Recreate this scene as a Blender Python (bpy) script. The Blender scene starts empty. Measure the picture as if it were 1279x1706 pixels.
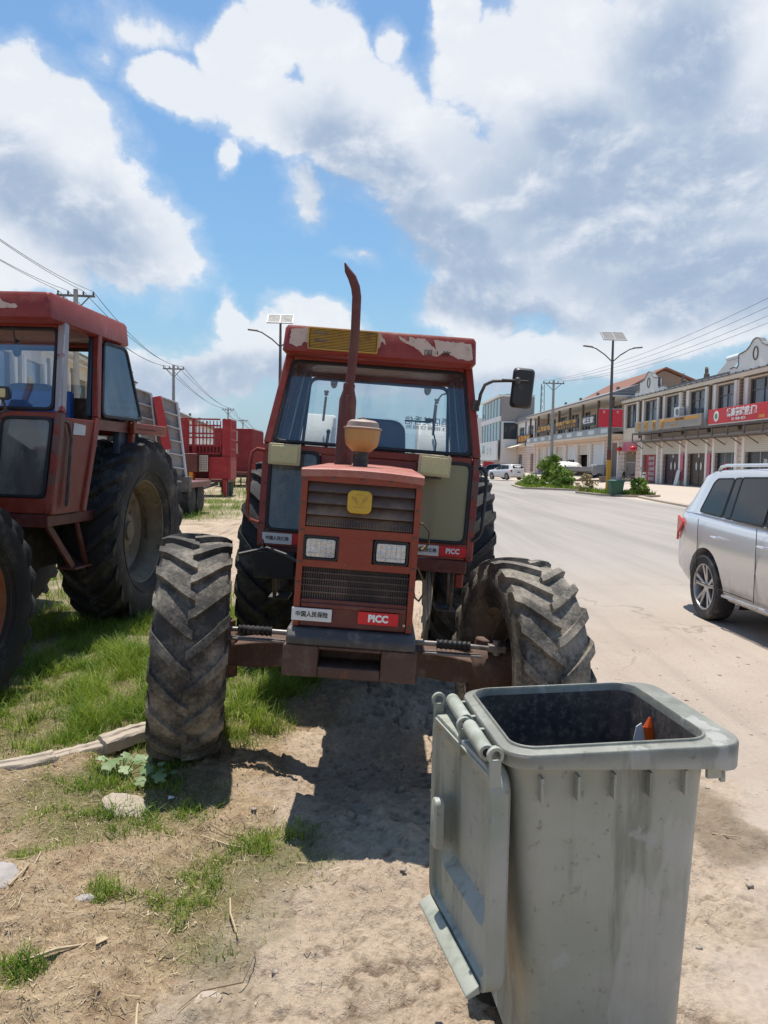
import bpy, math, random
import numpy as np
from mathutils import Vector, Matrix, Euler
random.seed(7)
scene = bpy.context.scene
R = math.radians
PI = math.pi
# ---------------------------------------------------------------- camera
cam_d = bpy.data.cameras.new("camera")
cam = bpy.data.objects.new("camera", cam_d)
scene.collection.objects.link(cam)
scene.camera = cam
cam_d.sensor_fit = 'HORIZONTAL'
cam_d.sensor_width = 36.0
cam_d.lens = 36.0 * 1281 / 1279
cam_d.clip_start = 0.05
cam_d.clip_end = 6000
_p, _r = R(3.65), R(1.0)
_f = Vector((0, math.cos(_p), -math.sin(_p)))
_r0 = Vector((1, 0, 0))
_u0 = _r0.cross(_f)
_rt = _r0 * math.cos(_r) + _u0 * math.sin(_r)
_up = -_r0 * math.sin(_r) + _u0 * math.cos(_r)
_m = Matrix((_rt, _up, -_f)).transposed().to_4x4()
_m.translation = Vector((0, 0, 1.6))
cam.matrix_world = _m
# ---------------------------------------------------------------- light
SUN_EL, SUN_AZ = R(75.5), R(-12)           # azimuth from +Y towards +X
sund = bpy.data.lights.new("sun", 'SUN')
sun = bpy.data.objects.new("sun", sund)
scene.collection.objects.link(sun)
sund.energy = 5.0
sund.angle = R(0.53)
sund.color = (1.0, 0.945, 0.855)
_sd = Vector((math.sin(SUN_AZ) * math.cos(SUN_EL), math.cos(SUN_AZ) * math.cos(SUN_EL), math.sin(SUN_EL)))
sun.rotation_euler = _sd.to_track_quat('Z', 'Y').to_euler()
scene.view_settings.view_transform = 'Standard'
scene.view_settings.look = 'None'
scene.view_settings.exposure = 0.32
scene.view_settings.gamma = 1.0
scene.view_settings.use_curve_mapping = False
try:
    scene.cycles.use_denoising = True
    scene.cycles.max_bounces = 7
    scene.cycles.transparent_max_bounces = 12
    scene.cycles.sample_clamp_indirect = 6
except Exception:
    pass

# ---------------------------------------------------------------- node helper
class NT:
    def __init__(s, tree):
        s.t = tree; s.n = tree.nodes; s.l = tree.links
    def node(s, typ, **kw):
        nd = s.n.new(typ)
        for k, v in kw.items():
            if k.startswith('i_'):
                key = k[2:]
                key = int(key) if key.isdigit() else key
                s.set(nd, key, v)
            else:
                setattr(nd, k, v)
        return nd
    def set(s, nd, key, v):
        sock = nd.inputs[key]
        if isinstance(v, bpy.types.NodeSocket):
            s.l.new(v, sock)
        else:
            sock.default_value = v
    def math(s, op, a, b=None, c=None, clamp=False):
        nd = s.n.new('ShaderNodeMath'); nd.operation = op; nd.use_clamp = clamp
        s.set(nd, 0, a)
        if b is not None: s.set(nd, 1, b)
        if c is not None: s.set(nd, 2, c)
        return nd.outputs[0]
    def vmath(s, op, a, b=None, out=0, scale=None):
        nd = s.n.new('ShaderNodeVectorMath'); nd.operation = op
        s.set(nd, 0, a)
        if b is not None: s.set(nd, 1, b)
        if scale is not None: s.set(nd, 3, scale)
        return nd.outputs[out]
    def noise(s, vec, scale, detail=4, rough=0.55, dist=0.0, out=0):
        nd = s.node('ShaderNodeTexNoise')
        if vec is not None: s.l.new(vec, nd.inputs['Vector'])
        nd.inputs['Scale'].default_value = scale
        nd.inputs['Detail'].default_value = detail
        nd.inputs['Roughness'].default_value = rough
        nd.inputs['Distortion'].default_value = dist
        return nd.outputs[out]
    def ss(s, v, lo, hi, a=0.0, b=1.0):
        nd = s.n.new('ShaderNodeMapRange'); nd.interpolation_type = 'SMOOTHSTEP'
        s.set(nd, 0, v); s.set(nd, 1, lo); s.set(nd, 2, hi); s.set(nd, 3, a); s.set(nd, 4, b)
        return nd.outputs[0]
    def mix(s, fac, a, b, typ='MIX'):
        nd = s.n.new('ShaderNodeMix'); nd.data_type = 'RGBA'; nd.blend_type = typ
        nd.clamp_factor = True
        s.set(nd, 0, fac)
        for i, v in ((6, a), (7, b)):
            if isinstance(v, (tuple, list)): v = tuple(v)[:3] + (1,)
            s.set(nd, i, v)
        return nd.outputs[2]

# ---------------------------------------------------------------- sky with clouds
def make_world():
    w = bpy.data.worlds.new("World"); scene.world = w; w.use_nodes = True
    t = NT(w.node_tree); t.n.clear()
    sky = t.node('ShaderNodeTexSky'); sky.sky_type = 'NISHITA'; sky.sun_disc = False
    sky.sun_elevation = SUN_EL; sky.sun_rotation = SUN_AZ
    sky.air_density = 1.35; sky.dust_density = 1.2; sky.ozone_density = 1.8
    tc = t.node('ShaderNodeTexCoord')
    d = t.vmath('NORMALIZE', tc.outputs['Generated'])
    sep = t.node('ShaderNodeSeparateXYZ'); t.l.new(d, sep.inputs[0])
    az = t.math('ARCTAN2', sep.outputs[0], sep.outputs[1])
    el = t.math('ARCSINE', sep.outputs[2])
    cmb = t.node('ShaderNodeCombineXYZ'); t.l.new(az, cmb.inputs[0]); t.l.new(el, cmb.inputs[1])
    uv = cmb.outputs[0]
    wn = t.noise(d, 5.0, 6, 0.6, 0.0, out=1)
    wv = t.vmath('SCALE', t.vmath('SUBTRACT', wn, (0.5, 0.5, 0.5)), scale=0.12)
    uvw = t.vmath('ADD', uv, wv)
    # cloud banks: azimuth, elevation, half sizes (degrees), turn, weight
    banks = [
        (-25.2, 17.6, 6.24, 6.24, -35, 1), (-19.3, 15.6, 6.24, 3.12, -28, 1), (-25.2, 23.0, 2.29, 2.5, -20, 0.8), (-27.1, 13.7, 6.66, 2.91, 0, 0.9),
        (-15.3, 14.1, 2.5, 1.25, -25, 0.8), (-22.3, 21.5, 2.91, 2.29, -30, 0.9), (-17.9, 27.2, 3.54, 1.75, -10, 0.42), (-19.6, 25.2, 1.25, 1.25, 0, 0.3),
        (-15.5, 24.1, 2.91, 1.75, -20, 0.9), (-10.8, 26.1, 3.12, 3.12, 0, 1), (-8.1, 28.4, 2.91, 2.5, 0, 1), (-4.6, 26.5, 3.12, 2.91, 0, 1),
        (-9.5, 23.3, 4.99, 2.29, -15, 1), (-1.3, 22.8, 6.24, 3.95, -22, 1), (5.3, 18.6, 8.32, 4.58, -25, 1), (-12.1, 20.3, 0.67, 1.08, 0, 0.55),
        (-5.6, 18.4, 2.5, 1.66, -40, 0.42), (0.5, 27.1, 1.5, 1.75, 20, 0.7), (5.6, 28.6, 1.75, 3.12, 10, 0.9), (8.5, 25.7, 4.16, 3.54, 0, 1),
        (13.0, 27.4, 3.95, 4.58, 0, 1), (14.8, 22.5, 7.9, 5.82, 0, 1.05), (22.2, 21.8, 7.9, 9.98, 0, 1.05), (24.5, 26.2, 3.74, 3.74, 0, 1),
        (10.9, 15.7, 10.4, 4.16, -12, 1), (21.1, 12.5, 9.15, 4.58, 0, 1), (-2.4, 14.3, 1.41, 0.5, -12, 0.34), (6.1, 11.2, 3.54, 1.87, 0, 0.85),
        (9.9, 8.2, 5.41, 1.87, 0, 0.85), (19.3, 9.0, 8.32, 2.08, 0, 0.9), (-11.6, 9.7, 1.08, 1.83, 0, 0.75), (-14.9, 6.6, 4.99, 1.66, 0, 0.7),
        (-9.4, 7.7, 3.54, 1.87, 0, 0.8), (-4.6, 9.8, 3.33, 1.33, -8, 0.75), (-0.2, 7.1, 7.49, 1.87, 0, 0.8), (-22.8, 5.0, 8.32, 1.66, 0, 0.6),
(68, 18, 18, 6, 12, .9), (-78, 16, 18, 5, 10, .9), (-140, 12, 24, 5, 0, .9), (150, 12, 26, 5, 0, .9), (-100, 5, 50, 3, 0, .7), (90, 4, 50, 3, 0, .7), (180, 4, 60, 3, 0, .7),  # banks out of view, kept sparse to lower the fill light
    ]
    # darker, thicker cores of the clouds
    cores = [
        (-23.4, 16.4, 7.07, 2.29, -25), (-2.1, 20.0, 4.58, 2.29, -20),  (3.2, 15.1, 7.07, 2.08, -14),
        (17.4, 18.0, 9.57, 4.99, 0), (22.3, 12.4, 7.49, 2.5, -5), (7.6, 11.8, 6.66, 1.16, -5), (14.0, 21.9, 3.74, 2.5, 0),
        (19.8, 25.0, 3.33, 3.74, 0), (-9.8, 6.0, 10.82, 1.25, 0), (11.2, 5.9, 9.15, 1.25, 0),
        (68, 20, 14, 4, 12), (-78, 18, 14, 4, 10), (150, 14, 20, 4, 0),
    ]
    M = None; G = None
    for (a, e, ra, re, rot, wt) in banks + [c + (None,) for c in cores]:
        core = wt is None; wt = 1.0 if core else wt
        mp = t.node('ShaderNodeMapping'); mp.vector_type = 'TEXTURE'
        t.l.new(uvw, mp.inputs[0])
        mp.inputs[1].default_value = (R(a), R(e), 0)
        mp.inputs[2].default_value = (0, 0, R(rot))
        mp.inputs[3].default_value = (R(ra) * 1.31, R(re) * 1.31, 1)
        ln = t.vmath('LENGTH', mp.outputs[0], out=1)
        v = t.math('MULTIPLY_ADD', ln, -wt, wt)
        if core: G = v if G is None else t.math('MAXIMUM', G, v)
        else: M = v if M is None else t.math('MAXIMUM', M, v)
    stretch = t.vmath('MULTIPLY', d, (1, 1, 1.35))
    n1 = t.noise(stretch, 8.5, 12, 0.62, 0.2)
    nf = t.noise(stretch, 34.0, 7, 0.65, 0.3)
    n1b = t.noise(t.vmath('ADD', stretch, (0.010, 0.0, -0.022)), 8.5, 8, 0.58, 0.2)
    n2 = t.noise(stretch, 3.2, 4, 0.5)
    dens = t.math('ADD', M, t.math('MULTIPLY', t.math('SUBTRACT', n1, 0.5), 0.95))
    dens = t.math('ADD', dens, t.math('MULTIPLY', t.math('SUBTRACT', nf, 0.5), 0.16))
    alpha = t.ss(dens, 0.07, 0.30)
    wisp = t.ss(dens, -0.10, 0.34, 0, .50)
    alpha = t.math('MAXIMUM', alpha, wisp)
    relief = t.math('MULTIPLY_ADD', t.math('SUBTRACT', n1, n1b), 1.7, 0.5, clamp=True)
    deep = t.ss(t.math('ADD', G, t.math('MULTIPLY', t.math('SUBTRACT', n2, 0.5), 0.75)), -0.40, 0.60)
    deep = t.math('MULTIPLY', deep, t.math('MULTIPLY_ADD', relief, -0.55, 1.15), clamp=True)
    ccol = t.mix(deep, (0.67, 0.70, 0.745), (0.30, 0.385, 0.52))
    ccol = t.mix(t.ss(relief, .45, .95, 0, .6), ccol, (0.82, 0.82, 0.83))
    # thin veil near the horizon
    veil = t.ss(el, R(0), R(14), 0.66, 0.0)
    skyc = t.vmath('MULTIPLY', t.vmath('SCALE', sky.outputs[0], scale=0.092), (0.72, 0.98, 1.16))
    skyc = t.mix(t.math('MULTIPLY', veil, 1.0), skyc, (0.35, 0.475, 0.63))
    ccol = t.mix(t.ss(el, R(0), R(11), .5, 0), ccol, (0.52, 0.575, 0.65))
    col = t.mix(t.math('MULTIPLY', alpha, 0.96), skyc, ccol)
    # below the horizon: plain earth tone
    col = t.mix(t.ss(el, R(-1.5), R(-0.2)), (0.30, 0.26, 0.22), col)
    bg = t.node('ShaderNodeBackground'); t.l.new(col, bg.inputs[0]); bg.inputs[1].default_value = 1.0
    out = t.node('ShaderNodeOutputWorld'); t.l.new(bg.outputs[0], out.inputs[0])
    w.cycles.sampling_method = 'MANUAL'; w.cycles.sample_map_resolution = 512
make_world()

# ---------------------------------------------------------------- materials
def new_mat(name):
    m = bpy.data.materials.new(name); m.use_nodes = True
    t = NT(m.node_tree); t.n.clear()
    out = t.node('ShaderNodeOutputMaterial')
    b = t.node('ShaderNodeBsdfPrincipled')
    t.l.new(b.outputs[0], out.inputs[0])
    return m, t, b, out

def pbr(name, col, rough=0.6, metal=0.0, var=0.12, scale=6.0, dirt=None, dirt_amt=0.0, dirt_scale=4.0,
        bump=0.0, bump_scale=40.0, spec=0.5, coat=0.0, streak=False, alt=None, alt_amt=0.0, alt_scale=2.5, alt_edge=0.03):
    """plain surface: base colour with small variation, patches of a second colour (worn paint) and dirt"""
    m, t, b, out = new_mat(name)
    tc = t.node('ShaderNodeTexCoord'); P = tc.outputs['Object']
    if streak:
        P2 = t.vmath('MULTIPLY', P, (1, 1, 0.12))
    else:
        P2 = P
    n = t.noise(P2, scale, 4)
    k = t.math('MULTIPLY_ADD', n, 2 * var, 1 - var)
    c = t.vmath('SCALE', (col[0], col[1], col[2]), scale=k)
    if alt is not None:
        an = t.noise(P, alt_scale, 7, 0.62)
        am = t.ss(an, 1 - alt_amt - alt_edge, 1 - alt_amt + alt_edge)
        c = t.mix(am, c, alt)
    if dirt is not None:
        dn = t.noise(P2, dirt_scale, 6, 0.6)
        dm = t.ss(dn, 0.62 - dirt_amt * .4, 0.85 - dirt_amt * .4, 0, min(1, .4 + dirt_amt))
        c = t.mix(dm, c, dirt)
    t.l.new(c, b.inputs['Base Color'])
    rn = t.noise(P, scale * 1.7, 3)
    t.l.new(t.math('MULTIPLY_ADD', rn, 0.3, rough - 0.15, clamp=True), b.inputs['Roughness'])
    b.inputs['Metallic'].default_value = metal
    b.inputs['Specular IOR Level'].default_value = spec
    b.inputs['Coat Weight'].default_value = coat
    if bump > 0:
        bn = t.node('ShaderNodeBump'); bn.inputs['Strength'].default_value = 1.0
        bn.inputs['Distance'].default_value = bump
        t.l.new(t.noise(P, bump_scale, 5, 0.6), bn.inputs['Height'])
        t.l.new(bn.outputs[0], b.inputs['Normal'])
    return m

def paint(name, col, faded=None, rust=(0.09, 0.035, 0.02), chip=(0.5, 0.42, 0.38), fade_amt=.5, rust_amt=.33, chip_amt=.0, rough=0.42, dust=.25):
    """weathered vehicle paint"""
    m, t, b, out = new_mat(name)
    tc = t.node('ShaderNodeTexCoord'); P = tc.outputs['Object']
    faded = faded or tuple(min(1, c * 1.5 + .03) for c in col)
    n1 = t.noise(P, 3.0, 5, .6); c = t.mix(t.ss(n1, .62 - fade_amt * .35, .75 - fade_amt * .1), col, faded)
    sv = t.vmath('MULTIPLY', P, (1.0, 1.0, 0.25))
    n2 = t.noise(sv, 9.0, 8, .68); rm = t.ss(n2, .76 - rust_amt * .36, .82 - rust_amt * .32)
    c = t.mix(t.math('MULTIPLY', rm, .85), c, rust)
    n5 = t.noise(P, 42.0, 5, .7); c = t.mix(t.ss(n5, .62, .68, 0, .75), c, rust)
    n6 = t.noise(P, 70.0, 4, .6); c = t.mix(t.ss(n6, .70, .73, 0, .6), c, (.45, .36, .30))
    if chip_amt > 0:
        n3 = t.noise(P, 2.2, 9, .62, .4); c = t.mix(t.ss(n3, .66 - chip_amt * .3, .668 - chip_amt * .3), c, chip)
    n4 = t.noise(P, 14.0, 6, .65); c = t.mix(t.ss(n4, .45, .8, 0, dust), c, (.33, .27, .22))
    t.l.new(c, b.inputs['Base Color'])
    t.l.new(t.math('MULTIPLY_ADD', n4, .5, rough - .2, clamp=True), b.inputs['Roughness'])
    bn = t.node('ShaderNodeBump'); bn.inputs['Distance'].default_value = 0.0025
    t.l.new(t.math('ADD', n2, t.math('MULTIPLY', n1, 3.0)), bn.inputs['Height']); t.l.new(bn.outputs[0], b.inputs['Normal'])
    return m

def glass(name, tint=(.75, .82, .84), dirt=.18, dirtcol=(.45, .45, .43), rough=.02, opaque=0.0):
    """thin sheet glass: see-through with a mirror layer and a dust film"""
    m, t, b, out = new_mat(name)
    t.n.remove(b)
    tc = t.node('ShaderNodeTexCoord'); P = tc.outputs['Object']
    tr = t.node('ShaderNodeBsdfTransparent'); tr.inputs[0].default_value = (*tint, 1)
    gl = t.node('ShaderNodeBsdfGlossy'); gl.inputs['Roughness'].default_value = rough
    gl.inputs[0].default_value = (1, 1, 1, 1)
    df = t.node('ShaderNodeBsdfDiffuse'); df.inputs[0].default_value = (*dirtcol, 1)
    fr = t.node('ShaderNodeFresnel'); fr.inputs[0].default_value = 1.5
    n = t.noise(t.vmath('MULTIPLY', P, (1, 1, .3)), 5.0, 6, .6)
    a = t.node('ShaderNodeMixShader'); t.l.new(t.math('MULTIPLY', fr.outputs[0], 1.7, clamp=True), a.inputs[0]); t.l.new(tr.outputs[0], a.inputs[1]); t.l.new(gl.outputs[0], a.inputs[2])
    c = t.node('ShaderNodeMixShader'); t.l.new(t.ss(n, .35, .75, dirt * .4, min(1, dirt * 1.6)), c.inputs[0]); t.l.new(a.outputs[0], c.inputs[1]); t.l.new(df.outputs[0], c.inputs[2])
    t.l.new(c.outputs[0], out.inputs[0])
    return m

def rubber(name, dust=.5, base=(.028, .028, .03), dcol=(.23, .205, .175)):
    m, t, b, out = new_mat(name)
    tc = t.node('ShaderNodeTexCoord'); P = tc.outputs['Object']
    n = t.noise(P, 5.0, 7, .62); n2 = t.noise(P, 60, 4, .6)
    f = t.math('ADD', t.math('MULTIPLY', n, .8), t.math('MULTIPLY', n2, .25))
    c = t.mix(t.ss(f, .62 - dust * .35, .86 - dust * .2, 0.12 * dust, .95), base, dcol)
    t.l.new(c, b.inputs['Base Color']); b.inputs['Roughness'].default_value = .78
    b.inputs['Specular IOR Level'].default_value = .35
    bn = t.node('ShaderNodeBump'); bn.inputs['Distance'].default_value = .004
    t.l.new(n2, bn.inputs['Height']); t.l.new(bn.outputs[0], b.inputs['Normal'])
    return m

M = {}
M['red'] = paint('weathered_red_paint', (.235, .028, .014), (.31, .06, .035), fade_amt=.40, rust_amt=.32, dust=.12, chip=(.15, .065, .045), chip_amt=.16)
M['red_roof'] = paint('roof_red_paint', (.24, .026, .014), (.30, .05, .032), fade_amt=.3, rust_amt=.12, rust=(.12, .02, .02), dust=.15)
M['red_sunlit'] = paint('sunlit_dusty_red', (.34, .095, .06), (.42, .18, .135), fade_amt=.55, rust_amt=.3, dust=.35)  # paler red for the hood top: sunlight and dust put into the colour
M['red_dark'] = paint('dull_red_paint', (.12, .024, .018), (.17, .05, .038), fade_amt=.4, rust_amt=.4)
M['red_bright'] = paint('bright_red_paint', (.37, .013, .020), (.43, .035, .04), fade_amt=.3, rust_amt=.08, dust=.12)
M['red_orange'] = paint('orange_red_paint', (.225, .031, .011), (.28, .06, .024), fade_amt=.4, rust_amt=.34, dust=.10, chip=(.13, .06, .04), chip_amt=.2)
M['peeled'] = paint('peeled_grey_pillar_paint', (.32, .30, .31), (.4, .38, .38), chip=(.22, .03, .028), chip_amt=.22, rust_amt=.45)
M['rust'] = paint('rusty_iron', (.085, .045, .032), (.10, .055, .04), rust=(.20, .075, .03), rust_amt=.42, rough=.75, dust=.35)
M['stack'] = paint('rusty_stack_paint', (.11, .028, .024), (.13, .05, .035), rust=(.07, .035, .025), rust_amt=.6, rough=.65, dust=.15)
M['iron'] = paint('dark_iron', (.05, .047, .047), (.09, .08, .075), rust_amt=.4, rough=.55, dust=.45)
M['black'] = pbr('black_plastic', (.018, .018, .02), .45, dirt=(.16, .14, .12), dirt_amt=.2)
M['gasket'] = pbr('black_rubber_gasket', (.012, .012, .014), .6)
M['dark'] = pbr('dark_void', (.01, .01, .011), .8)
M['rubber_f'] = rubber('dusty_tyre_rubber', .62, base=(.024, .023, .022), dcol=(.34, .295, .235))
M['rubber_r'] = rubber('black_tyre_rubber', .36, base=(.02, .02, .022), dcol=(.15, .135, .115))
M['rubber_car'] = rubber('car_tyre_rubber', .2)
M['rim'] = paint('dirty_brown_rim', (.17, .135, .09), (.23, .19, .14), rust_amt=.6, rust=(.085, .05, .03), rough=.75, dust=.4)
M['rim_orange'] = paint('rusty_orange_rim', (.27, .085, .03), (.3, .12, .06), rust_amt=.5, rough=.7)
M['yellow'] = pbr('faded_yellow_plastic', (.52, .33, .03), .5, dirt=(.2, .14, .05), dirt_amt=.25, dirt_scale=14)
M['yellow_ac'] = pbr('faded_yellow_vent', (.44, .27, .05), .55, dirt=(.16, .11, .05), dirt_amt=.3, dirt_scale=10)
M['cream'] = pbr('tan_cleaner_bowl', (.40, .25, .085), .5, dirt=(.12, .07, .03), dirt_amt=.4, streak=True)
M['tan_metal'] = pbr('tan_cap_metal', (.33, .25, .20), .5, dirt=(.12, .08, .06), dirt_amt=.3)  # plain tan metal of the air cleaner cap
M['grille'] = pbr('dusty_grille_slats', (.10, .068, .057), .6, dirt=(.22, .15, .10), dirt_amt=.5, dirt_scale=7, streak=False, bump=.001)
M['grille_dk'] = pbr('grille_mesh', (.045, .033, .032), .6, dirt=(.16, .11, .09), dirt_amt=.35)
M['lens'] = pbr('clear_lens_ribs', (.55, .55, .54), .16, metal=.75, var=.45, scale=55, bump=.012, bump_scale=38, dirt=(.16, .14, .12), dirt_amt=.3)
M['lens_y'] = pbr('yellowed_lens', (.58, .52, .26), .3, var=.12, scale=30, bump=.003, bump_scale=90, dirt=(.4, .33, .2), dirt_amt=.2)
M['lens_frame'] = pbr('yellowed_lamp_frame', (.52, .44, .26), .5, dirt=(.2, .15, .1), dirt_amt=.2)
M['board'] = pbr('yellow_brown_panel', (.29, .245, .115), .35, var=.08, scale=2, dirt=(.16, .13, .07), dirt_amt=.35, streak=True)
M['white'] = pbr('white_plate', (.66, .67, .66), .4, dirt=(.35, .33, .3), dirt_amt=.15)
M['sign_red'] = pbr('sign_red', (.62, .012, .02), .4)
M['ink'] = pbr('black_ink', (.015, .015, .018), .5)
M['ink_w'] = pbr('white_lettering', (.8, .8, .8), .5)
M['ink_y'] = pbr('golden_lettering', (.66, .33, .03), .45)
M['seat'] = pbr('blue_grey_seat', (.055, .075, .12), .6)
M['cloth'] = pbr('white_seat_cloth', (.72, .70, .67), .8, bump=.004, bump_scale=8)
M['cabin'] = pbr('cab_lining', (.035, .055, .09), .5)
M['chrome'] = pbr('worn_steel', (.45, .45, .46), .3, metal=.9, dirt=(.2, .16, .12), dirt_amt=.3)
M['wind'] = glass('windshield_glass', (.95, .98, .99), .035, (.5, .53, .55))
M['wind_low'] = glass('dusty_lower_glass', (.36, .39, .39), .38, (.36, .37, .35))
M['wind_tint'] = glass('quarter_window_glass', (.62, .72, .74), .2, (.42, .45, .46))
M['cargl'] = pbr('dark_car_glass', (.010, .014, .020), .06, var=.0, spec=.35)
M['peel'] = pbr('exposed_cream_primer', (.55, .45, .38), .7, var=.15, scale=12, dirt=(.3, .22, .17), dirt_amt=.3, dirt_scale=20)
M['wire'] = pbr('yellow_brown_cable', (.13, .09, .035), .6)

# ---------------------------------------------------------------- mesh helper
class MB:
    def __init__(s): s.v = []; s.f = []
    def add(s, vs, fs):
        o = len(s.v); s.v += [tuple(v) for v in vs]; s.f += [tuple(i + o for i in f) for f in fs]; return s
    def box(s, c, d, rot=None):
        x, y, z = d[0] / 2, d[1] / 2, d[2] / 2
        vs = [Vector((a * x, b * y, e * z)) for e in (-1, 1) for a, b in ((-1, -1), (1, -1), (1, 1), (-1, 1))]
        if rot is not None:
            q = Euler(rot).to_matrix(); vs = [q @ v for v in vs]
        vs = [v + Vector(c) for v in vs]
        return s.add(vs, [(3, 2, 1, 0), (4, 5, 6, 7), (0, 1, 5, 4), (1, 2, 6, 5), (2, 3, 7, 6), (3, 0, 4, 7)])
    def bx(s, x0, x1, y0, y1, z0, z1):
        return s.box(((x0 + x1) / 2, (y0 + y1) / 2, (z0 + z1) / 2), (abs(x1 - x0), abs(y1 - y0), abs(z1 - z0)))
    def loft(s, rings, cap0=True, cap1=True, closed=True):
        n = len(rings[0]); o = len(s.v)
        for r in rings: s.v += [tuple(p) for p in r]
        for i in range(len(rings) - 1):
            for j in range(n if closed else n - 1):
                k = (j + 1) % n
                s.f.append((o + i * n + j, o + i * n + k, o + (i + 1) * n + k, o + (i + 1) * n + j))
        if cap0: s.f.append(tuple(o + j for j in range(n))[::-1])
        if cap1: s.f.append(tuple(o + (len(rings) - 1) * n + j for j in range(n)))
        return s
    def tube(s, pts, r, n=8, cap=True, sq=1.0):
        pts = [Vector(p) for p in pts]
        rs = r if isinstance(r, (list, tuple)) else [r] * len(pts)
        rings = []; prev = None
        for i, p in enumerate(pts):
            d = (pts[min(i + 1, len(pts) - 1)] - pts[max(i - 1, 0)])
            d = d.normalized() if d.length > 1e-9 else Vector((0, 0, 1))
            a = prev if prev is not None else (Vector((1, 0, 0)) if abs(d.x) < .9 else Vector((0, 1, 0)))
            a = (a - d * a.dot(d)).normalized(); b = d.cross(a); prev = a
            rings.append([p + (a * math.cos(2 * PI * j / n) + b * math.sin(2 * PI * j / n) * sq) * rs[i] for j in range(n)])
        return s.loft(rings, cap, cap)
    def lathe(s, prof, axis='z', c=(0, 0, 0), n=32, a0=0, a1=2 * PI):
        full = abs(a1 - a0 - 2 * PI) < 1e-6
        m = n if full else n + 1
        o = len(s.v); k = len(prof)
        for j in range(m):
            a = a0 + (a1 - a0) * j / n
            for (r, h) in prof:
                ca, sa = math.cos(a) * r, math.sin(a) * r
                p = {'z': (ca, sa, h), 'x': (h, ca, sa), 'y': (sa, h, ca)}[axis]
                s.v.append((p[0] + c[0], p[1] + c[1], p[2] + c[2]))
        for j in range(n):
            j2 = (j + 1) % m
            for i in range(k - 1):
                s.f.append((o + j * k + i, o + j2 * k + i, o + j2 * k + i + 1, o + j * k + i + 1))
        return s
    def prism(s, poly, a0, a1, axis='y'):
        def P(u, v, a): return {'y': (u, a, v), 'x': (a, u, v), 'z': (u, v, a)}[axis]
        n = len(poly)
        return s.add([P(u, v, a0) for u, v in poly] + [P(u, v, a1) for u, v in poly],
                     [tuple(range(n))[::-1], tuple(range(n, 2 * n))] + [(j, (j + 1) % n, n + (j + 1) % n, n + j) for j in range(n)])
    def frame(s, outer, inner, a0, a1, axis='y'):
        """ring between two outlines with the same number of points"""
        def P(u, v, a): return {'y': (u, a, v), 'x': (a, u, v), 'z': (u, v, a)}[axis]
        n = len(outer); vs = [P(u, v, a) for a in (a0, a1) for poly in (outer, inner) for u, v in poly]
        fs = []
        for j in range(n):
            k = (j + 1) % n
            fs += [(j, k, n + k, n + j), (2 * n + k, 2 * n + j, 3 * n + j, 3 * n + k), (k, j, 2 * n + j, 2 * n + k), (n + j, n + k, 3 * n + k, 3 * n + j)]
        return s.add(vs, fs)
    def ell(s, c, r, n=12, m=8, jit=0.0, rnd=None):
        vs = []; fs = []
        for i in range(m + 1):
            th = PI * i / m
            for j in range(n):
                ph = 2 * PI * j / n
                k = 1 + (rnd.uniform(-jit, jit) if rnd and 0 < i < m else 0)
                vs.append((c[0] + r[0] * k * math.sin(th) * math.cos(ph), c[1] + r[1] * k * math.sin(th) * math.sin(ph), c[2] + r[2] * k * math.cos(th)))
        for i in range(m):
            for j in range(n):
                fs.append((i * n + j, (i + 1) * n + j, (i + 1) * n + (j + 1) % n, i * n + (j + 1) % n))
        return s.add(vs, fs)
    def xf(s, mat):
        s.v = [tuple(mat @ Vector(v)) for v in s.v]; return s

def rrect(w, h, r, n=4, cx=0, cy=0):
    pts = []
    for (sx, sy, a) in ((1, -1, -90), (1, 1, 0), (-1, 1, 90), (-1, -1, 180)):
        for i in range(n + 1):
            t = R(a + 90 * i / n)
            pts.append((cx + sx * (w / 2 - r) + r * math.cos(t), cy + sy * (h / 2 - r) + r * math.sin(t)))
    return pts
def rpoly(poly, r, n=3):
    """round the corners of a convex 2-D outline"""
    out = []; k = len(poly)
    for i in range(k):
        p = Vector(poly[i]); a = Vector(poly[i - 1]); b = Vector(poly[(i + 1) % k])
        pa = p + (a - p).normalized() * r; pb = p + (b - p).normalized() * r
        for j in range(n + 1):
            t = j / n
            out.append(tuple((1 - t) ** 2 * pa + 2 * t * (1 - t) * p + t * t * pb))
    return out
def inset(poly, d):
    c = Vector((sum(p[0] for p in poly) / len(poly), sum(p[1] for p in poly) / len(poly)))
    out = []; k = len(poly)
    for i in range(k):
        p = Vector(poly[i]); a = (Vector(poly[i - 1]) - p).normalized(); b = (Vector(poly[(i + 1) % k]) - p).normalized()
        h = (a + b); h = h.normalized() if h.length > 1e-4 else Vector((-a.y, a.x))
        s = abs(a.x * h.y - a.y * h.x)
        if h.dot(c - p) < 0: h = -h
        out.append(tuple(p + h * (d / max(s, .35))))
    return out

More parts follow.
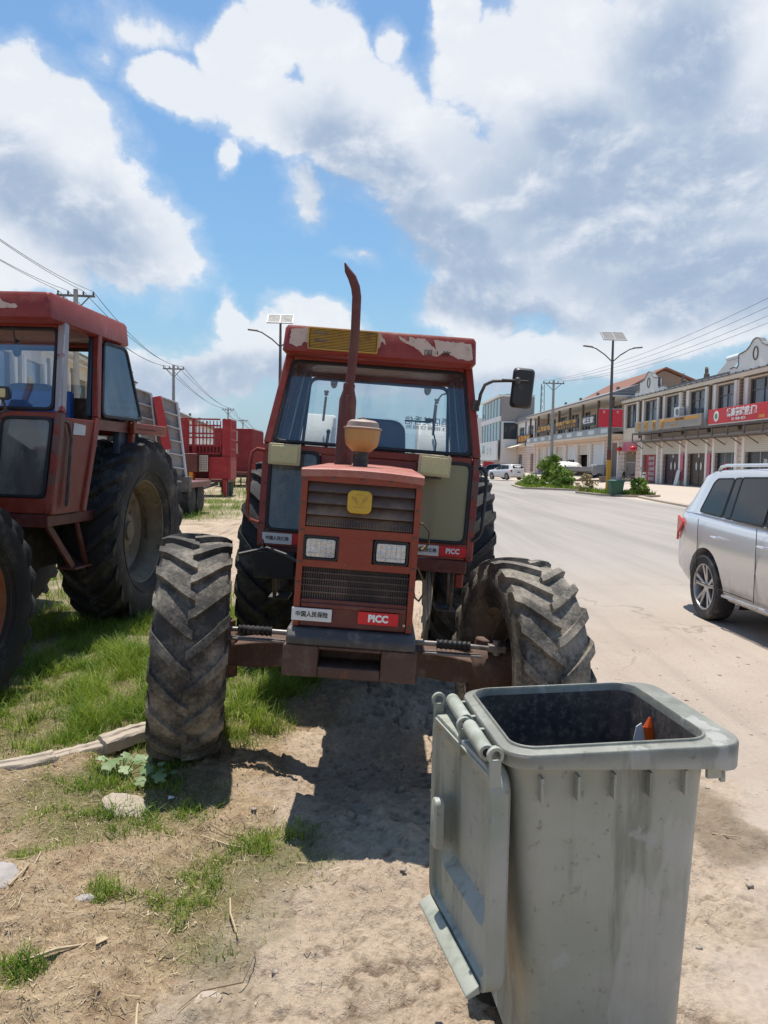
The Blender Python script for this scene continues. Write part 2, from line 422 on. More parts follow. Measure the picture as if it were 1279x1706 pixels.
def smooth(me, ang=38):
    me.shade_smooth()
    try: me.set_sharp_from_angle(angle=R(ang))
    except Exception: pass
def obj(name, mb, mat, parent=None, bevel=0.0, ang=38, seg=2):
    me = bpy.data.meshes.new(name)
    me.from_pydata(mb.v, [], mb.f); me.validate(); me.update()
    import bmesh
    b = bmesh.new(); b.from_mesh(me); bmesh.ops.recalc_face_normals(b, faces=b.faces); b.to_mesh(me); b.free()
    if ang: smooth(me, ang)
    me.materials.append(mat)
    o = bpy.data.objects.new(name, me); scene.collection.objects.link(o)
    if parent is not None: o.parent = parent
    if bevel > 0:
        md = o.modifiers.new('bevel', 'BEVEL'); md.width = bevel; md.segments = seg; md.limit_method = 'ANGLE'; md.angle_limit = R(40)
        md.harden_normals = False
    return o
def tag(o, label, cat, group=None, kind=None):
    if label: o['label'] = label
    if cat: o['category'] = cat
    if group: o['group'] = group
    if kind: o['kind'] = kind
    return o
def thing(name, label, cat, loc=(0, 0, 0), rot=(0, 0, 0), group=None, scale=1.0):
    o = bpy.data.objects.new(name, None); scene.collection.objects.link(o)
    o.empty_display_size = .3
    o.location = loc; o.rotation_euler = rot; o.scale = (scale,) * 3
    return tag(o, label, cat, group)
def dup(root, loc=None, rot=None, label=None, group=None, scale=None):
    def cp(o, par):
        kids = list(o.children)
        c = o.copy(); scene.collection.objects.link(c); c.parent = par
        for ch in kids: cp(ch, c)
        return c
    kids = list(root.children)
    r = root.copy(); scene.collection.objects.link(r)
    for ch in kids: cp(ch, r)
    if loc is not None: r.location = loc
    if rot is not None: r.rotation_euler = rot
    if scale is not None: r.scale = (scale,) * 3 if not isinstance(scale, tuple) else scale
    if label: r['label'] = label
    if group: r['group'] = group
    return r
def text_mesh(body, size, depth=.002, bold=0.0, sx=1.0, shear=0.0, spacing=1.0):
    cu = bpy.data.curves.new('lettering', 'FONT'); cu.body = body; cu.size = size
    cu.extrude = depth / 2; cu.offset = bold; cu.align_x = 'CENTER'; cu.align_y = 'CENTER'; cu.shear = shear
    cu.space_character = spacing; cu.resolution_u = 2
    to = bpy.data.objects.new('lettering', cu); scene.collection.objects.link(to)
    dg = bpy.context.evaluated_depsgraph_get(); me = bpy.data.meshes.new_from_object(to.evaluated_get(dg))
    bpy.data.objects.remove(to); bpy.data.curves.remove(cu)
    if sx != 1.0:
        me.transform(Matrix.Diagonal((sx, 1, 1, 1)))
    return me
def text(body, size, loc, mat, parent, rot=(PI / 2, 0, 0), depth=.002, bold=0.0, sx=1.0, shear=0.0, spacing=1.0, name='lettering', width=None):
    me = text_mesh(body, size, depth, bold, sx, shear, spacing)
    if width:
        xs = [v.co.x for v in me.vertices]
        if xs:
            w = max(xs) - min(xs); me.transform(Matrix.Diagonal((width / w, 1, 1, 1)))
    me.materials.clear(); me.materials.append(mat)
    o = bpy.data.objects.new(name, me); scene.collection.objects.link(o)
    o.parent = parent; o.location = loc; o.rotation_euler = rot
    return o

# ---------------------------------------------------------------- ground
def sstep(x, a, b):
    t = np.clip((x - a) / (b - a), 0, 1); return t * t * (3 - 2 * t)
_rs = np.random.RandomState(5)
_perm = _rs.rand(256, 256)
def vnoise(x, y):
    xi = np.floor(x).astype(int); yi = np.floor(y).astype(int); fx = x - xi; fy = y - yi
    fx = fx * fx * (3 - 2 * fx); fy = fy * fy * (3 - 2 * fy)
    g = lambda i, j: _perm[(xi + i) & 255, (yi + j) & 255]
    return (g(0, 0) * (1 - fx) + g(1, 0) * fx) * (1 - fy) + (g(0, 1) * (1 - fx) + g(1, 1) * fx) * fy
def fbm(x, y, o=5, r=.5):
    s = 0; a = 1; t = 0
    for i in range(o):
        s = s + a * vnoise(x * 2 ** i + 17 * i, y * 2 ** i + 31 * i); t += a; a *= r
    return s / t
def base_z(x, y):
    x = np.asarray(x, float); y = np.asarray(y, float)
    z = .075 - .13 * sstep(x, -1.3, 1.6)
    z = z + .42 * sstep(x, 14.5, 20.5) * sstep(y, 10, 30) + .35 * sstep(x, 15, 21) * sstep(y, 64, 72)
    return z
def masks(x, y):
    """road, grass, straw, damp in 0..1"""
    n = fbm(x * 1.3, y * 1.3, 5); n2 = fbm(x * 4 + 9, y * 4 + 5, 4)
    edge = 1.25 + .9 * (n - .5) * 2 + np.clip(y - 8, 0, 25) * -.005
    road = sstep(x + .5 * (n2 - .5), edge - .25, edge + .55)
    def blob(cx, cy, rx, ry, soft=.5):
        d = np.sqrt(((x - cx) / rx) ** 2 + ((y - cy) / ry) ** 2)
        return 1 - sstep(d + (n2 - .5) * .9 + (n - .5) * .5, 1 - soft, 1 + soft)
    g = np.zeros_like(x)
    for b in ((-2.2, 5.0, .75, 1.35), (-2.5, 6.9, .8, .9), (-3.4, 7.3, .9, .8), (-1.55, 4.85, .45, 1.1), (-1.9, 4.2, .5, .42), (-2.6, 4.4, .5, .7), (-.88, 5.5, .4, 1.15), (-1.25, 3.42, .38, .32), (-1.15, 3.12, .26, .2), (-.98, 3.35, .22, .25),
              (-.42, 2.93, .22, .2, .7), (-.62, 2.62, .2, .22, .8), (-1.36, 2.85, .075, .06), (-.95, 2.6, .07, .07), (-.80, 2.59, .1, .05), (-1.06, 2.17, .09, .07),
              (-.55, 2.36, .13, .1, .8), (-4.4, 9.7, 1.5, .9), (-3.6, 8.4, 1.1, .6), (-1.25, 7.3, .5, 1.6), (-6.2, 21, 2.0, 2.2), (-5.2, 24.2, 1.0, 1.4),
              (-7, 28, 3.0, 1.4), (-9, 15, 2.5, 3), (-13, 22, 4, 8), (-5.5, 37, 3, 5), (-16, 50, 7, 14), (-4, 60, 3, 14), (-1.15, 3.8, .2, .4, .8), (-.8, 4.5, .25, .5)):
        g = np.maximum(g, blob(*b))
    left = 1 - sstep(x + .35 * (n - .5) * 2, -.35, .15)
    straw = left * (1 - sstep(y + (n - .5), 4.4, 6.2)) * (1 - .85 * blob(-.35, 2.05, .32, .62)) * (1 - .9 * blob(-.15, 3.7, .45, .9))
    damp = np.maximum(.9 * blob(1.56, 3.5, .2, .42, .25), .75 * blob(1.62, 2.5, .25, .3, .5))
    mud = .75 * np.maximum(blob(-.46, 2.2, .11, .3, .5), blob(-.36, 2.55, .09, .16, .5))
    return road, g, straw, np.clip(damp, 0, 1), mud
def ground_z(x, y, detail=True):
    x = np.asarray(x, float); y = np.asarray(y, float)
    z = base_z(x, y)
    road, g, straw, damp, mud = masks(x, y)
    near = 1 - sstep(np.hypot(x, y - 2), 6, 26)
    rough = (1 - .93 * road)
    z = z + rough * near * (.035 * (fbm(x * 1.1, y * 1.1, 3) - .5) + .03 * (fbm(x * 4.5 + 3, y * 4.5, 4) - .5)) * (1 - .6 * mud)
    # flaky dried mud: small terraces, clods and curved cracks
    f = fbm(x * 3.1 + 40, y * 2.6 + 11, 5, .58)
    terr = np.floor(f * 13) + sstep(f * 13 % 1.0, 0.0, .10)
    z = z + rough * near * .013 * (terr - 6.5) * (1 - .7 * g)
    c = np.abs(fbm(x * 2.3 + 7, y * 2.3 + 3, 4) - .5)
    z = z - rough * near * .018 * (1 - sstep(c, 0, .012))
    z = z + rough * near * .030 * np.maximum(0, fbm(x * 15, y * 15, 3) - .56) / .44
    z = z - .02 * mud
    # wheel ruts
    z = z + road * near * .006 * (fbm(x * 8, y * 8, 4) - .5)
    return z
def gz(x, y): return float(ground_z(np.array([x]), np.array([y]))[0])

def axis_lines(segs):
    out = []
    for a, b, st in segs:
        out += list(np.arange(a, b, st))
    out.append(segs[-1][1]); return np.array(out)
def make_ground():
    far = [60, 80, 110, 150, 210, 300, 450, 700, 1200]
    xs = np.concatenate([[-1200, -700, -400, -250, -150, -100, -70, -50], axis_lines([(-40, -12, 1.5), (-12, -4, .3), (-4, -2, .06), (-2, 2.0, .0145), (2.0, 3.6, .05), (3.6, 12, .35), (12, 30, .9)]), [40, 60, 90, 150, 250, 450, 800, 1200]])
    ys = np.concatenate([[-600, -200, -60, -20, -8, -3, 0, .8], axis_lines([(1.2, 4.2, .0145), (4.2, 7.5, .035), (7.5, 14, .12), (14, 34, .4), (34, 60, 1.0), (60, 110, 2.5)]), [130, 160, 220, 320, 500, 800, 1400, 2400]])
    X, Y = np.meshgrid(xs, ys); Z = ground_z(X, Y)
    nx, ny = len(xs), len(ys)
    co = np.stack([X, Y, Z], -1).reshape(-1, 3)
    idx = np.arange(nx * ny).reshape(ny, nx)
    q = np.stack([idx[:-1, :-1], idx[:-1, 1:], idx[1:, 1:], idx[1:, :-1]], -1).reshape(-1, 4)
    me = bpy.data.meshes.new('ground')
    me.vertices.add(len(co)); me.vertices.foreach_set('co', co.ravel())
    me.loops.add(q.size); me.loops.foreach_set('vertex_index', q.ravel())
    me.polygons.add(len(q)); me.polygons.foreach_set('loop_start', np.arange(len(q)) * 4)
    me.update(); me.shade_smooth()
    road, g, straw, damp, mud = masks(X, Y)
    f_ = fbm(X * 3.1 + 40, Y * 2.6 + 11, 5, .58) * 13 % 1.0
    edge_ = (1 - sstep(np.abs(f_ - .06), .02, .11)) * (fbm(X * 5, Y * 5, 3) > .48)
    crack_shade = np.maximum(edge_, 1 - sstep(np.abs(fbm(X * 2.3 + 7, Y * 2.3 + 3, 4) - .5), .004, .012)) * (1 - road) * (1 - .8 * straw) * (1 - g)  # painted shade of the cracks and terrace edges, as a mask
    at = me.color_attributes.new('cover', 'FLOAT_COLOR', 'POINT')
    at.data.foreach_set('color', np.stack([road, g, straw, damp], -1).astype(np.float32).ravel())
    a2 = me.color_attributes.new('mud', 'FLOAT_COLOR', 'POINT')
    a2.data.foreach_set('color', np.stack([mud, crack_shade, mud, mud], -1).astype(np.float32).ravel())  # second channel carries the painted crack shade
    m, t, b, out = new_mat('ground_soil_and_road')
    geo = t.node('ShaderNodeNewGeometry'); P = geo.outputs['Position']
    va = t.node('ShaderNodeVertexColor'); va.layer_name = 'cover'
    sp = t.node('ShaderNodeSeparateColor'); t.l.new(va.outputs[0], sp.inputs[0])
    vm = t.node('ShaderNodeVertexColor'); vm.layer_name = 'mud'
    n1 = t.noise(P, 1.6, 6, .6); n2 = t.noise(P, 14, 6, .62); n3 = t.noise(P, 90, 4, .6); n4 = t.noise(P, .35, 4)
    soil = t.mix(t.ss(n1, .3, .7), (.355, .27, .195), (.44, .35, .262))
    soil = t.mix(t.ss(n2, .5, .75, 0, .55), soil, (.185, .125, .08))
    soil = t.mix(t.ss(n3, .55, .75, 0, .5), soil, (.40, .33, .25))
    strawc = t.mix(t.ss(n2, .35, .65), (.25, .17, .105), (.36, .27, .175))
    strawc = t.mix(t.ss(n3, .5, .7, 0, .6), strawc, (.46, .35, .2))
    c = t.mix(t.ss(t.math('ADD', sp.outputs[2], t.math('MULTIPLY', t.math('SUBTRACT', n2, .5), .7)), .3, .7), soil, strawc)
    grassc = t.mix(t.ss(n3, .35, .65), (.10, .085, .035), (.12, .13, .04))
    c = t.mix(t.math('MULTIPLY', sp.outputs[1], .75), c, grassc)
    roadc = t.mix(t.ss(n4, .35, .65), (.315, .258, .212), (.36, .30, .25))
    roadc = t.mix(t.ss(n1, .4, .7, 0, .4), roadc, (.385, .33, .28))
    roadc = t.mix(t.ss(n3, .55, .72, 0, .35), roadc, (.27, .22, .18))
    sx = t.node('ShaderNodeSeparateXYZ'); t.l.new(P, sx.inputs[0])
    vc = t.node('ShaderNodeTexVoronoi'); vc.feature = 'DISTANCE_TO_EDGE'; vc.inputs['Scale'].default_value = .33
    t.l.new(t.vmath('ADD', P, t.vmath('SCALE', t.noise(P, 1.5, 5, .6, out=1), scale=.9)), vc.inputs['Vector'])
    roadc = t.mix(t.math('MULTIPLY', t.ss(vc.outputs['Distance'], .010, .003), t.ss(n4, .42, .56, 0, .55)), roadc, (.15, .12, .10))
    tr_ = t.noise(t.vmath('MULTIPLY', P, (2.2, .10, 1)), 1.0, 5, .65); roadc = t.mix(t.ss(tr_, .5, .72, 0, .45), roadc, (.235, .20, .175))
    farroad = t.ss(sx.outputs[1], 6, 16)
    trk = t.noise(t.vmath('MULTIPLY', P, (1.1, .05, 1)), 1.2, 5, .6)
    roadf = t.mix(t.ss(trk, .35, .65), (.25, .228, .207), (.31, .28, .253))
    roadc = t.mix(farroad, roadc, roadf)
    fore = t.ss(sx.outputs[0], 12.4, 13.2)
    roadc = t.mix(t.math('MULTIPLY', fore, farroad), roadc, (.42, .36, .305))
    c = t.mix(sp.outputs[0], c, roadc)
    c = t.mix(t.math('MULTIPLY', va.outputs[1], t.ss(n2, .3, .6, .8, 1.0)), c, (.195, .15, .105))
    c = t.mix(t.math('MULTIPLY', vm.outputs[1], t.ss(n2, .3, .7, .35, .9)), c, (.25, .21, .145))
    sv = t.node('ShaderNodeSeparateColor'); t.l.new(vm.outputs[0], sv.inputs[0]); c = t.mix(t.math('MULTIPLY', sv.outputs[1], t.ss(n2, .3, .6, .25, .8)), c, (.15, .105, .07))  # crack shade darkened into the soil colour
    n5 = t.noise(P, 38, 6, .7); c = t.vmath('SCALE', c, scale=t.math('MULTIPLY_ADD', n5, t.mix(sp.outputs[0], (1.1, 1.1, 1.1), (.5, .5, .5)), t.mix(sp.outputs[0], (.50, .50, .50), (.78, .78, .78))))
    # dark specks and small stones
    vo = t.node('ShaderNodeTexVoronoi'); vo.inputs['Scale'].default_value = 26; t.l.new(P, vo.inputs['Vector'])
    c = t.mix(t.math('MULTIPLY', t.ss(vo.outputs['Distance'], .10, .05), t.ss(t.noise(P, 9, 2), .58, .66)), c, (.10, .08, .06))
    t.l.new(c, b.inputs['Base Color']); b.inputs['Roughness'].default_value = .93; b.inputs['Specular IOR Level'].default_value = .2
    h = t.math('ADD', t.math('ADD', t.math('MULTIPLY', n2, 1.0), t.math('MULTIPLY', n3, .45)), t.math('MULTIPLY', n5, 1.1))
    bn = t.node('ShaderNodeBump'); bn.inputs['Distance'].default_value = .018
    t.l.new(t.mix(sp.outputs[0], (.95, .95, .95), (.3, .3, .3)), bn.inputs['Strength'])
    t.l.new(h, bn.inputs['Height']); t.l.new(bn.outputs[0], b.inputs['Normal'])
    me.materials.append(m)
    o = bpy.data.objects.new('ground', me); scene.collection.objects.link(o)
    tag(o, None, None, kind='structure')
make_ground()

def raw_mesh(name, V, F, mat, k=4):
    me = bpy.data.meshes.new(name)
    V = np.asarray(V, np.float32); F = np.asarray(F, np.int32)
    me.vertices.add(len(V)); me.vertices.foreach_set('co', V.ravel())
    me.loops.add(F.size); me.loops.foreach_set('vertex_index', F.ravel())
    me.polygons.add(len(F)); me.polygons.foreach_set('loop_start', np.arange(len(F)) * F.shape[1])
    me.update(); me.materials.append(mat)
    return me

def leaf_mat(name, c1, c2, scale=5.0, trans=.35):
    m, t, b, out = new_mat(name)
    geo = t.node('ShaderNodeNewGeometry')
    n = t.noise(geo.outputs['Position'], scale, 3)
    r = t.node('ShaderNodeObjectInfo')
    f = t.math('ADD', t.math('MULTIPLY', n, .9), t.math('MULTIPLY_ADD', geo.outputs['Random Per Island'], .5, -.2))
    c = t.mix(t.ss(f, .2, .8), c1, c2)
    t.l.new(c, b.inputs['Base Color']); b.inputs['Roughness'].default_value = .55
    tl = t.node('ShaderNodeBsdfTranslucent'); t.l.new(c, tl.inputs[0])
    mx = t.node('ShaderNodeMixShader'); mx.inputs[0].default_value = trans
    t.l.new(b.outputs[0], mx.inputs[1]); t.l.new(tl.outputs[0], mx.inputs[2]); t.l.new(mx.outputs[0], out.inputs[0])
    return m
M['grass'] = leaf_mat('grass_blades', (.085, .185, .012), (.34, .42, .06), 4.5, .42)
M['grass_dry'] = leaf_mat('dry_grass', (.30, .22, .10), (.45, .37, .2), 5, .2)
M['leaf'] = leaf_mat('leaf_green', (.045, .095, .015), (.14, .24, .035), 3)
M['leaf_light'] = leaf_mat('light_leaf_green', (.08, .15, .02), (.22, .33, .05), 3)
M['leaf_pale'] = leaf_mat('weed_leaf', (.16, .25, .09), (.30, .40, .20), 12)
M['straw'] = leaf_mat('straw', (.22, .155, .09), (.52, .42, .27), 9, .1)
M['bark'] = pbr('bark', (.11, .085, .06), .9, bump=.02, bump_scale=12)

def blades(pts, hts, wid, lean, seed, mat, name, segs=3, droop=.5):
    """grass blades: pts (n,2); each a bent tapering strip"""
    rs = np.random.RandomState(seed); n = len(pts)
    x, y = pts[:, 0], pts[:, 1]; z = ground_z(x, y) - .004
    a = rs.rand(n) * 2 * PI; dx, dy = np.cos(a), np.sin(a)
    la = rs.rand(n) * 2 * PI; lx, ly = np.cos(la), np.sin(la)
    ln = lean * (.3 + rs.rand(n))
    V = np.zeros((n, (segs + 1) * 2, 3), np.float32)
    for s in range(segs + 1):
        u = s / segs; w = wid * (1 - u) ** .7 * .5 + .0002
        off = ln * hts * u ** 2; zz = z + hts * (u - droop * ln * u ** 2.2 * .6)
        for k, sg in ((0, -1), (1, 1)):
            V[:, s * 2 + k, 0] = x + lx * off + dx * w * sg
            V[:, s * 2 + k, 1] = y + ly * off + dy * w * sg
            V[:, s * 2 + k, 2] = zz
    nv = (segs + 1) * 2
    base = (np.arange(n) * nv)[:, None, None]
    q = np.array([[2 * s, 2 * s + 1, 2 * s + 3, 2 * s + 2] for s in range(segs)])[None]
    F = (base + q).reshape(-1, 4)
    return raw_mesh(name, V.reshape(-1, 3), F, mat)
def scatter(n, x0, x1, y0, y1, dens, seed):
    rs = np.random.RandomState(seed)
    p = np.stack([rs.uniform(x0, x1, n), rs.uniform(y0, y1, n)], 1)
    d = dens(p[:, 0], p[:, 1]); keep = rs.rand(n) < d
    return p[keep], d[keep], rs
def make_vegetation():
    # tufts: denser in clumps
    def dens(x, y):
        g = masks(x, y)[1]; cl = fbm(x * 6 + 2, y * 6 + 8, 4, .6); return np.clip(g * (.07 + .93 * sstep(cl, .46, .64)), 0, 1)
    V = []
    for (n, box, sd, h, w) in ((330000, (-3.3, .1, 1.9, 7.6), 1, .062, .0036), (90000, (-9, .2, 7.6, 30), 2, .13, .010), (26000, (-24, -2, 30, 80), 3, .25, .03)):
        p, d, rs = scatter(n, *box, dens, sd)
        clump = fbm(p[:, 0] * 3.3 + 5, p[:, 1] * 3.3, 3)
        hh = h * (.45 + 1.5 * rs.rand(len(p)) ** 2 + 3.4 * np.clip(clump - .5, 0, 1)) * (.5 + .6 * d)
        big = sstep(p[:, 1], 3.7, 4.3) * .75 + .6
        hh = hh * (big if sd == 1 else 1)
        me = blades(p, hh, w, .75, sd, M['grass'], 'grass')
        o = bpy.data.objects.new('grass', me); scene.collection.objects.link(o)
        tag(o, None, None, kind='stuff')
    # long drooping blades in tussocks
    rs0 = np.random.RandomState(77); cx = []
    for _ in range(4000):
        x, y = rs0.uniform(-2.9, -.4), rs0.uniform(3.0, 6.6)
        if len(cx) < 150 and float(masks(np.array([x]), np.array([y]))[1][0]) > .55 and rs0.rand() < .5 + .5 * (y > 4): cx.append((x, y))
    P = np.concatenate([np.array(c) + rs0.normal(size=(34, 2)) * .030 for c in cx])
    hh = np.repeat(rs0.uniform(.07, .19, len(cx)) * np.where(np.array(cx)[:, 1] > 3.9, 1, .6), 34) * rs0.uniform(.4, 1.1, len(P))
    me = blades(P, hh, .0055, 1.0, 78, M['grass'], 'grass', 5, .8); o = bpy.data.objects.new('grass', me); scene.collection.objects.link(o); tag(o, None, None, kind='stuff')
    # thin dry grass thatch
    def dd(x, y):
        r, g, s, da, mu = masks(x, y); return np.clip((s * .9 + g * .6) * (1 - g * .3) * sstep(fbm(x * 6, y * 6, 3), .3, .6), 0, 1)
    p, d, rs = scatter(60000, -2.9, .2, 1.7, 6.5, dd, 11)
    me = blades(p, .012 + .03 * rs.rand(len(p)) ** 2, .0022, 1.4, 12, M['grass_dry'], 'dry_grass', 2, .9)
    o = bpy.data.objects.new('dry_grass', me); scene.collection.objects.link(o); tag(o, None, None, kind='stuff')
    # straw and chaff lying on the soil
    rs = np.random.RandomState(21)
    def ds(x, y):
        r, g, s, da, mu = masks(x, y); return np.clip(s * .95 + .02 * (1 - r), 0, 1) * (1 - .8 * mu)
    p, d, rs = scatter(70000, -2.2, 2.2, 1.6, 5.5, ds, 22)
    n = len(p); L = (.005 + .04 * rs.rand(n) ** 5) ; W = .0006 + .0014 * rs.rand(n) ** 4; a = rs.rand(n) * 2 * PI
    z = ground_z(p[:, 0], p[:, 1]); z2 = ground_z(p[:, 0] + np.cos(a) * L, p[:, 1] + np.sin(a) * L)
    up0 = .002 + .006 * rs.rand(n); up1 = .002 + .012 * rs.rand(n) ** 2
    V = np.zeros((n, 4, 3), np.float32)
    for k, (e, sg) in enumerate(((0, -1), (0, 1), (1, 1), (1, -1))):
        V[:, k, 0] = p[:, 0] + np.cos(a) * L * e - np.sin(a) * W * sg
        V[:, k, 1] = p[:, 1] + np.sin(a) * L * e + np.cos(a) * W * sg
        V[:, k, 2] = (z if e == 0 else z2) + (up0 if e == 0 else up1)
    me = raw_mesh('straw_litter', V.reshape(-1, 3), np.arange(n * 4).reshape(-1, 4), M['straw'])
    o = bpy.data.objects.new('straw_litter', me); scene.collection.objects.link(o); tag(o, None, None, kind='stuff')
make_vegetation()
def gravel():
    rs = np.random.RandomState(31); V = []; F = []
    def dens(x, y):
        r, g, s, da, mu = masks(x, y); return np.clip(.25 + .5 * r, 0, 1) * (1 - g)
    p, d, rs = scatter(2600, -2.0, 3.4, 1.7, 7.5, dens, 32)
    s = .0025 + .010 * rs.rand(len(p)) ** 5; z = ground_z(p[:, 0], p[:, 1])
    o8 = np.array([[a, b, c] for c in (-.4, .6) for a, b in ((-1, -1), (1, -1), (1, 1), (-1, 1))], float)
    f8 = np.array([(3, 2, 1, 0), (4, 5, 6, 7), (0, 1, 5, 4), (1, 2, 6, 5), (2, 3, 7, 6), (3, 0, 4, 7)])
    n = len(p); jit = 1 + (rs.rand(n, 8, 3) - .5) * .9
    V = (o8[None] * jit * s[:, None, None]) * np.array([1, 1, .6]) + np.stack([p[:, 0], p[:, 1], z], 1)[:, None]
    F = (np.arange(n) * 8)[:, None, None] + f8[None]
    m = pbr('gravel_stone', (.30, .25, .20), .9, var=.4, scale=3)
    me = raw_mesh('gravel', V.reshape(-1, 3), F.reshape(-1, 4), m)
    o = bpy.data.objects.new('gravel', me); scene.collection.objects.link(o); tag(o, None, None, kind='stuff')
gravel()

# ---------------------------------------------------------------- tractors
M['wall_l'] = pbr('lens_rib_grey', (.38, .38, .37), .3)
M['rod'] = pbr('greasy_steel_rod', (.22, .20, .19), .45, metal=.3, dirt=(.1, .07, .05), dirt_amt=.4, dirt_scale=20)
def tyre_mb(Rr, w, n=20, dirn=-1, lugw=.062, lugh=.036, wear=0.0, sd=1):
    rnd = random.Random(sd)
    mb = MB(); Rb = Rr * .545; base = Rr - lugh
    prof = [(Rb - .012, -w * .30), (Rb, -w * .37), (Rb + .025, -w * .405), (Rr * .68, -w * .47), (Rr * .78, -w * .492), (Rr * .86, -w * .485), (base * .965, -w * .44), (base * .99, -w * .34), (base, -w * .15)]
    prof = prof + [(base * 1.003, 0)] + [(r, -h) for r, h in prof[::-1]]
    mb.lathe(prof, 'x', n=72)
    hw = w / 2
    rt = lambda h: Rr - (abs(h) / hw) ** 2.4 * .042 * Rr
    for side in (-1, 1):
        for i in range(n):
            a0 = 2 * PI * (i + (.5 if side > 0 else 0)) / n
            rings = []; K = 7
            wj = 1 + rnd.uniform(-.08, .08)
            for k in range(K + 1):
                t = k / K
                if k < K:
                    h = side * (-.035 * w + (hw * 1.0 + .035 * w) * (t / ((K - 1) / K)))
                    top = rt(h); bot = base * .985 - (abs(h) / hw) ** 3 * .04 * Rr
                    a = a0 + dirn * (.36 * (t ** 1.25))
                else:
                    h = side * hw * 1.0; top = Rr * .862; bot = Rr * .84; a = a0 + dirn * .385
                if k == K - 1: top = Rr * .945; bot = Rr * .87
                dw = lugw * wj * (.82 + .35 * t) / Rr / 2
                sk = .45 * dw
                ring = []
                inner = h * .93 if k >= K - 1 else h
                for (aa, rr, hh) in ((a - dw * 1.18, bot, inner), (a - dw * .86, top, h), (a + dw * .86, top, h), (a + dw * 1.18, bot, inner)):
                    # skew the cross section so the bar runs diagonally
                    ring.append((hh, math.cos(aa) * rr, math.sin(aa) * rr))
                rings.append(ring)
            if dirn * side < 0: rings = [r[::-1] for r in rings]
            mb.loft(rings)
    # thin rib rings on the sidewall
    for sg in (-1, 1):
        mb.lathe([(Rr * .62, sg * w * .44), (Rr * .625, sg * w * .455), (Rr * .64, sg * w * .46), (Rr * .645, sg * w * .45)], 'x', n=64)
    return mb
def rim_mb(Rb, w, dish, sg, hub=.12):
    """barrel and dished disc; sg: outer side"""
    mb = MB(); hw = w * .37
    mb.lathe([(Rb + .018, -hw - .012), (Rb + .02, -hw), (Rb - .012, -hw + .01), (Rb - .03, -hw * .5), (Rb - .055, -hw * .3), (Rb - .055, hw * .3), (Rb - .03, hw * .5), (Rb - .012, hw - .01), (Rb + .02, hw), (Rb + .018, hw + .012)], 'x', n=48)
    return mb
def disc_mb(Rb, w, off, sg, hub, bolts=8):
    mb = MB()
    mb.lathe([(Rb - .052, off + sg * .02), (Rb * .8, off + sg * .03), (Rb * .62, off - sg * .02), (hub * 1.5, off - sg * .03), (hub * 1.4, off + sg * .005), (hub, off + sg * .012), (hub * .95, off + sg * .05), (hub * .55, off + sg * .06), (hub * .5, off + sg * .085), (.001, off + sg * .09)], 'x', n=40)
    for i in range(bolts):
        a = 2 * PI * i / bolts
        mb.tube([(off + sg * .0, math.cos(a) * hub * 1.2, math.sin(a) * hub * 1.2), (off + sg * .035, math.cos(a) * hub * 1.2, math.sin(a) * hub * 1.2)], .013, 6)
    return mb
def rot_copy(mb, ang, c):
    m = Matrix.Translation(c) @ Matrix.Rotation(ang, 4, 'Z'); return mb.xf(m)
def wheel(parent, c, Rr, w, yaw, outer, mt, mr, front, sd, dirn=-1):
    off = outer * (w * .02 if front else -w * .10)
    ho = obj('wheel', rot_copy(disc_mb(Rr * .545, w, off, outer, .105 if front else .15), yaw, c), mr, parent)
    obj('tyre', rot_copy(tyre_mb(Rr, w, 20 if front else 22, dirn, .058 if front else .066, .029 if front else .046, sd=sd), yaw, c), mt, ho, ang=30)
    obj('rim', rot_copy(rim_mb(Rr * .545, w, 0, outer), yaw, c), mr, ho)
    return ho

def quad_panel(mb, pts, th):
    """flat panel from four 3-D corners with thickness"""
    p = [Vector(q) for q in pts]; n = (p[1] - p[0]).cross(p[3] - p[0]).normalized() * (th / 2)
    return mb.loft([[q - n for q in p], [q + n for q in p]])
def beam(mb, p0, p1, w, d, up=(0, 1, 0)):
    p0, p1 = Vector(p0), Vector(p1); z = (p1 - p0).normalized(); y = Vector(up); y = (y - z * y.dot(z)).normalized(); x = y.cross(z)
    ring = lambda p: [p + x * a * w / 2 + y * b * d / 2 for a, b in ((-1, -1), (1, -1), (1, 1), (-1, 1))]
    return mb.loft([ring(p0), ring(p1)])
def win(parent, corners, mgl, gw=.03, round_=.05, name='window', proud=.006):
    """gasketed window in the plane through 4 corners (bl, br, tr, tl)"""
    c = [Vector(q) for q in corners]; o = c[0]; ux = (c[1] - c[0]).normalized(); n = ux.cross(c[3] - c[0]).normalized(); uy = n.cross(ux)
    poly = [((p - o).dot(ux), (p - o).dot(uy)) for p in c]
    outp = rpoly(poly, round_, 4); inn = inset(poly, gw); inn = rpoly(inn, round_ * .8, 4)
    mt = Matrix((ux, uy, n)).transposed().to_4x4(); mt.translation = o
    g = MB().frame(outp, inn, -.012, .012, 'z').xf(mt)
    go = obj(name, g, M['gasket'], parent, .004)
    pane = MB().prism(inset(outp, gw * .45) if False else rpoly(inset(poly, gw * .6), round_ * .8, 4), -.0025, .0025, 'z').xf(mt)
    obj('pane', pane, mgl, go, ang=0)
    return go
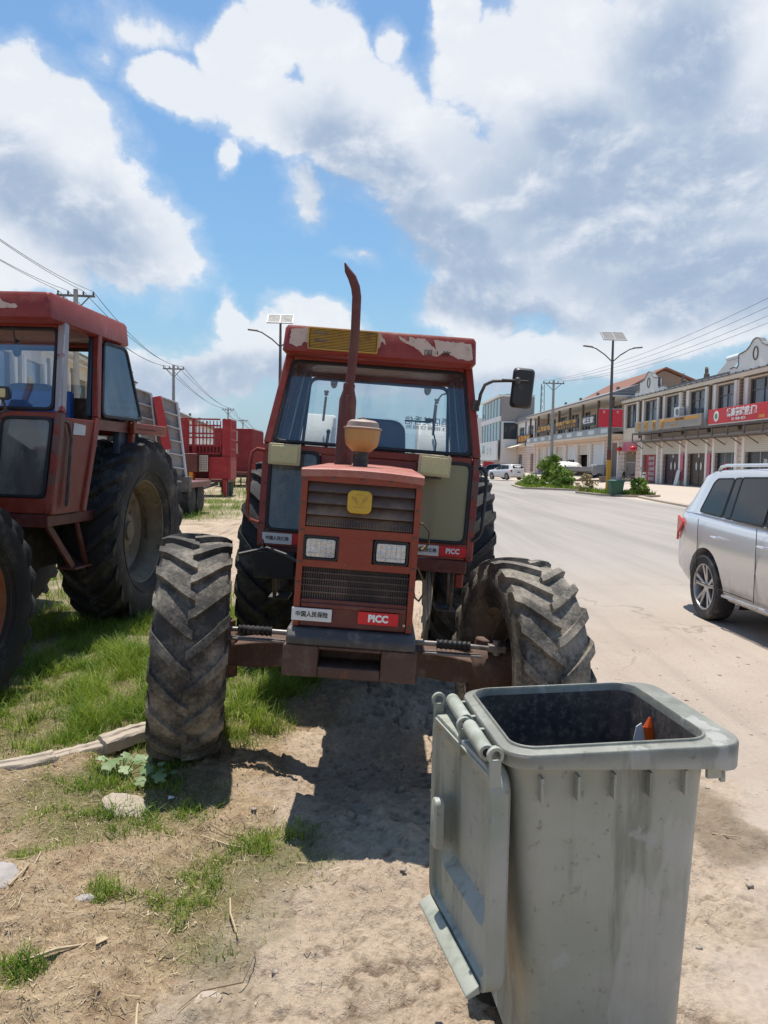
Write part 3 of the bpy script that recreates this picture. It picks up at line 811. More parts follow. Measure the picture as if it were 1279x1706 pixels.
def work_light(parent, c, w=.205, h=.135, tilt=0.0, stalk=None, body=None):
    m = Matrix.Translation(c) @ Matrix.Rotation(tilt, 4, 'Y')
    b = MB().prism(rpoly([(-w / 2, -h / 2), (w / 2, -h / 2), (w / 2, h / 2), (-w / 2, h / 2)], .012), -.02, .0, 'y')
    b.loft([[(x * .98, 0, z * .98) for x, z in rrect(w, h, .012)], [(x * .7, .06, z * .7) for x, z in rrect(w, h, .012)]])
    o = obj('work_light', b.xf(m), body or M['lens_frame'], parent, .003)
    obj('lens', MB().prism(rpoly([(-w / 2 + .016, -h / 2 + .014), (w / 2 - .016, -h / 2 + .014), (w / 2 - .016, h / 2 - .014), (-w / 2 + .016, h / 2 - .014)], .008), -.026, -.018, 'y').xf(m), M['lens_y'], o, .002)
    if stalk:
        s = MB()
        for p0, p1 in stalk: s.tube([p0, p1], .009, 6)
        obj('bracket', s, M['iron'], o)
    return o
def plate(parent, x0, x1, y, z0, z1, mat, txt, ink, size, name='plate', bold=.0, shear=0, width=None):
    o = obj(name, MB().bx(x0, x1, y - .003, y + .003, z0, z1), mat, parent, .0015)
    if txt: text(txt, size, ((x0 + x1) / 2, y - .0045, (z0 + z1) / 2), ink, o, depth=.001, bold=bold, shear=shear, width=width)
    return o
PATCH_A = [(0.117, 2.423), (0.15, 2.41), (0.183, 2.392), (0.184, 2.424), (0.229, 2.411), (0.239, 2.42), (0.283, 2.415), (0.325, 2.384), (0.367, 2.352), (0.343, 2.413), (0.39, 2.412), (0.461, 2.406), (0.469, 2.41), (0.536, 2.408), (0.592, 2.404), (0.607, 2.304), (0.577, 2.297), (0.548, 2.303), (0.513, 2.304), (0.472, 2.321), (0.435, 2.338), (0.411, 2.336), (0.385, 2.314), (0.359, 2.308), (0.33, 2.322), (0.279, 2.31), (0.271, 2.325), (0.241, 2.35), (0.192, 2.37), (0.144, 2.389), (0.123, 2.404)]
PATCH_B = [(-0.579, 2.418), (-0.455, 2.431), (-0.444, 2.33), (-0.463, 2.328), (-0.492, 2.342), (-0.51, 2.317), (-0.537, 2.304), (-0.574, 2.321), (-0.589, 2.323)]
PATCH_C = [(-0.024, 2.42), (-0.006, 2.426), (0.024, 2.392), (0.039, 2.358), (0.018, 2.376), (0.002, 2.375), (-0.002, 2.332), (-0.022, 2.331)]

def rough_edge(poly, step=.012, amp=.0035, sd=3):
    rnd = random.Random(sd); out = []
    for i in range(len(poly)):
        a = Vector(poly[i]); b = Vector(poly[(i + 1) % len(poly)]); n = max(1, int((b - a).length / step))
        for k in range(n):
            p = a.lerp(b, k / n); out.append((p.x + rnd.uniform(-amp, amp), p.y + rnd.uniform(-amp, amp)))
    return out

def tractor(loc, rot, scale, main, label, ft, rt, yaw):
    T = thing('tractor', label, 'tractor', loc, rot, 'red tractors parked at the roadside', scale)
    RED = M['red']
    # --- wheels
    mt_f = M['rubber_f'] if main else M['rubber_r']
    for sg, sd in ((-1, 3), (1, 4)):
        wheel(T, (sg * ft, 0, .572), .585, .355, yaw, sg, mt_f, M['rim'] if main else M['rim_orange'], True, sd)
        wheel(T, (sg * rt, 2.45, .77), .79, .445, 0, sg, M['rubber_r'], M['rim'], False, sd + 4)
    # --- chassis
    ch = MB()
    ch.bx(-.17, .17, -.25, 1.0, .62, 1.12); ch.bx(-.13, .13, -.2, 1.0, .50, .63); ch.bx(-.19, .19, 1.0, 2.7, .52, .98)
    ch.lathe([(.19, .25), (.19, .40), (.14, .42), (.14, .5)], 'x', (0, 2.45, .77), 20); ch.lathe([(.19, -.25), (.19, -.40), (.14, -.42), (.14, -.5)], 'x', (0, 2.45, .77), 20)
    ch.bx(-.26, .26, 2.3, 2.6, .60, .95)
    obj('chassis', ch, M['iron'], T, .012)
    eng = MB()
    for k in range(4): eng.bx(.17, .235, -.1 + k * .24, .06 + k * .24, .78, 1.12)
    for k in range(4): eng.bx(-.235, -.17, -.1 + k * .24, .06 + k * .24, .8, 1.1)
    eng.tube([(.2, -.2, .92), (.2, .8, .92)], .03, 8); eng.lathe([(0.001, 0), (.055, 0), (.055, .16), (.001, .16)], 'z', (.24, .45, .68), 14)
    obj('engine', eng, M['iron'], T, .006)
    # --- front axle
    ax = MB()
    ax.loft([[(x, y, z) for y, z in ((-.09, zb), (.09, zb), (.09, zt), (-.09, zt))] for x, zb, zt in ((-ft + .16, .50, .60), (-.5, .50, .635), (-.2, .53, .66), (.2, .53, .66), (.5, .50, .635), (ft - .16, .50, .60))])
    for sg in (-1, 1):
        ax.lathe([(.001, sg * (ft - .24)), (.10, sg * (ft - .24)), (.13, sg * (ft - .17)), (.13, sg * (ft - .02)), (.09, sg * ft)], 'x', (0, 0, .57), 20)
        ax.tube([(sg * (ft - .2), 0, .42), (sg * (ft - .17), 0, .72)], .05, 10)
    obj('front_axle', ax, M['rust'], T, .008)
    for sg in (-1, 1):
        tr = MB(); x0, x1 = sg * .30, sg * (ft - .12)
        tr.tube([(x0, -.12, .70), (x0 + sg * .12, -.12, .70)], .014, 8)
        pts = [(x0 + sg * (.12 + .012 * k), -.12, .70) for k in range(15)]
        obj('bellows', MB().tube(pts, [.021 if k % 2 else .026 for k in range(15)], 12), M['black'], T)
        tr.tube([(x0 + sg * .29, -.12, .70), (x1, -.10, .69)], .013, 8)
        tr.box((x1, -.10, .695), (.09, .05, .035)); tr.tube([(x1, -.10, .66), (x1, -.10, .735)], .022, 8)
        tr.box((sg * .5, -.125, .655), (.30, .05, .012))
        obj('tie_rod', tr, M['rod'], T, .002)
    # --- front weight carrier with a square opening, and the slab over it
    wc = MB()
    wc.bx(-.285, -.135, -.76, -.28, .665, .80); wc.bx(.135, .285, -.76, -.28, .665, .80)
    wc.bx(-.135, .135, -.755, -.28, .665, .712); wc.bx(-.135, .135, -.755, -.28, .785, .80); wc.bx(-.135, .135, -.60, -.28, .712, .785)
    obj('weight_carrier', wc, M['rust'], T, .006)
    sl = MB().loft([[(x, y, z) for x, y in ((-.275, ya), (.275, ya), (.275, -.2), (-.275, -.2))] for z, ya in ((.803, -.765), (.835, -.765), (.868, -.735))])
    obj('front_slab', sl, M['iron'], T, .008)
    # --- hood shell
    hx = .255
    sh = MB()
    for sg in (-1, 1):
        sh.bx(sg * (hx - .012), sg * hx, -.69, .98, 1.08, 1.53); sh.bx(sg * (hx - .012), sg * hx, -.69, -.42, .88, 1.08)
    obj('hood_side', sh, M['red'], T, .004)
    fr = MB()
    yf = -.70
    fr.bx(-hx - .002, -hx + .024, yf - .012, yf + .03, .872, 1.53); fr.bx(hx - .024, hx + .002, yf - .012, yf + .03, .872, 1.53)
    fr.bx(-hx + .024, hx - .024, yf - .010, yf + .03, 1.497, 1.53)
    band = [(-hx + .024, 1.135), (hx - .024, 1.135), (hx - .024, 1.300), (-hx + .024, 1.300)]
    # headlamp band with two openings
    fr.bx(-hx + .024, hx - .024, yf - .010, yf + .03, 1.130, 1.160); fr.bx(-hx + .024, hx - .024, yf - .010, yf + .03, 1.266, 1.303)
    fr.bx(-hx + .024, -.232, yf - .010, yf + .03, 1.160, 1.266); fr.bx(.222, hx - .024, yf - .010, yf + .03, 1.160, 1.266); fr.bx(-.083, .063, yf - .010, yf + .03, 1.160, 1.266)
    obj('grille_surround', fr, M['red_orange'] if main else M['red'], T, .004)
    lo = MB(); lo.bx(-hx + .024, hx - .024, yf - .004, yf + .03, .872, .992); lo.bx(-hx + .03, hx - .03, yf - .014, yf - .004, .955, .975)
    obj('lower_front_panel', lo, M['red_dark'], T, .004)
    # upper louvres
    gr = MB()
    zz = [1.455, 1.405, 1.355, 1.308]
    for i, z in enumerate(zz):
        h = .042
        gr.loft([[(x, yf - .008 + .0, z), (x, yf + .0, z + h * .35), (x, yf + .022, z + h), (x, yf + .03, z + h), (x, yf + .012, z)] for x in (-hx + .026, hx - .026)])
    gr.bx(-hx + .024, hx - .024, yf + .031, yf + .04, 1.300, 1.497)
    g = obj('grille', gr, M['grille'], T, .002)
    rb = MB()
    for k in range(46):
        x = -hx + .035 + k * (2 * hx - .07) / 45
        rb.bx(x - .0012, x + .0012, yf - .011, yf - .002, 1.306, 1.330)
    obj('grille_ribs', rb, M['grille'], g, ang=0)
    g2 = MB(); g2.bx(-hx + .024, hx - .024, yf + .026, yf + .034, .990, 1.132)
    for k in range(44):
        x = -hx + .034 + k * (2 * hx - .068) / 43; g2.bx(x - .0022, x + .0022, yf + .008, yf + .026, .992, 1.130)
    for z in (1.018, 1.046, 1.074, 1.102): g2.bx(-hx + .026, hx - .026, yf + .004, yf + .008, z, z + .006)
    obj('lower_grille', g2, M['grille_dk'], T, ang=0)
    bd = MB().prism(rrect(.104, .098, .024, 5, -.006, 1.422), yf - .028, yf - .004, 'y'); bo = obj('badge', bd, M['yellow'], T, .005)
    bd2 = MB()
    for sg in (-1, 1):
        for k in range(3): bd2.box((-.006 + sg * (.012 + .009 * k), yf - .0285, 1.425 + .006 * k), (.0045, .002, .03 - .006 * k), (0, sg * .35, 0))
    bd2.box((-.006, yf - .0285, 1.40), (.05, .002, .004)); bd2.box((-.006, yf - .0285, 1.453), (.03, .002, .004))
    obj('emblem', bd2, M['yellow_ac'], bo, ang=0)
    for cx in (-.158, .143):
        hl = MB().frame(rrect(.150, .104, .012, 3, cx, 1.213), rrect(.132, .086, .008, 3, cx, 1.213), yf - .016, yf + .02, 'y')
        ho = obj('headlight', hl, M['gasket'], T, .002)
        le = MB().loft([[(x, y, z) for x, z in rrect(w, h, .008, 3, cx, 1.213)] for y, w, h in ((yf + .012, .132, .086), (yf - .006, .131, .085), (yf - .012, .122, .076))])
        obj('lens', le, M['lens'], ho, .001)
        ri = MB()
        for k in range(5): ri.bx(cx - .044 + k * .022 - .0007, cx - .044 + k * .022 + .0007, yf - .0132, yf - .011, 1.178, 1.248)
        ri.bx(cx - .060, cx + .060, yf - .0135, yf - .011, 1.190, 1.192)
        obj('reflector_rib', ri, M['wall_l'], ho, ang=0)
    if main:
        plate(T, -.262, -.090, yf - .020, .898, .953, M['white'], '中国人民保险', M['ink'], .026, bold=.0004, width=.138)
        plate(T, .022, .196, yf - .018, .900, .954, M['sign_red'], 'PICC', M['ink_w'], .042, bold=.0022, width=.086, name='plate')
        bt = MB().lathe([(.001, 0), (.006, 0), (.006, .01), (.001, .01)], 'y', (.222, yf - .012, .905), 8); obj('bolt', bt, M['chrome'], T)
    b0 = None
    spots = [((x, yf - .012, z), 0) for x in (-.243, .243) for z in (.90, 1.06, 1.15, 1.285, 1.40, 1.50)] + [((x, yf - .010, 1.515), 0) for x in (-.12, 0, .12)]
    spots += [((s_ * .68, .966 + .02 * k, 1.02 + .13 * k), 1) for s_ in (-1, 1) for k in range(5)]
    for p_, _k in spots:
        if b0 is None:
            b0 = obj('bolt', MB().lathe([(.001, -.005), (.0055, -.004), (.0065, .0)], 'y', (0, 0, 0), 8), M['iron'], T); bo_ = b0
        else:
            bo_ = b0.copy(); scene.collection.objects.link(bo_)
        bo_.location = p_
    sm_ = MB()
    for s_ in (-1, 1):
        for k in range(6): sm_.bx(s_ * (hx + .0005), s_ * (hx + .004), -.35, .1, 1.20 + k * .045, 1.215 + k * .045)
        sm_.bx(s_ * hx, s_ * (hx + .002), .36, .366, 1.08, 1.53)
    obj('side_louvre', sm_, M['gasket'], T, ang=0)
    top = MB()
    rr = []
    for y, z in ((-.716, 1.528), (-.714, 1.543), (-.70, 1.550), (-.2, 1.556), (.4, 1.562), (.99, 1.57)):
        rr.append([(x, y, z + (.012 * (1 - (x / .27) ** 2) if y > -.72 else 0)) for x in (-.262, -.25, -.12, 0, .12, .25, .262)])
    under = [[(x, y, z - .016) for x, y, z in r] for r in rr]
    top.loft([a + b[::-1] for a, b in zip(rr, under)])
    obj('hood_top', top, M['red_sunlit'], T, .003)
    # --- exhaust stack
    ex = MB()
    pts = [(-.146, .35, 1.55), (-.144, .35, 1.68), (-.144, .35, 1.93), (-.142, .35, 2.01), (-.134, .35, 2.10), (-.13, .35, 2.30), (-.136, .35, 2.50), (-.146, .345, 2.55), (-.168, .34, 2.60), (-.195, .335, 2.635), (-.214, .33, 2.675)]
    ex.tube(pts, [.050, .050, .048, .026, .0255, .0255, .0255, .0255, .024, .018, .004], 14)
    ex.box((-.144, .30, 1.78), (.018, .012, .34)); ex.tube([(-.144, .35, 1.99), (-.141, .35, 2.02)], .033, 12)
    obj('exhaust_stack', ex, M['stack'], T, .002)
    # --- air pre-cleaner
    cl = MB().lathe([(.036, 1.56), (.036, 1.632), (.040, 1.634), (.040, 1.642), (.048, 1.645), (.064, 1.66), (.078, 1.672), (.086, 1.70), (.091, 1.752), (.085, 1.756)], 'z', (-.035, -.1, 0), 28)
    co = obj('air_cleaner', cl, M['cream'], T)
    obj('neck', MB().lathe([(.037, 1.56), (.037, 1.594), (.041, 1.595), (.041, 1.602), (.037, 1.604), (.037, 1.632), (.041, 1.635), (.041, 1.642)], 'z', (-.0345, -.1, 0), 24), M['black'], co)
    obj('cap', MB().lathe([(.088, 1.753), (.098, 1.757), (.098, 1.762), (.082, 1.766), (.077, 1.79), (.060, 1.800), (.012, 1.805), (.010, 1.815), (.001, 1.817)], 'z', (-.035, -.1, 0), 28), M['tan_metal'], co)
    # ------------------------------------------------ cab
    A0 = lambda s: (s * .675, 1.00, 1.0); A1 = lambda s: (s * .69, 1.10, 1.665); A2 = lambda s: (s * .605, 1.30, 2.28)
    C0 = lambda s: (s * .675, 2.22, 1.25); C1 = lambda s: (s * .69, 2.24, 1.66); C2 = lambda s: (s * .60, 2.18, 2.30)
    B0 = lambda s: (s * .68, 1.42, 1.0); B1 = lambda s: (s * .695, 1.60, 1.66); B2 = lambda s: (s * .605, 1.80, 2.30)
    for s in (-1, 1):
        low = MB(); up = MB()
        beam(low, A0(s), A1(s), .05, .06); beam(up, A1(s), A2(s), .05, .065)
        obj('front_pillar', up, M['red'] if main else M['peeled'], T, .008); obj('front_pillar', low, RED, T, .008)
        bp = MB(); beam(bp, B0(s), B1(s), .045, .06); beam(bp, B1(s), B2(s), .045, .06); obj('centre_pillar', bp, M['red'] if main else RED, T, .008)
        cp = MB(); beam(cp, C0(s), C1(s), .045, .06); beam(cp, C1(s), C2(s), .045, .06); obj('rear_pillar', cp, RED, T, .008)
        # inner lining
        ln = MB(); beam(ln, (s * .645, 1.62, 1.66), (s * .565, 1.82, 2.28), .035, .10); beam(ln, (s * .635, 2.14, 1.4), (s * .635, 2.16, 1.66), .05, .17); beam(ln, (s * .635, 2.16, 1.66), (s * .56, 2.12, 2.28), .05, .17)
        obj('cab_lining', ln, M['cabin'], T, .01)
        # side panels below the belt
        pn = MB(); quad_panel(pn, [(s * .672, 1.02, 1.0), (s * .676, 1.42, 1.0), (s * .692, 1.60, 1.64), (s * .686, 1.12, 1.64)], .02)
        quad_panel(pn, [(s * .677, 1.44, 1.02), (s * .677, 1.66, 1.30), (s * .69, 2.22, 1.40), (s * .692, 1.62, 1.64)], .016) if False else None
        obj('door' if main else 'side_panel', pn, M['red'], T, .004)
        pq = MB(); quad_panel(pq, [(s * .680, 1.62, 1.58), (s * .680, 2.20, 1.58), (s * .690, 2.22, 1.655), (s * .690, 1.62, 1.655)], .02); obj('belt_panel', pq, M['red_dark'], T)
        if main:
            win(T, [(s * .690, 1.14, 1.67), (s * .696, 1.59, 1.67), (s * .612, 1.78, 2.25), (s * .612, 1.32, 2.25)][::1] if s > 0 else [(s * .696, 1.59, 1.67), (s * .690, 1.14, 1.67), (s * .612, 1.32, 2.25), (s * .612, 1.78, 2.25)], M['wind_tint'], .022, .04, 'side_window')
            win(T, [(s * .698, 1.65, 1.68), (s * .694, 2.20, 1.68), (s * .606, 2.16, 2.24), (s * .606, 1.83, 2.24)] if s > 0 else [(s * .694, 2.20, 1.68), (s * .698, 1.65, 1.68), (s * .606, 1.83, 2.24), (s * .606, 2.16, 2.24)], M['wind_tint'], .022, .05, 'quarter_window')
        else:
            # quarter window hinged open at its rear edge
            k = .05 * s
            if s > 0: win(T, [(.702, 1.66, 1.67), (.76, 2.26, 1.67), (.66, 2.20, 2.25), (.615, 1.86, 2.25)], M['wind_tint'], .024, .06, 'quarter_window')
            else: win(T, [(-.694, 2.20, 1.68), (-.698, 1.65, 1.68), (-.606, 1.83, 2.24), (-.606, 2.16, 2.24)], M['wind_tint'], .022, .05, 'quarter_window')
        # mudguard rail
        mg = MB(); mg.bx(s * .70, s * .74, 2.16, 2.86, 1.575, 1.66); mg.bx(s * .60, s * .74, 2.20, 2.62, 1.60, 1.625)
        obj('mudguard', mg, M['red_orange'], T, .006)
        # step
        st = MB(); beam(st, (s * .60, 1.10, .93), (s * .62, 1.42, .60), .02, .055); beam(st, (s * .60, 1.50, .93), (s * .62, 1.62, .60), .02, .04)
        st.bx(s * .52, s * .66, 1.38, 1.64, .585, .60)
        obj('step', st, M['iron'] if main else M['red_dark'], T, .003)
    # rails across the front
    f = MB()
    f.bx(-.655, .655, .985, 1.035, 1.005, 1.105)
    beam(f, (-.66, 1.115, 1.645), (.66, 1.115, 1.645), .05, .05, (0, 1, 0))
    obj('top_rail', MB().bx(-.575, .575, 1.27, 1.33, 2.235, 2.30), M['red'], T, .006)
    obj('top_rail', MB().bx(-.60, .60, 2.16, 2.22, 2.235, 2.30), M['red'], T, .006)
    obj('rear_rail', MB().bx(-.655, .655, 2.20, 2.25, 1.55, 1.62), M['red'], T, .006)
    quad_panel(f, [(-.335, 1.02, 1.105), (.305, 1.02, 1.105), (.305, 1.105, 1.62), (-.335, 1.105, 1.62)], .02)
    obj('cab_frame', f, M['red'], T, .006)
    si = MB(); si.bx(-.665, .665, .99, 1.06, .915, .998); si.bx(-.64, -.60, 1.0, 2.1, .915, .99); si.bx(.60, .64, 1.0, 2.1, .915, .99)
    obj('cab_sill', si, M['red_dark'], T, .006)
    rf = MB(); rf.bx(-.6, .6, 1.05, 2.18, .985, 1.0)
    obj('cab_floor', rf, M['iron'], T)
    win(T, [(-.655, 1.085, 1.678), (.655, 1.085, 1.678), (.585, 1.272, 2.245), (-.585, 1.272, 2.245)], M['wind'], .020, .05, 'windshield')
    win(T, [(-.655, .985, 1.105), (-.335, .985, 1.105), (-.335, 1.068, 1.635), (-.665, 1.068, 1.635)], M['wind_low'], .020, .05, 'lower_window')
    win(T, [(.305, .985, 1.105), (.650, .985, 1.105), (.662, 1.068, 1.635), (.305, 1.068, 1.635)], M['board'] if main else M['wind_low'], .020, .05, 'lower_window')
    win(T, [(.60, 2.235, 1.64), (-.60, 2.235, 1.64), (-.56, 2.185, 2.235), (.56, 2.185, 2.235)], M['wind'], .025, .07, 'rear_window')
    # roof
    rp = []
    for z, sx, y0, y1 in ((2.262, .612, 1.10, 2.27), (2.28, .632, 1.07, 2.30), (2.425, .624, 1.08, 2.285), (2.446, .612, 1.095, 2.27), (2.458, .50, 1.22, 2.15)):
        r_ = .022 if z < 2.42 else .03
        rp.append([(x, y, z) for x, y in rrect(2 * sx, y1 - y0, r_, 3, 0, (y0 + y1) / 2)])
    obj('roof', MB().loft(rp), M['red_roof'], T, 0)
    yr = 1.074
    def patch(poly, y, sd):
        return obj('peeling_patch', MB().prism(rough_edge(poly, sd=sd), y, y + .012, 'y'), M['peel'], T, ang=0)
    if main:
        for i, pl in enumerate((PATCH_A, PATCH_B, PATCH_C)): p_ = patch([(x * 1.0, z) for x, z in pl], yr - .004, i + 3)
        text('国 1 旅', .036, (.375, yr - .006, 2.328), M['ink'], p_, depth=.001, width=.17)
        ac = MB(); ac.frame(rrect(.456, .142, .008, 2, -.240, 2.364), rrect(.44, .122, .006, 2, -.240, 2.364), yr - .028, yr + .01, 'y')
        ac.bx(-.46, -.02, yr - .006, yr + .004, 2.30, 2.43)
        for k in range(12):
            z = 2.308 + k * .0098; ac.bx(-.455, -.025, yr - .022, yr - .006, z, z + .0052)
        a_ = obj('roof_vent', ac, M['yellow_ac'], T, .001)
        obj('slot', MB().bx(-.425, -.345, yr - .0245, yr - .018, 2.394, 2.408).bx(-.425, -.345, yr - .0245, yr - .018, 2.346, 2.360), M['grille'], a_)
        work_light(T, (-.555, .955, 1.602), stalk=[((-.62, .99, 1.56), (-.66, 1.05, 1.56)), ((-.5, .99, 1.6), (-.5, 1.1, 1.64))])
        work_light(T, (.402, .90, 1.602), tilt=.04, stalk=[((.30, .93, 1.53), (.25, .88, 1.515)), ((.26, .90, 1.52), (.45, .90, 1.525)), ((.42, .9, 1.525), (.43, 1.04, 1.56)), ((.30, .9, 1.52), (.24, .8, 1.53))])
        plate(T, -.668, -.475, .980, 1.022, 1.092, M['white'], '中国人民保险', M['ink'], .028, bold=.0006, width=.15)
        plate(T, -.473, -.40, .980, 1.026, 1.092, M['sign_red'], '', None, .02)
        plate(T, .30, .478, .980, 1.020, 1.088, M['white'], '中国人民保险', M['ink'], .028, bold=.0006, width=.15)
        plate(T, .480, .655, .979, 1.024, 1.090, M['sign_red'], 'PICC', M['ink_w'], .046, bold=.002, width=.088)
        # tank box under the cab, red lug on the other side
        obj('battery_box', MB().bx(-.70, -.44, .93, 1.25, .80, .975), M['black'], T, .008)
        hs = MB().tube([(-.78, .80, .96), (-.62, .90, 1.0), (-.5, .88, .97), (-.35, .75, .92), (-.22, .6, .88)], .011, 8); obj('hose', hs, M['iron'], T)
        obj('lug_bracket', MB().bx(.60, .655, 1.0, 1.04, .82, .912), M['red'], T, .01)
        for s, m_, xo, pts in ((-1, M['red'], 0, [(-.70, 1.05, 1.62), (-.745, 1.03, 1.625), (-.775, 1.02, 1.60), (-.785, 1.01, 1.5), (-.775, .99, 1.2), (-.755, .985, 1.165), (-.70, .99, 1.15)]),
                               (1, M['black'], 0, [(.70, 1.08, 1.60), (.725, 1.05, 1.61), (.75, 1.04, 1.58), (.757, 1.02, 1.5), (.745, .99, 1.2), (.73, .985, 1.165), (.69, .99, 1.13)])):
            obj('grab_rail', MB().tube(pts, .012, 8), m_, T)
        ma = MB().tube([(.655, 1.18, 1.99), (.672, 1.10, 2.02), (.678, 1.08, 2.09), (.70, 1.07, 2.15), (.75, 1.06, 2.178), (.84, 1.05, 2.186), (.985, 1.04, 2.19)], .0115, 8)
        ma.box((.662, 1.17, 2.02), (.045, .05, .07))
        mo = obj('mirror_arm', ma, M['black'], T)
        hd = MB().loft([[(x, y, z) for x, z in rrect(w, h, .028, 4, .868, 2.178)] for y, w, h in ((1.055, .128, .246), (1.045, .142, .262), (1.025, .138, .256), (1.005, .118, .228))])
        hm = obj('mirror', hd.xf(Matrix.Translation((0, .03, 0)) @ Matrix.Rotation(R(2), 4, 'Y')), M['black'], T, .003)
        nb = MB().ell((.90, 1.01, 2.215), (.020, .02, .024)); nb.tube([(.80, 1.015, 2.217), (.97, 1.015, 2.22)], .005, 6)
        obj('clamp', nb.xf(Matrix.Translation((-.0, .0, -.03))), M['iron'], hm)
        # cable loops right of the hood
        cb = MB().tube([(.255, -.15, 1.30), (.30, -.17, 1.31), (.335, -.18, 1.27), (.335, -.18, 1.21), (.31, -.17, 1.175), (.275, -.16, 1.18)], .0055, 6)
        cb.tube([(.258, -.3, 1.12), (.285, -.31, 1.10), (.315, -.32, 1.04), (.318, -.32, .98), (.30, -.31, .945), (.28, -.3, .96), (.265, -.3, 1.02)], .0055, 6)
        cb.tube([(.27, .2, 1.15), (.33, .35, 1.12), (.36, .5, 1.13), (.34, .7, 1.10)], .005, 6)
        obj('cable', cb, M['wire'], T)
        # things in the cab seen through the glass
        for x, z in ((-.37, 2.215), (.39, 2.215)): obj('rear_lamp', MB().ell((x, 2.31, z), (.030, .03, .05)), M['black'], T)
        for x, z0, z1 in ((-.442, 1.90, 2.10), (.464, 1.85, 2.10)):
            q = MB().tube([(x, 2.36, z0), (x + .01, 2.36, z1)], .010, 8); q.ell((x + .011, 2.36, z1 + .018), (.018, .018, .012)); q.ell((x + .011, 2.36, z1 + .04), (.022, .022, .014)); obj('rear_stalk', q, M['black'], T)
        obj('wiper_cable', MB().tube([(.58, 2.20, 2.20), (.50, 2.21, 2.17), (.455, 2.21, 2.10), (.448, 2.21, 1.95), (.46, 2.21, 1.86), (.485, 2.2, 1.78), (.48, 2.2, 1.70)], .007, 6), M['black'], T)
        tx = text('酒店美香信', .075, (.40, 2.182, 1.945), M['grille'], T, rot=(PI / 2, 0, PI), depth=.001, width=.36)
        tx2 = text('住宿餐饮服务', .034, (.40, 2.183, 1.895), M['grille'], T, rot=(PI / 2, 0, PI), depth=.001, width=.34)
        fc = MB(); fc.loft([[(x, y, z) for x, z in rrect(.27, h, .03, 3, -.50, 1.54 + h / 2)] for y, h in ((2.27, .10), (2.36, .28), (2.50, .42), (2.85, .44))])
        fc.loft([[(x, y, z) for x, z in rrect(.32, h, .03, 3, .50, 1.54 + h / 2)] for y, h in ((2.27, .10), (2.36, .28), (2.50, .41), (2.85, .43))])
        obj('fender_cover', fc, M['cloth'], T, .01)
        obj('lever', MB().tube([(-.36, 1.62, 1.5), (-.34, 1.66, 1.78)], .011, 6).ell((-.34, 1.66, 1.79), (.016, .016, .02)), M['black'], T)
        obj('grab_handle', MB().tube([(.22, 2.1, 1.94), (.42, 2.1, 1.94)], .007, 6).box((.41, 2.1, 1.955), (.06, .03, .03)), M['black'], T)
    else:
        patch([(-.40, 2.415), (-.1, 2.42), (.22, 2.418), (.25, 2.40), (.28, 2.40), (.31, 2.375), (.335, 2.365), (.40, 2.36), (.41, 2.345), (.40, 2.335), (-.40, 2.335)], yr - .004, 9)
        # lamp on the belt rail
        work_light(T, (.34, .98, 1.775), .145, .085, 0, [((.34, 1.02, 1.74), (.345, 1.06, 1.66)), ((.30, 1.02, 1.62), (.345, 1.05, 1.68))], M['black'])
        hr = MB().tube([(.70, 1.12, 1.62), (.715, 1.16, 1.60), (.715, 1.20, 1.50), (.71, 1.15, 1.05)], .011, 8); obj('grab_rail', hr, M['iron'], T)
        tb = MB().bx(.36, .60, 1.86, 2.12, 1.60, 1.82); obj('tool_box', tb, M['rust'], T, .006)
        lb = MB().prism(rpoly([(1.25, 1.53), (1.42, 1.53), (1.43, 1.60), (1.27, 1.61)], .01), .698, .702, 'x'); obj('sticker', lb, M['white'], T)
        bs = MB().bx(-.1, .42, 1.75, 1.82, 1.55, 1.86); obj('backrest', bs, pbr('bright_blue_panel', (.03, .12, .42), .5), T, .01)
        mi = MB().tube([(.3, 1.20, 2.23), (.3, 1.24, 2.12)], .006, 6).ell((.3, 1.25, 2.10), (.035, .015, .06)); obj('interior_mirror', mi, M['black'], T)
    # seat and steering wheel
    bk = MB().loft([[(x, y, z) for x, z in rpoly([(-.27, zb), (.27, zb), (.22, zt), (-.20, zt)], .11, 5)] for y, zb, zt in ((2.0, 1.30, 1.90), (1.92, 1.27, 1.93), (1.90, 1.29, 1.91))])
    so = obj('seat', bk, M['seat'], T, .02)
    obj('cushion', MB().loft([[(x, y, z) for x, y in rrect(.46, .44, .08, 3, 0, 1.74)] for z in (1.18, 1.27, 1.30)]), M['seat'], so, .02)
    sw = MB()
    ring = [(.19 * math.cos(2 * PI * k / 28), .19 * math.sin(2 * PI * k / 28), 0) for k in range(29)]
    sw.tube(ring, .014, 8, cap=False)
    for k in range(3):
        a = 2 * PI * k / 3 + .5; sw.tube([(0, 0, -.02), (.185 * math.cos(a), .185 * math.sin(a), 0)], .009, 6)
    sw.ell((0, 0, -.015), (.045, .045, .025)); sw.xf(Matrix.Translation((.02, 1.48, 1.60)) @ Matrix.Rotation(R(38), 4, 'X'))
    sw.tube([(.02, 1.49, 1.59), (.02, 1.30, 1.25)], .025, 8)
    obj('steering_wheel', sw, M['black'], T)
    ds = MB().loft([[(x, y, z) for y, z in ((1.16, 1.0), (1.45, 1.0), (1.42, 1.45), (1.28, 1.58), (1.17, 1.60))] for x in (-.26, .26)])
    obj('dashboard', ds, M['cabin'], T, .02)
    return T
TR_A = tractor((-.18, 3.98, .012), (0, R(3.3), 0), 1.0, True, 'nearest red tractor facing the camera, weathered paint and a tall exhaust stack on its hood', .85, .745, R(12))
TR_B = tractor((-3.33, 4.57, .06), (0, R(1.0), R(-5)), 1.13, False, 'second red tractor, cut off at the left edge, with a doorless cab and peeled pillar', .68, .56, R(2))

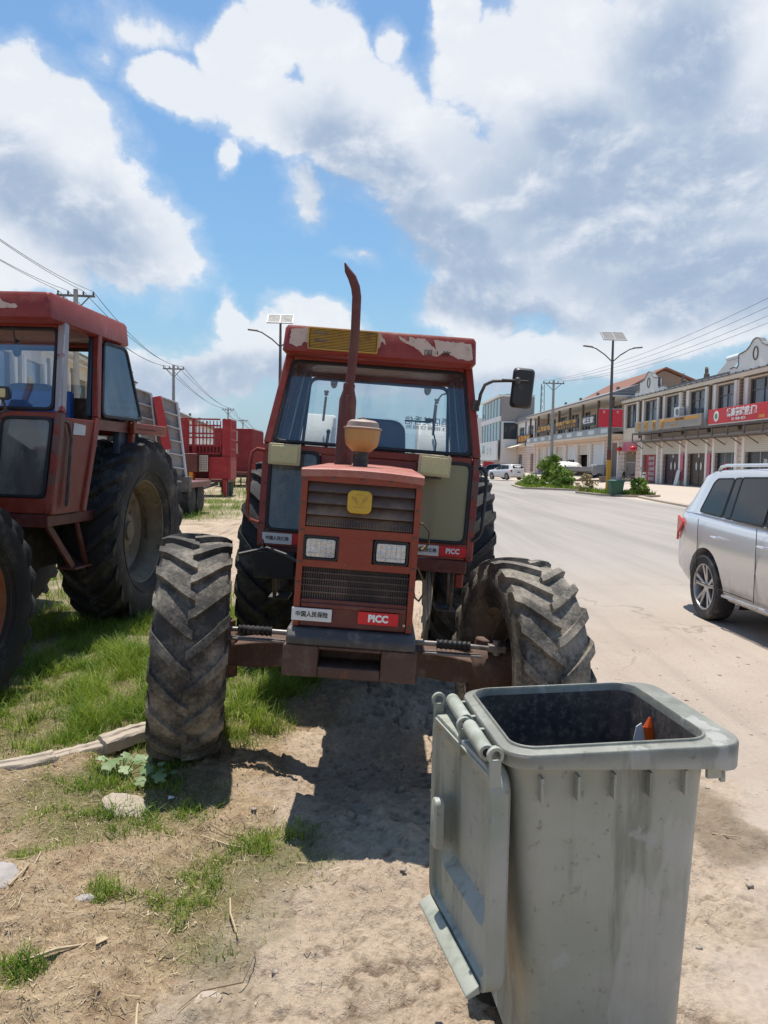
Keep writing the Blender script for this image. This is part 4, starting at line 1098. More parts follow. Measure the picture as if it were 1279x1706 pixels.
# ---------------------------------------------------------------- wheeled rubbish bin
def bin_mat(name, inside=False):
    m, t, b, out = new_mat(name)
    tc = t.node('ShaderNodeTexCoord'); P = tc.outputs['Object']
    S = t.vmath('MULTIPLY', P, (1, 1, .10))
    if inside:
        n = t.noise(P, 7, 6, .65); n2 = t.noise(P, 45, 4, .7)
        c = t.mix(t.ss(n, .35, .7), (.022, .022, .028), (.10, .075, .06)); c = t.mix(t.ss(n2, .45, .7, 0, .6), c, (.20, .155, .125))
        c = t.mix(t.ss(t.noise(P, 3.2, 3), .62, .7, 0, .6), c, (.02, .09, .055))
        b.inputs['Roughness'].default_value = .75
    else:
        n = t.noise(S, 11, 6, .6); n2 = t.noise(P, 3.0, 6, .6); n3 = t.noise(P, 30, 6, .7); n4 = t.noise(S, 30, 5, .6)
        c = t.mix(t.ss(n2, .3, .7), (.30, .315, .262), (.38, .38, .335))
        c = t.mix(t.ss(n, .50, .66, 0, .75), c, (.15, .165, .13)); c = t.mix(t.ss(n4, .6, .78, 0, .55), c, (.40, .41, .40))
        c = t.mix(t.ss(t.noise(P, 4.6, 7, .65), .60, .66, 0, .75), c, (.36, .365, .355))
        c = t.mix(t.ss(n3, .58, .70, 0, .65), c, (.12, .12, .09)); gs = t.node('ShaderNodeSeparateXYZ'); t.l.new(P, gs.inputs[0]); c = t.mix(t.math('MULTIPLY', t.ss(gs.outputs[2], .90, .935), t.ss(n2, .35, .6, .25, .8)), c, (.13, .125, .105)); c = t.mix(t.ss(t.noise(t.vmath('MULTIPLY', P, (1, 1, .25)), 3.3, 5, .55), .58, .60, 0, .42), c, (.47, .46, .43)); c = t.mix(t.ss(t.noise(P, 2.4, 3), .60, .72, 0, .4), c, (.13, .19, .11))
        t.l.new(t.math('MULTIPLY_ADD', n3, .35, .32), b.inputs['Roughness'])
        bn = t.node('ShaderNodeBump'); bn.inputs['Distance'].default_value = .0016
        t.l.new(t.math('ADD', n3, t.math('MULTIPLY', n2, 6)), bn.inputs['Height']); t.l.new(bn.outputs[0], b.inputs['Normal'])
    t.l.new(c, b.inputs['Base Color'])
    return m
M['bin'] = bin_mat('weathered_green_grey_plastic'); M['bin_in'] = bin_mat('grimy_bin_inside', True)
M['lid_steel'] = pbr('pale_worn_plastic', (.36, .37, .315), .45, dirt=(.2, .22, .17), dirt_amt=.4, dirt_scale=12)
def make_bin():
    T = thing('wheelie_bin', 'grey-green plastic wheeled rubbish bin in the foreground, its lid hanging open on the left', 'rubbish bin', (.558, 2.02, -.006), (0, R(-1.6), R(6.5)))
    RR = lambda w, h, z, r=.07, cx=0: [(x, y, z) for x, y in rrect(w, h, r, 8, cx, 0)]
    def flute(ring, amp):
        return [(x, y + (amp * (1 if y > 0 else -1) * (0 if abs(y) < .12 else math.cos(x * 33))), z) for x, y, z in ring]
    bb = MB().loft([RR(.36, .34, .045, .05, .01), flute(RR(.385, .365, .07, .05, .008), .001), flute(RR(.43, .41, .45, .055, .004), .0018), flute(RR(.472, .458, .80, .06), .0018), RR(.488, .470, .895, .06), RR(.490, .472, .903, .06),
                    RR(.476, .458, .903, .058), RR(.450, .432, .80, .058), RR(.36, .34, .12, .05)], True, True)
    body = obj('bin_body', bb, M['bin'], T, 0, 30)
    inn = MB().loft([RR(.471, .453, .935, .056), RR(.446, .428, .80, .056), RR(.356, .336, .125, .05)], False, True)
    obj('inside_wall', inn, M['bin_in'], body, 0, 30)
    def HR(w, h, z, r, dz=0.0):
        # outer rim outlines run out into a thick handle lip on the +x side
        out = []
        for x, y in rrect(w, h, r, 8):
            k = max(0.0, min(1.0, (x - .12) / .12)); k = k * k * (3 - 2 * k)
            out.append((x + .050 * k, y * (1 + .02 * k), z - dz * k))
        return out
    rim = MB().loft([RR(.492, .474, .910, .06), HR(.530, .512, .906, .07, .016), HR(.541, .524, .910, .074, .030), HR(.546, .529, .938, .076), HR(.540, .522, .946, .074), RR(.496, .478, .949, .062), RR(.492, .474, .956, .06), RR(.485, .467, .957, .058), RR(.480, .462, .950, .057), RR(.472, .454, .92, .056)], False, False)
    obj('rim', rim, M['bin'], T, .002, 30)
    ri = MB()
    for sgn in (-1, 1):
        for k in range(5): ri.box((-.185 + .088 * k, sgn * .241, .857), (.007, .032, .062), (sgn * -.06, 0, 0))
    for k in range(3): ri.box((.247, -.14 + .14 * k, .862), (.03, .008, .05))
    ri.box((.262, -.215, .868), (.045, .012, .042)); ri.box((.280, -.215, .852), (.012, .012, .03))
    obj('under_rim_rib', ri, M['bin'], T, .001)
    # hinge bar on the left side
    hx, hz = -.304, .935
    hg = MB()
    for a, b in ((-.205, -.02), (.02, .205)):
        hg.lathe([(.010, a), (.0185, a), (.0195, a + .006), (.0195, b - .006), (.0185, b), (.010, b)], 'y', (hx, 0, hz), 16)
        for y in (a + .03, b - .03): hg.box((hx + .025, y, hz - .014), (.05, .012, .035))
    obj('hinge_bar', hg, M['lid_steel'], T, .001)
    obj('hinge_bore', MB().lathe([(.0105, -.207), (.001, -.204)], 'y', (hx, 0, hz), 12).lathe([(.0105, -.0), (.001, 0)], 'y', (hx, 0, hz), 12), M['dark'], T)
    # lid: hangs from the hinge, slightly askew
    ml = Matrix.Translation((hx - .012, 0, hz + .0)) @ Matrix.Rotation(R(7), 4, 'Z') @ Matrix.Rotation(R(1.8), 4, 'Y')
    W, L = .47, .60
    # local lid plane: y across, z down from hinge, underside faces -x
    sh = MB()
    def lr(w, z0, z1, x, r): return [(x, y, z) for y, z in rrect(w, abs(z1 - z0), r, 6, 0, (z0 + z1) / 2)]
    sh.loft([lr(W - .02, -.045, -L + .01, .042, .055), lr(W, -.035, -L, .032, .06), lr(W, -.035, -L, -.010, .06), lr(W - .012, -.041, -L + .006, -.012, .055), lr(W - .05, -.06, -L + .03, -.008, .045),
             lr(W - .06, -.066, -L + .036, .004, .04), lr(W - .12, -.09, -L + .14, .004, .04), lr(W - .17, -.115, -L + .17, .036, .04)], True, True)
    lid = obj('lid', sh.xf(ml), M['bin'], T, .0015, 32)
    lp = MB().loft([[(x, y, z) for x, z in ((-.015, -L + .028), (-.012, -L + .006), (-.044, -L - .006), (-.049, -L + .0), (-.046, -L + .008))] for y in (-.205, -.19, .19, .205)])
    obj('lid_lip', lp.xf(ml), M['lid_steel'], lid, .003)
    st = MB()
    for y in (-.225, -.005, .215):
        st.lathe([(.012, y - .005), (.021, y - .006), (.021, y + .006), (.012, y + .005)], 'y', (0, 0, 0), 14)
        st.loft([[(x, yy, z) for x, z in ((-.014, -.012), (.014, -.012), (.014, -.075), (-.012, -.085))] for yy in (y - .006, y + .006)])
    st.bx(-.016, -.010, -.22, .21, -.052, -.046)
    obj('lid_strap', st.xf(ml), M['lid_steel'], lid, .0015)
    hd = MB().loft([[(x, y, z) for y, z in rrect(w, h, .018, 4, .14, -.33)] for x, w, h in ((-.008, .05, .15), (-.03, .042, .14), (-.034, .03, .125))])
    obj('lid_boss', hd.xf(ml), M['bin'], lid, .003)
    # wheels and axle
    for y in (-.205, .205):
        w = MB().lathe([(.03, -.022), (.07, -.024), (.095, -.02), (.10, -.01), (.10, .01), (.095, .02), (.07, .024), (.03, .022)], 'y', (-.165, y, .102), 28)
        w.lathe([(.001, -.03), (.03, -.028), (.03, .028), (.001, .03)], 'y', (-.165, y, .102), 14)
        obj('wheel', w, M['rubber_car'], T)
    obj('axle', MB().tube([(-.165, -.2, .102), (-.165, .2, .102)], .01, 8), M['iron'], T)
    obj('axle_housing', MB().loft([[(x, y, z) for x, z in ((-.20, .06), (-.08, .05), (-.10, .20), (-.19, .22))] for y in (-.175, .175)]), M['bin'], T, .008)
    return T
make_bin()
def litter():
    w = MB().loft([[(.865 - .014 + .005 * math.sin(i), 2.24 - .01, .83 + .02 * i), (.865, 2.232, .83 + .02 * i), (.865 + .014 - .002 * i, 2.238, .83 + .02 * i)] for i in range(4)], False, False, False)
    m = pbr('orange_wrapper', (.75, .10, .01), .3)
    bm_ = MB()
    rnd = random.Random(4)
    P = [(.740, 2.085, .80), (.747, 2.08, .84), (.739, 2.082, .885), (.746, 2.087, .912)]
    bm_.tube(P, [.010, .015, .014, .004], 7, sq=.45)
    o = obj('wrapper', bm_, m, None, ang=0); tag(o, 'crumpled orange wrapper stuck inside the open rubbish bin', 'wrapper')
    s = MB().loft([[(x, y, z) for x, z in ((.700, .80), (.735, .80), (.733, .87), (.722, .895), (.708, .885), (.702, .85))] for y in (2.085, 2.088)])
    o = obj('paper_scrap', s, M['white'], None, ang=0); tag(o, 'torn white paper scrap beside the orange wrapper in the bin', 'paper')
litter()

# ---------------------------------------------------------------- stones, broken kerb, sticks
def rock(name, loc, size, rot, sd, mat, label, cat, flat=.6, group=None, cuts=7):
    import bmesh
    rnd = random.Random(sd)
    b = bmesh.new(); bmesh.ops.create_icosphere(b, subdivisions=4, radius=1.0)
    planes = [(Vector((rnd.uniform(-1, 1), rnd.uniform(-1, 1), rnd.uniform(-.6, 1))).normalized(), rnd.uniform(.55, .85)) for _ in range(cuts)]
    planes += [(Vector((0, 0, 1)), flat)]
    for v in b.verts:
        for n, d in planes:
            k = v.co.dot(n)
            if k > d: v.co -= n * (k - d) * .94
        q = v.co * 5
        v.co += v.co.normalized() * (.05 * math.sin(q.x * 1.7 + sd) * math.cos(q.y * 2.1) + rnd.uniform(-.012, .012))
        v.co = Vector((v.co.x * size[0], v.co.y * size[1], v.co.z * size[2]))
    me = bpy.data.meshes.new(name); b.to_mesh(me); b.free(); smooth(me, 28); me.materials.append(mat)
    o = bpy.data.objects.new(name, me); scene.collection.objects.link(o); o.location = (loc[0], loc[1], loc[2] - .012); o.rotation_euler = rot
    return tag(o, label, cat, group)
M['concrete'] = pbr('pale_concrete', (.38, .315, .25), .9, var=.15, scale=9, dirt=(.24, .19, .14), dirt_amt=.35, dirt_scale=11, bump=.004, bump_scale=60)
M['stone'] = pbr('grey_stone', (.33, .30, .28), .9, var=.2, scale=9, dirt=(.2, .15, .11), dirt_amt=.3, bump=.004, bump_scale=50)
rock('stone', (-1.09, 3.24, gz(-1.09, 3.24) + .015), (.135, .085, .06), (R(8), R(10), R(-24)), 5, M['concrete'], 'flat pale concrete chunk lying in grass beside the front left tyre', 'stone', .35)
rock('stone', (-1.35, 2.62, gz(-1.35, 2.62) + .015), (.075, .10, .055), (0, 0, R(12)), 9, M['stone'], 'grey square-edged stone cut off by the left edge of the photo', 'stone', .5)
rock('stone', (-1.005, 2.55, gz(-1.0, 2.55) + .010), (.038, .026, .024), (0, 0, R(10)), 12, M['stone'], 'small grey pebble with a green tuft beside it on the dry soil', 'stone')
rock('stone', (-1.13, 2.19, gz(-1.13, 2.19) + .008), (.035, .035, .022), (0, 0, 0), 15, M['stone'], 'small grey stone at the left edge near the bottom corner', 'stone')
rock('stone', (-.49, 2.13, gz(-.49, 2.13) + .002), (.045, .035, .012), (0, 0, R(20)), 18, M['concrete'], 'flat tan stone flake pressed in the dried mud patch', 'stone')
rock('stone', (-.60, 1.98, gz(-.60, 1.98) + .004), (.12, .04, .018), (0, 0, R(3)), 28, M['concrete'], 'long flat pale slab at the very bottom of the photo', 'stone')
def kerb(pts, w, h, label, sd):
    rnd = random.Random(sd); rings = []
    pts = [tuple(Vector(a).lerp(Vector(b), k / 6)) for a, b in zip(pts, pts[1:]) for k in range(6)] + [pts[-1]]
    for i, (x, y, zo) in enumerate(pts):
        a = pts[max(0, i - 1)]; c = pts[min(len(pts) - 1, i + 1)]
        d = Vector((c[0] - a[0], c[1] - a[1], 0)).normalized(); n = Vector((-d.y, d.x, 0)); z0 = float(base_z(x, y)) - .025 + zo
        ww = w / 2
        prof = [(-ww, 0), (-ww, h * .8), (-ww * .85, h), (-ww * .1, h * 1.02), (-.0, h * .93), (ww * .1, h * .9), (ww * .8, h * .86), (ww, h * .7), (ww, 0)]
        rings.append([Vector((x, y, z0)) + n * (-u + rnd.uniform(-.0025, .0025)) + Vector((0, 0, v + rnd.uniform(-.003, .003))) for u, v in prof])
    o = obj('kerb_stone', MB().loft(rings), M['concrete'], None, .004); return tag(o, label, 'kerb stone', 'broken kerb pieces in the grass')
kerb([(-2.5, 3.32, 0), (-2.2, 3.45, 0), (-1.95, 3.56, 0), (-1.75, 3.64, .01), (-1.62, 3.74, .012)], .085, .075, 'long broken pale kerb piece running in from the left edge', 2)
kerb([(-1.63, 3.72, .01), (-1.5, 3.86, .01), (-1.4, 3.95, .012)], .075, .07, 'middle broken kerb piece between the long one and the end block', 3)
kerb([(-1.44, 3.90, .03), (-1.32, 4.02, .045), (-1.16, 4.13, .05)], .105, .075, 'raised kerb block ending behind the front left tyre', 4)
def stick(pts, r, mat, label, name='stick'):
    P = [(x, y, gz(x, y) + z) for x, y, z in pts]
    o = obj(name, MB().tube(P, r, 6), mat, None); tag(o, label, 'twig' if name != 'stick' else 'stick')
M['twig'] = pbr('dry_twig', (.42, .32, .2), .8, var=.2, scale=20)
M['twig_dk'] = pbr('brown_twig', (.15, .10, .06), .8)
stick([(-.72, 3.05, .012), (-.60, 2.99, .01), (-.53, 2.98, .008)], [.004, .004, .002], M['twig'], 'pale stick lying on the soil below the tyre shadow')
stick([(-.71, 3.13, .01), (-.63, 3.07, .012), (-.55, 3.05, .008)], [.002, .0025, .001], M['twig_dk'], 'thin brown stick just above the pale one below the tyre shadow')
stick([(-.515, 2.60, .02), (-.50, 2.53, .02), (-.455, 2.43, .012)], [.003, .0035, .002], M['twig'], 'stick with a scrap of bark beside the small grass patch')
stick([(-.70, 2.68, .01), (-.75, 2.56, .03), (-.82, 2.45, .01)], [.0018, .002, .001], M['twig_dk'], 'dark bent twig in the dry litter left of the mud')
stick([(-.55, 2.05, .012), (-.50, 2.12, .02), (-.40, 2.22, .022), (-.375, 2.30, .02), (-.40, 2.38, .015)], [.0012, .0018, .0022, .0015, .001], M['twig_dk'], 'long curved twig lying over the greenish dried mud')
stick([(-1.05, 2.20, .01), (-.97, 2.24, .014), (-.89, 2.31, .012)], [.005, .006, .004], M['twig'], 'short thick pale stick in the bottom left corner')
stick([(-.63, 1.93, .01), (-.655, 2.02, .02), (-.665, 2.06, .012)], [.004, .004, .003], M['twig'], 'short stalk sticking in from the bottom edge')
stick([(-1.27, 2.56, .012), (-1.265, 2.66, .016), (-1.275, 2.72, .01)], [.004, .004, .003], M['twig'], 'straight pale stalk beside the grey stone at the left')
stick([(1.50, 3.36, .008), (1.55, 3.31, .01), (1.60, 3.30, .006)], [.003, .003, .002], M['twig'], 'pale stick on the damp patch right of the bin')
# broad-leaved weed between kerb and stone
def weed(x, y, n, spread, label, sd, size=.045):
    rnd = random.Random(sd); z = gz(x, y)
    T = thing('weed', label, 'weed', (x, y, z))
    st = MB(); lf = MB()
    for i in range(n):
        a = rnd.uniform(0, 2 * PI); r = spread * rnd.uniform(.15, 1); h = rnd.uniform(.03, .11)
        px, py = math.cos(a) * r, math.sin(a) * r * .6
        st.tube([(px * .2, py * .2, 0), (px * .7, py * .7, h * .8), (px, py, h)], .0022, 5)
        s = size * rnd.uniform(.55, 1.1); k = rnd.uniform(0, 6); tl = Vector((rnd.uniform(-.35, .35), rnd.uniform(-.6, .1), 1)).normalized()
        u = tl.orthogonal().normalized(); v = tl.cross(u); c = Vector((px, py, h)); m_ = 15; ring = []
        for j in range(m_):
            t_ = 2 * PI * j / m_; rr = s * (.80 + .22 * math.cos(5 * t_ + k) + .05 * math.sin(9 * t_))
            ring.append(c + u * math.cos(t_) * rr + v * math.sin(t_) * rr - tl * rr * .18)
        o = len(lf.v); lf.v += [tuple(c)] + [tuple(p) for p in ring]; lf.f += [(o, o + 1 + j, o + 1 + (j + 1) % m_) for j in range(m_)]
    obj('stem', st, M['leaf'], T); obj('leaves', lf, M['leaf_pale'], T, ang=60)
weed(-1.25, 3.63, 17, .17, 'broad-leaved pale green weed growing against the broken kerb', 3, .036)
weed(-1.05, 3.50, 10, .10, 'smaller broad-leaved weed just above the pale concrete chunk', 8, .038)

# ---------------------------------------------------------------- cars
def carpaint(name, col, metal=.0, rough=.28):
    m, t, b, out = new_mat(name)
    tc = t.node('ShaderNodeTexCoord'); sp = t.node('ShaderNodeSeparateXYZ'); t.l.new(tc.outputs['Object'], sp.inputs[0])
    n = t.noise(tc.outputs['Object'], 7, 6, .65)
    low = t.ss(sp.outputs[2], .75, .30)
    c = t.mix(t.math('MULTIPLY', low, t.ss(n, .35, .7, .2, .75)), col, (.36, .31, .26))
    t.l.new(c, b.inputs['Base Color']); b.inputs['Metallic'].default_value = metal
    t.l.new(t.math('MULTIPLY_ADD', low, .4, rough), b.inputs['Roughness']); b.inputs['Coat Weight'].default_value = .6; b.inputs['Coat Roughness'].default_value = .08
    return m
M['silver'] = carpaint('silver_paint', (.66, .67, .69), .5, .22)
M['white_car'] = carpaint('white_paint', (.72, .72, .70))
M['black_car'] = carpaint('dark_paint', (.02, .022, .025))
M['alloy'] = pbr('alloy_rim', (.50, .50, .51), .3, metal=.7, dirt=(.2, .17, .14), dirt_amt=.3)
M['tail'] = pbr('red_tail_lamp', (.55, .015, .012), .15)
def apply_bool(o, cutters):
    for c in cutters:
        md = o.modifiers.new('cut', 'BOOLEAN'); md.object = c; md.operation = 'DIFFERENCE'; md.solver = 'EXACT'
    dg = bpy.context.evaluated_depsgraph_get(); me = bpy.data.meshes.new_from_object(o.evaluated_get(dg))
    o.modifiers.clear(); old = o.data; o.data = me; bpy.data.meshes.remove(old)
    for c in cutters: bpy.data.objects.remove(c)
    smooth(me, 32)
def car(label, loc, rz, mp, kind='suv', scale=(1, 1, 1), fine=True, plate_txt=None, name='suv', cat='car', group='parked cars'):
    T = thing(name, label, cat, loc, (0, 0, R(rz)), group)
    T.scale = scale
    # local: +Y rear, -Y front, origin on the ground under the rear axle
    def ring(y, w, zb, zt, cr=.02):
        h = [(0, zb), (.78 * w, zb), (.90 * w, zb + .03), (.965 * w, zb + .12), (.99 * w, .52), (1.0 * w, .68), (.995 * w, .80), (.975 * w, zt - .12), (.945 * w, zt - .04), (.90 * w, zt), (.6 * w, zt + cr), (0, zt + cr * 1.5)]
        return [(x, y, z) for x, z in h] + [(-x, y, z) for x, z in h[-2:0:-1]]
    st = [(-3.72, .55, .42, .74), (-3.70, .72, .36, .80), (-3.60, .83, .30, .90), (-3.40, .905, .27, .98), (-3.0, .94, .25, 1.03), (-2.5, .95, .25, 1.07), (-2.1, .95, .25, 1.09), (-1.2, .95, .25, 1.10), (-.5, .95, .25, 1.12), (.2, .95, .26, 1.15), (.55, .94, .30, 1.165), (.78, .915, .36, 1.17), (.90, .87, .40, 1.165), (.955, .80, .44, 1.15), (.97, .70, .50, 1.12)]
    body = obj('body', MB().loft([ring(*s) for s in st]), mp, T, 0, 32)
    cuts = []
    for y in (0, -2.79):
        for s in (-1, 1):
            c = obj('cut', MB().prism([(y + .425 * math.cos(2 * PI * k / 40), .37 + .425 * math.sin(2 * PI * k / 40)) for k in range(40)], s * .62, s * 1.1, 'x'), mp, T, 0, 0); cuts.append(c)
    bpy.context.view_layer.update()
    apply_bool(body, cuts)
    def gr(y, wb, wr, zb, zr):
        h = [(wb, zb), (wb * .985, zb + .02), (wr + .012, zr - .075), (wr - .005, zr - .035), (wr - .06, zr - .005), (wr * .5, zr + .012), (0, zr + .016)]
        return [(x, y, z) for x, z in h] + [(-x, y, z) for x, z in h[-2::-1]]
    if kind == 'suv':
        gs = [(-2.35, .86, .80, 1.08, 1.13), (-1.95, .875, .78, 1.09, 1.36), (-1.55, .885, .755, 1.10, 1.58), (-1.2, .89, .745, 1.11, 1.645), (-.5, .89, .745, 1.12, 1.665), (.1, .885, .74, 1.14, 1.655), (.42, .88, .73, 1.15, 1.635), (.60, .87, .70, 1.15, 1.60), (.74, .86, .70, 1.15, 1.45), (.86, .83, .72, 1.15, 1.26), (.91, .80, .74, 1.14, 1.18)]
    else:
        gs = [(-2.35, .86, .80, 1.08, 1.13), (-1.95, .875, .78, 1.09, 1.36), (-1.6, .885, .755, 1.10, 1.60), (-1.2, .89, .745, 1.11, 1.66), (-.8, .89, .745, 1.12, 1.67), (-.5, .89, .74, 1.13, 1.62), (-.38, .88, .80, 1.13, 1.20)]
    obj('greenhouse', MB().loft([gr(*s) for s in gs]), mp, T, 0, 32)
    def side_x(z, s): return s * (.893 - (z - 1.12) / .45 * .125 + .0)
    def sidewin(pts, nm='side_window'):
        for s in (-1, 1):
            P = rpoly(pts, .022, 3)
            a = [(side_x(z, s) + s * .004, y, z) for y, z in P]; b = [(side_x(z, s) - s * .03, y, z) for y, z in P]
            w = obj(nm, MB().loft([b, a]), M['cargl'], T, 0, 20)
            if fine:
                Q = inset(P, -.014)
                fr = MB(); n = len(P); vo = [(side_x(z, s) + s * .002, y, z) for y, z in Q]; vi = [(side_x(z, s) + s * .002, y, z) for y, z in P]
                o2 = [(x + s * .006, y, z) for x, y, z in vo]; i2 = [(x + s * .006, y, z) for x, y, z in vi]
                fr.add(vo + vi + o2 + i2, sum([[(j, (j + 1) % n, n + (j + 1) % n, n + j), (2 * n + j, 2 * n + (j + 1) % n, 3 * n + (j + 1) % n, 3 * n + j), (j, (j + 1) % n, 2 * n + (j + 1) % n, 2 * n + j), (n + j, n + (j + 1) % n, 3 * n + (j + 1) % n, 3 * n + j)] for j in range(n)], []))
                obj('seal', fr, M['gasket'], w, 0, 20)
    if kind == 'suv':
        sidewin([(.30, 1.185), (-.235, 1.165), (-.265, 1.555), (.10, 1.545), (.17, 1.50)], 'quarter_window')
        sidewin([(-.275, 1.163), (-.43, 1.155), (-.43, 1.565), (-.305, 1.557)], 'rear_door_quarter_window')
        sidewin([(-.455, 1.153), (-1.12, 1.135), (-1.12, 1.58), (-.455, 1.567)])
        sidewin([(-1.17, 1.133), (-2.02, 1.125), (-1.95, 1.20), (-1.60, 1.53), (-1.45, 1.58), (-1.17, 1.58)])
    else:
        sidewin([(-.55, 1.16), (-1.12, 1.135), (-1.12, 1.58), (-.60, 1.57)])
        sidewin([(-1.17, 1.133), (-2.02, 1.125), (-1.95, 1.20), (-1.60, 1.53), (-1.45, 1.58), (-1.17, 1.58)])
    # windscreen and back glass
    def cross(pts_lr, nm):
        P = pts_lr; obj(nm, MB().loft([[Vector(p) for p in P], [Vector(p) + Vector((0, .0, .012)) + Vector((0, (-.012 if P[0][1] < -1 else .012), 0)) for p in P]]), M['cargl'], T)
    cross([(-.76, -2.27, 1.205), (.76, -2.27, 1.205), (.70, -1.95, 1.392), (.64, -1.58, 1.595), (-.64, -1.58, 1.595), (-.70, -1.95, 1.392)], 'windscreen')
    if kind == 'suv': cross([(-.70, .872, 1.235), (.70, .872, 1.235), (.64, .655, 1.545), (-.64, .655, 1.545)], 'rear_window')
    for s in (-1, 1):
        for y in (0, -2.79):
            x = s * .835
            wb = MB().lathe([(.245, -.10), (.27, -.112), (.33, -.115), (.355, -.10), (.365, -.07), (.365, .07), (.355, .10), (.33, .115), (.27, .112), (.245, .10)], 'x', (x, y, .365), 44)
            wo = obj('wheel', wb, M['rubber_car'], T, 0, 30)
            rm = MB().lathe([(.25, s * .10), (.255, s * .108), (.242, s * .108), (.236, s * .09), (.232, -s * .06)], 'x', (x, y, .365), 40)
            rm.lathe([(.06, s * .04), (.055, s * .075), (.03, s * .085), (.001, s * .086)], 'x', (x, y, .365), 20)
            for k in range(5):
                for d in (-.13, .13):
                    a = 2 * PI * k / 5 + .3; p0 = (x + s * .065, y + math.cos(a + d * .8) * .05, .365 + math.sin(a + d * .8) * .05); p1 = (x + s * .088, y + math.cos(a + d * 1.5) * .238, .365 + math.sin(a + d * 1.5) * .238)
                    beam(rm, p0, p1, .036, .018, (s, 0, 0))
            obj('rim', rm, M['alloy'], wo, .003 if fine else 0)
            obj('brake_disc', MB().lathe([(.001, 0), (.17, 0), (.17, s * .02), (.001, s * .02)], 'x', (x, y, .365), 24), M['iron'], wo)
    if fine:
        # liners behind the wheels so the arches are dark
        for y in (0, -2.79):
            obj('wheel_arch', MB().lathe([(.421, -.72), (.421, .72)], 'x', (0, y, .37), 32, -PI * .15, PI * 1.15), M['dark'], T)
    for s in (-1, 1):
        if kind == 'suv':
            tl = MB().loft([[(s * x, y, z) for x, y, z in ((.925, .60, 1.03), (.905, .80, .88), (.885, .87, .80), (.85, .925, .84), (.86, .92, 1.05), (.90, .82, 1.10))], [(s * (x + .022), y + .012, z) for x, y, z in ((.925, .60, 1.03), (.905, .80, .88), (.885, .87, .80), (.85, .925, .84), (.86, .92, 1.05), (.90, .82, 1.10))]])
            obj('tail_lamp', tl, M['tail'], T, .006)
            rl = MB().tube([(s * .66, .35, 1.645), (s * .665, .28, 1.685), (s * .67, .15, 1.70), (s * .68, -1.1, 1.71), (s * .68, -1.3, 1.69), (s * .675, -1.38, 1.65)], [.014, .02, .022, .022, .02, .012], 8, sq=.8)
            obj('roof_rail', rl, mp if fine else M['black'], T)
        hl = MB().loft([[(s * x, y, z) for x, y, z in ((.62, -3.70, .80), (.86, -3.50, .83), (.90, -3.30, .93), (.66, -3.58, .93))], [(s * x, y - .03, z) for x, y, z in ((.62, -3.70, .80), (.87, -3.50, .83), (.905, -3.30, .93), (.66, -3.58, .93))]])
        obj('headlight', hl, M['lens'], T)
        mi = MB().loft([[(s * x, -1.95 + dy, z) for x, z in rrect(.20, .13, .03, 3, 1.02, 1.16)] for dy in (-.04, .06)]); obj('side_mirror', mi, mp, T, .01)
        for y in (-.32, -1.30):
            h = MB().tube([(s * .965, y + .09, .935), (s * .995, y + .06, .94), (s * .995, y - .06, .94), (s * .965, y - .09, .935)], .013, 6); obj('door_handle', h, M['alloy'] if not fine else mp, T)
        if fine:
            sm = MB()
            for y in (-1.13, .18):
                sm.box((s * .9515, y, .74), (.004, .007, .72))
            sm.box((s * .9525, -.45, .40), (.004, 1.3, .007))
            obj('door_seam', sm, M['gasket'], T, ang=0)
            obj('sill_strip', MB().loft([[(s * x, y, z) for x, z in ((.945, .33), (.965, .335), (.965, .36), (.945, .37))] for y in (-.48, -2.3)]), M['alloy'], T, .004)
    bp = MB().loft([[(x, y, z) for x, z in rrect(1.55, h, .08, 3, 0, .52)] for y, h in ((.90, .26), (.985, .24), (1.0, .18))]); obj('rear_bumper', bp, mp, T, .01)
    obj('number_plate', MB().bx(-.22, .22, .99, 1.005, .78, .90), M['sign_blue'] if 'sign_blue' in M else M['white'], T)
    return T
M['sign_blue'] = pbr('blue_plate', (.02, .08, .45), .4)
M['sign_blue2'] = M['sign_blue']
car('silver SUV with dark windows and roof rail, cut off at the right edge', (4.47, 8.42, -.062), 1.0, M['silver'], plate_txt=None, name='parked_car')

# ---------------------------------------------------------------- buildings on the far side of the road
def tex_wall(name, col, dirt=(.25, .21, .17), amt=.3, brick=None, bscale=1.0):
    m, t, b, out = new_mat(name)
    tc = t.node('ShaderNodeTexCoord'); P = tc.outputs['Object']
    n = t.noise(t.vmath('MULTIPLY', P, (1, 1, .35)), 1.3, 6, .6)
    c = t.mix(t.ss(n, .5, .8, 0, amt), col, dirt)
    if brick:
        sep = t.node('ShaderNodeSeparateXYZ'); t.l.new(P, sep.inputs[0])
        f = t.math('FRACT', t.math('MULTIPLY', sep.outputs[2], brick))
        c = t.mix(t.math('MULTIPLY', t.math('LESS_THAN', f, .22), .55), c, dirt)
    t.l.new(c, b.inputs['Base Color']); b.inputs['Roughness'].default_value = .85
    return m
M['wall'] = tex_wall('cream_render', (.76, .65, .52)); M['wall_w'] = tex_wall('white_render', (.80, .78, .74), amt=.2)
M['wall_pink'] = tex_wall('pinkish_wall_tiles', (.68, .54, .46), brick=3); M['wall_grey'] = tex_wall('grey_wall', (.36, .36, .36))
M['trim'] = pbr('brown_trim', (.12, .085, .065), .7); M['trim_g'] = pbr('grey_steelwork', (.17, .15, .14), .6, dirt=(.15, .08, .05), dirt_amt=.3, dirt_scale=2)
M['shutter'] = tex_wall('roller_shutter', (.60, .56, .49), brick=9.0, dirt=(.33, .29, .25)); M['shutter_w'] = tex_wall('white_shutter', (.64, .68, .70), brick=9.0, dirt=(.4, .4, .4))
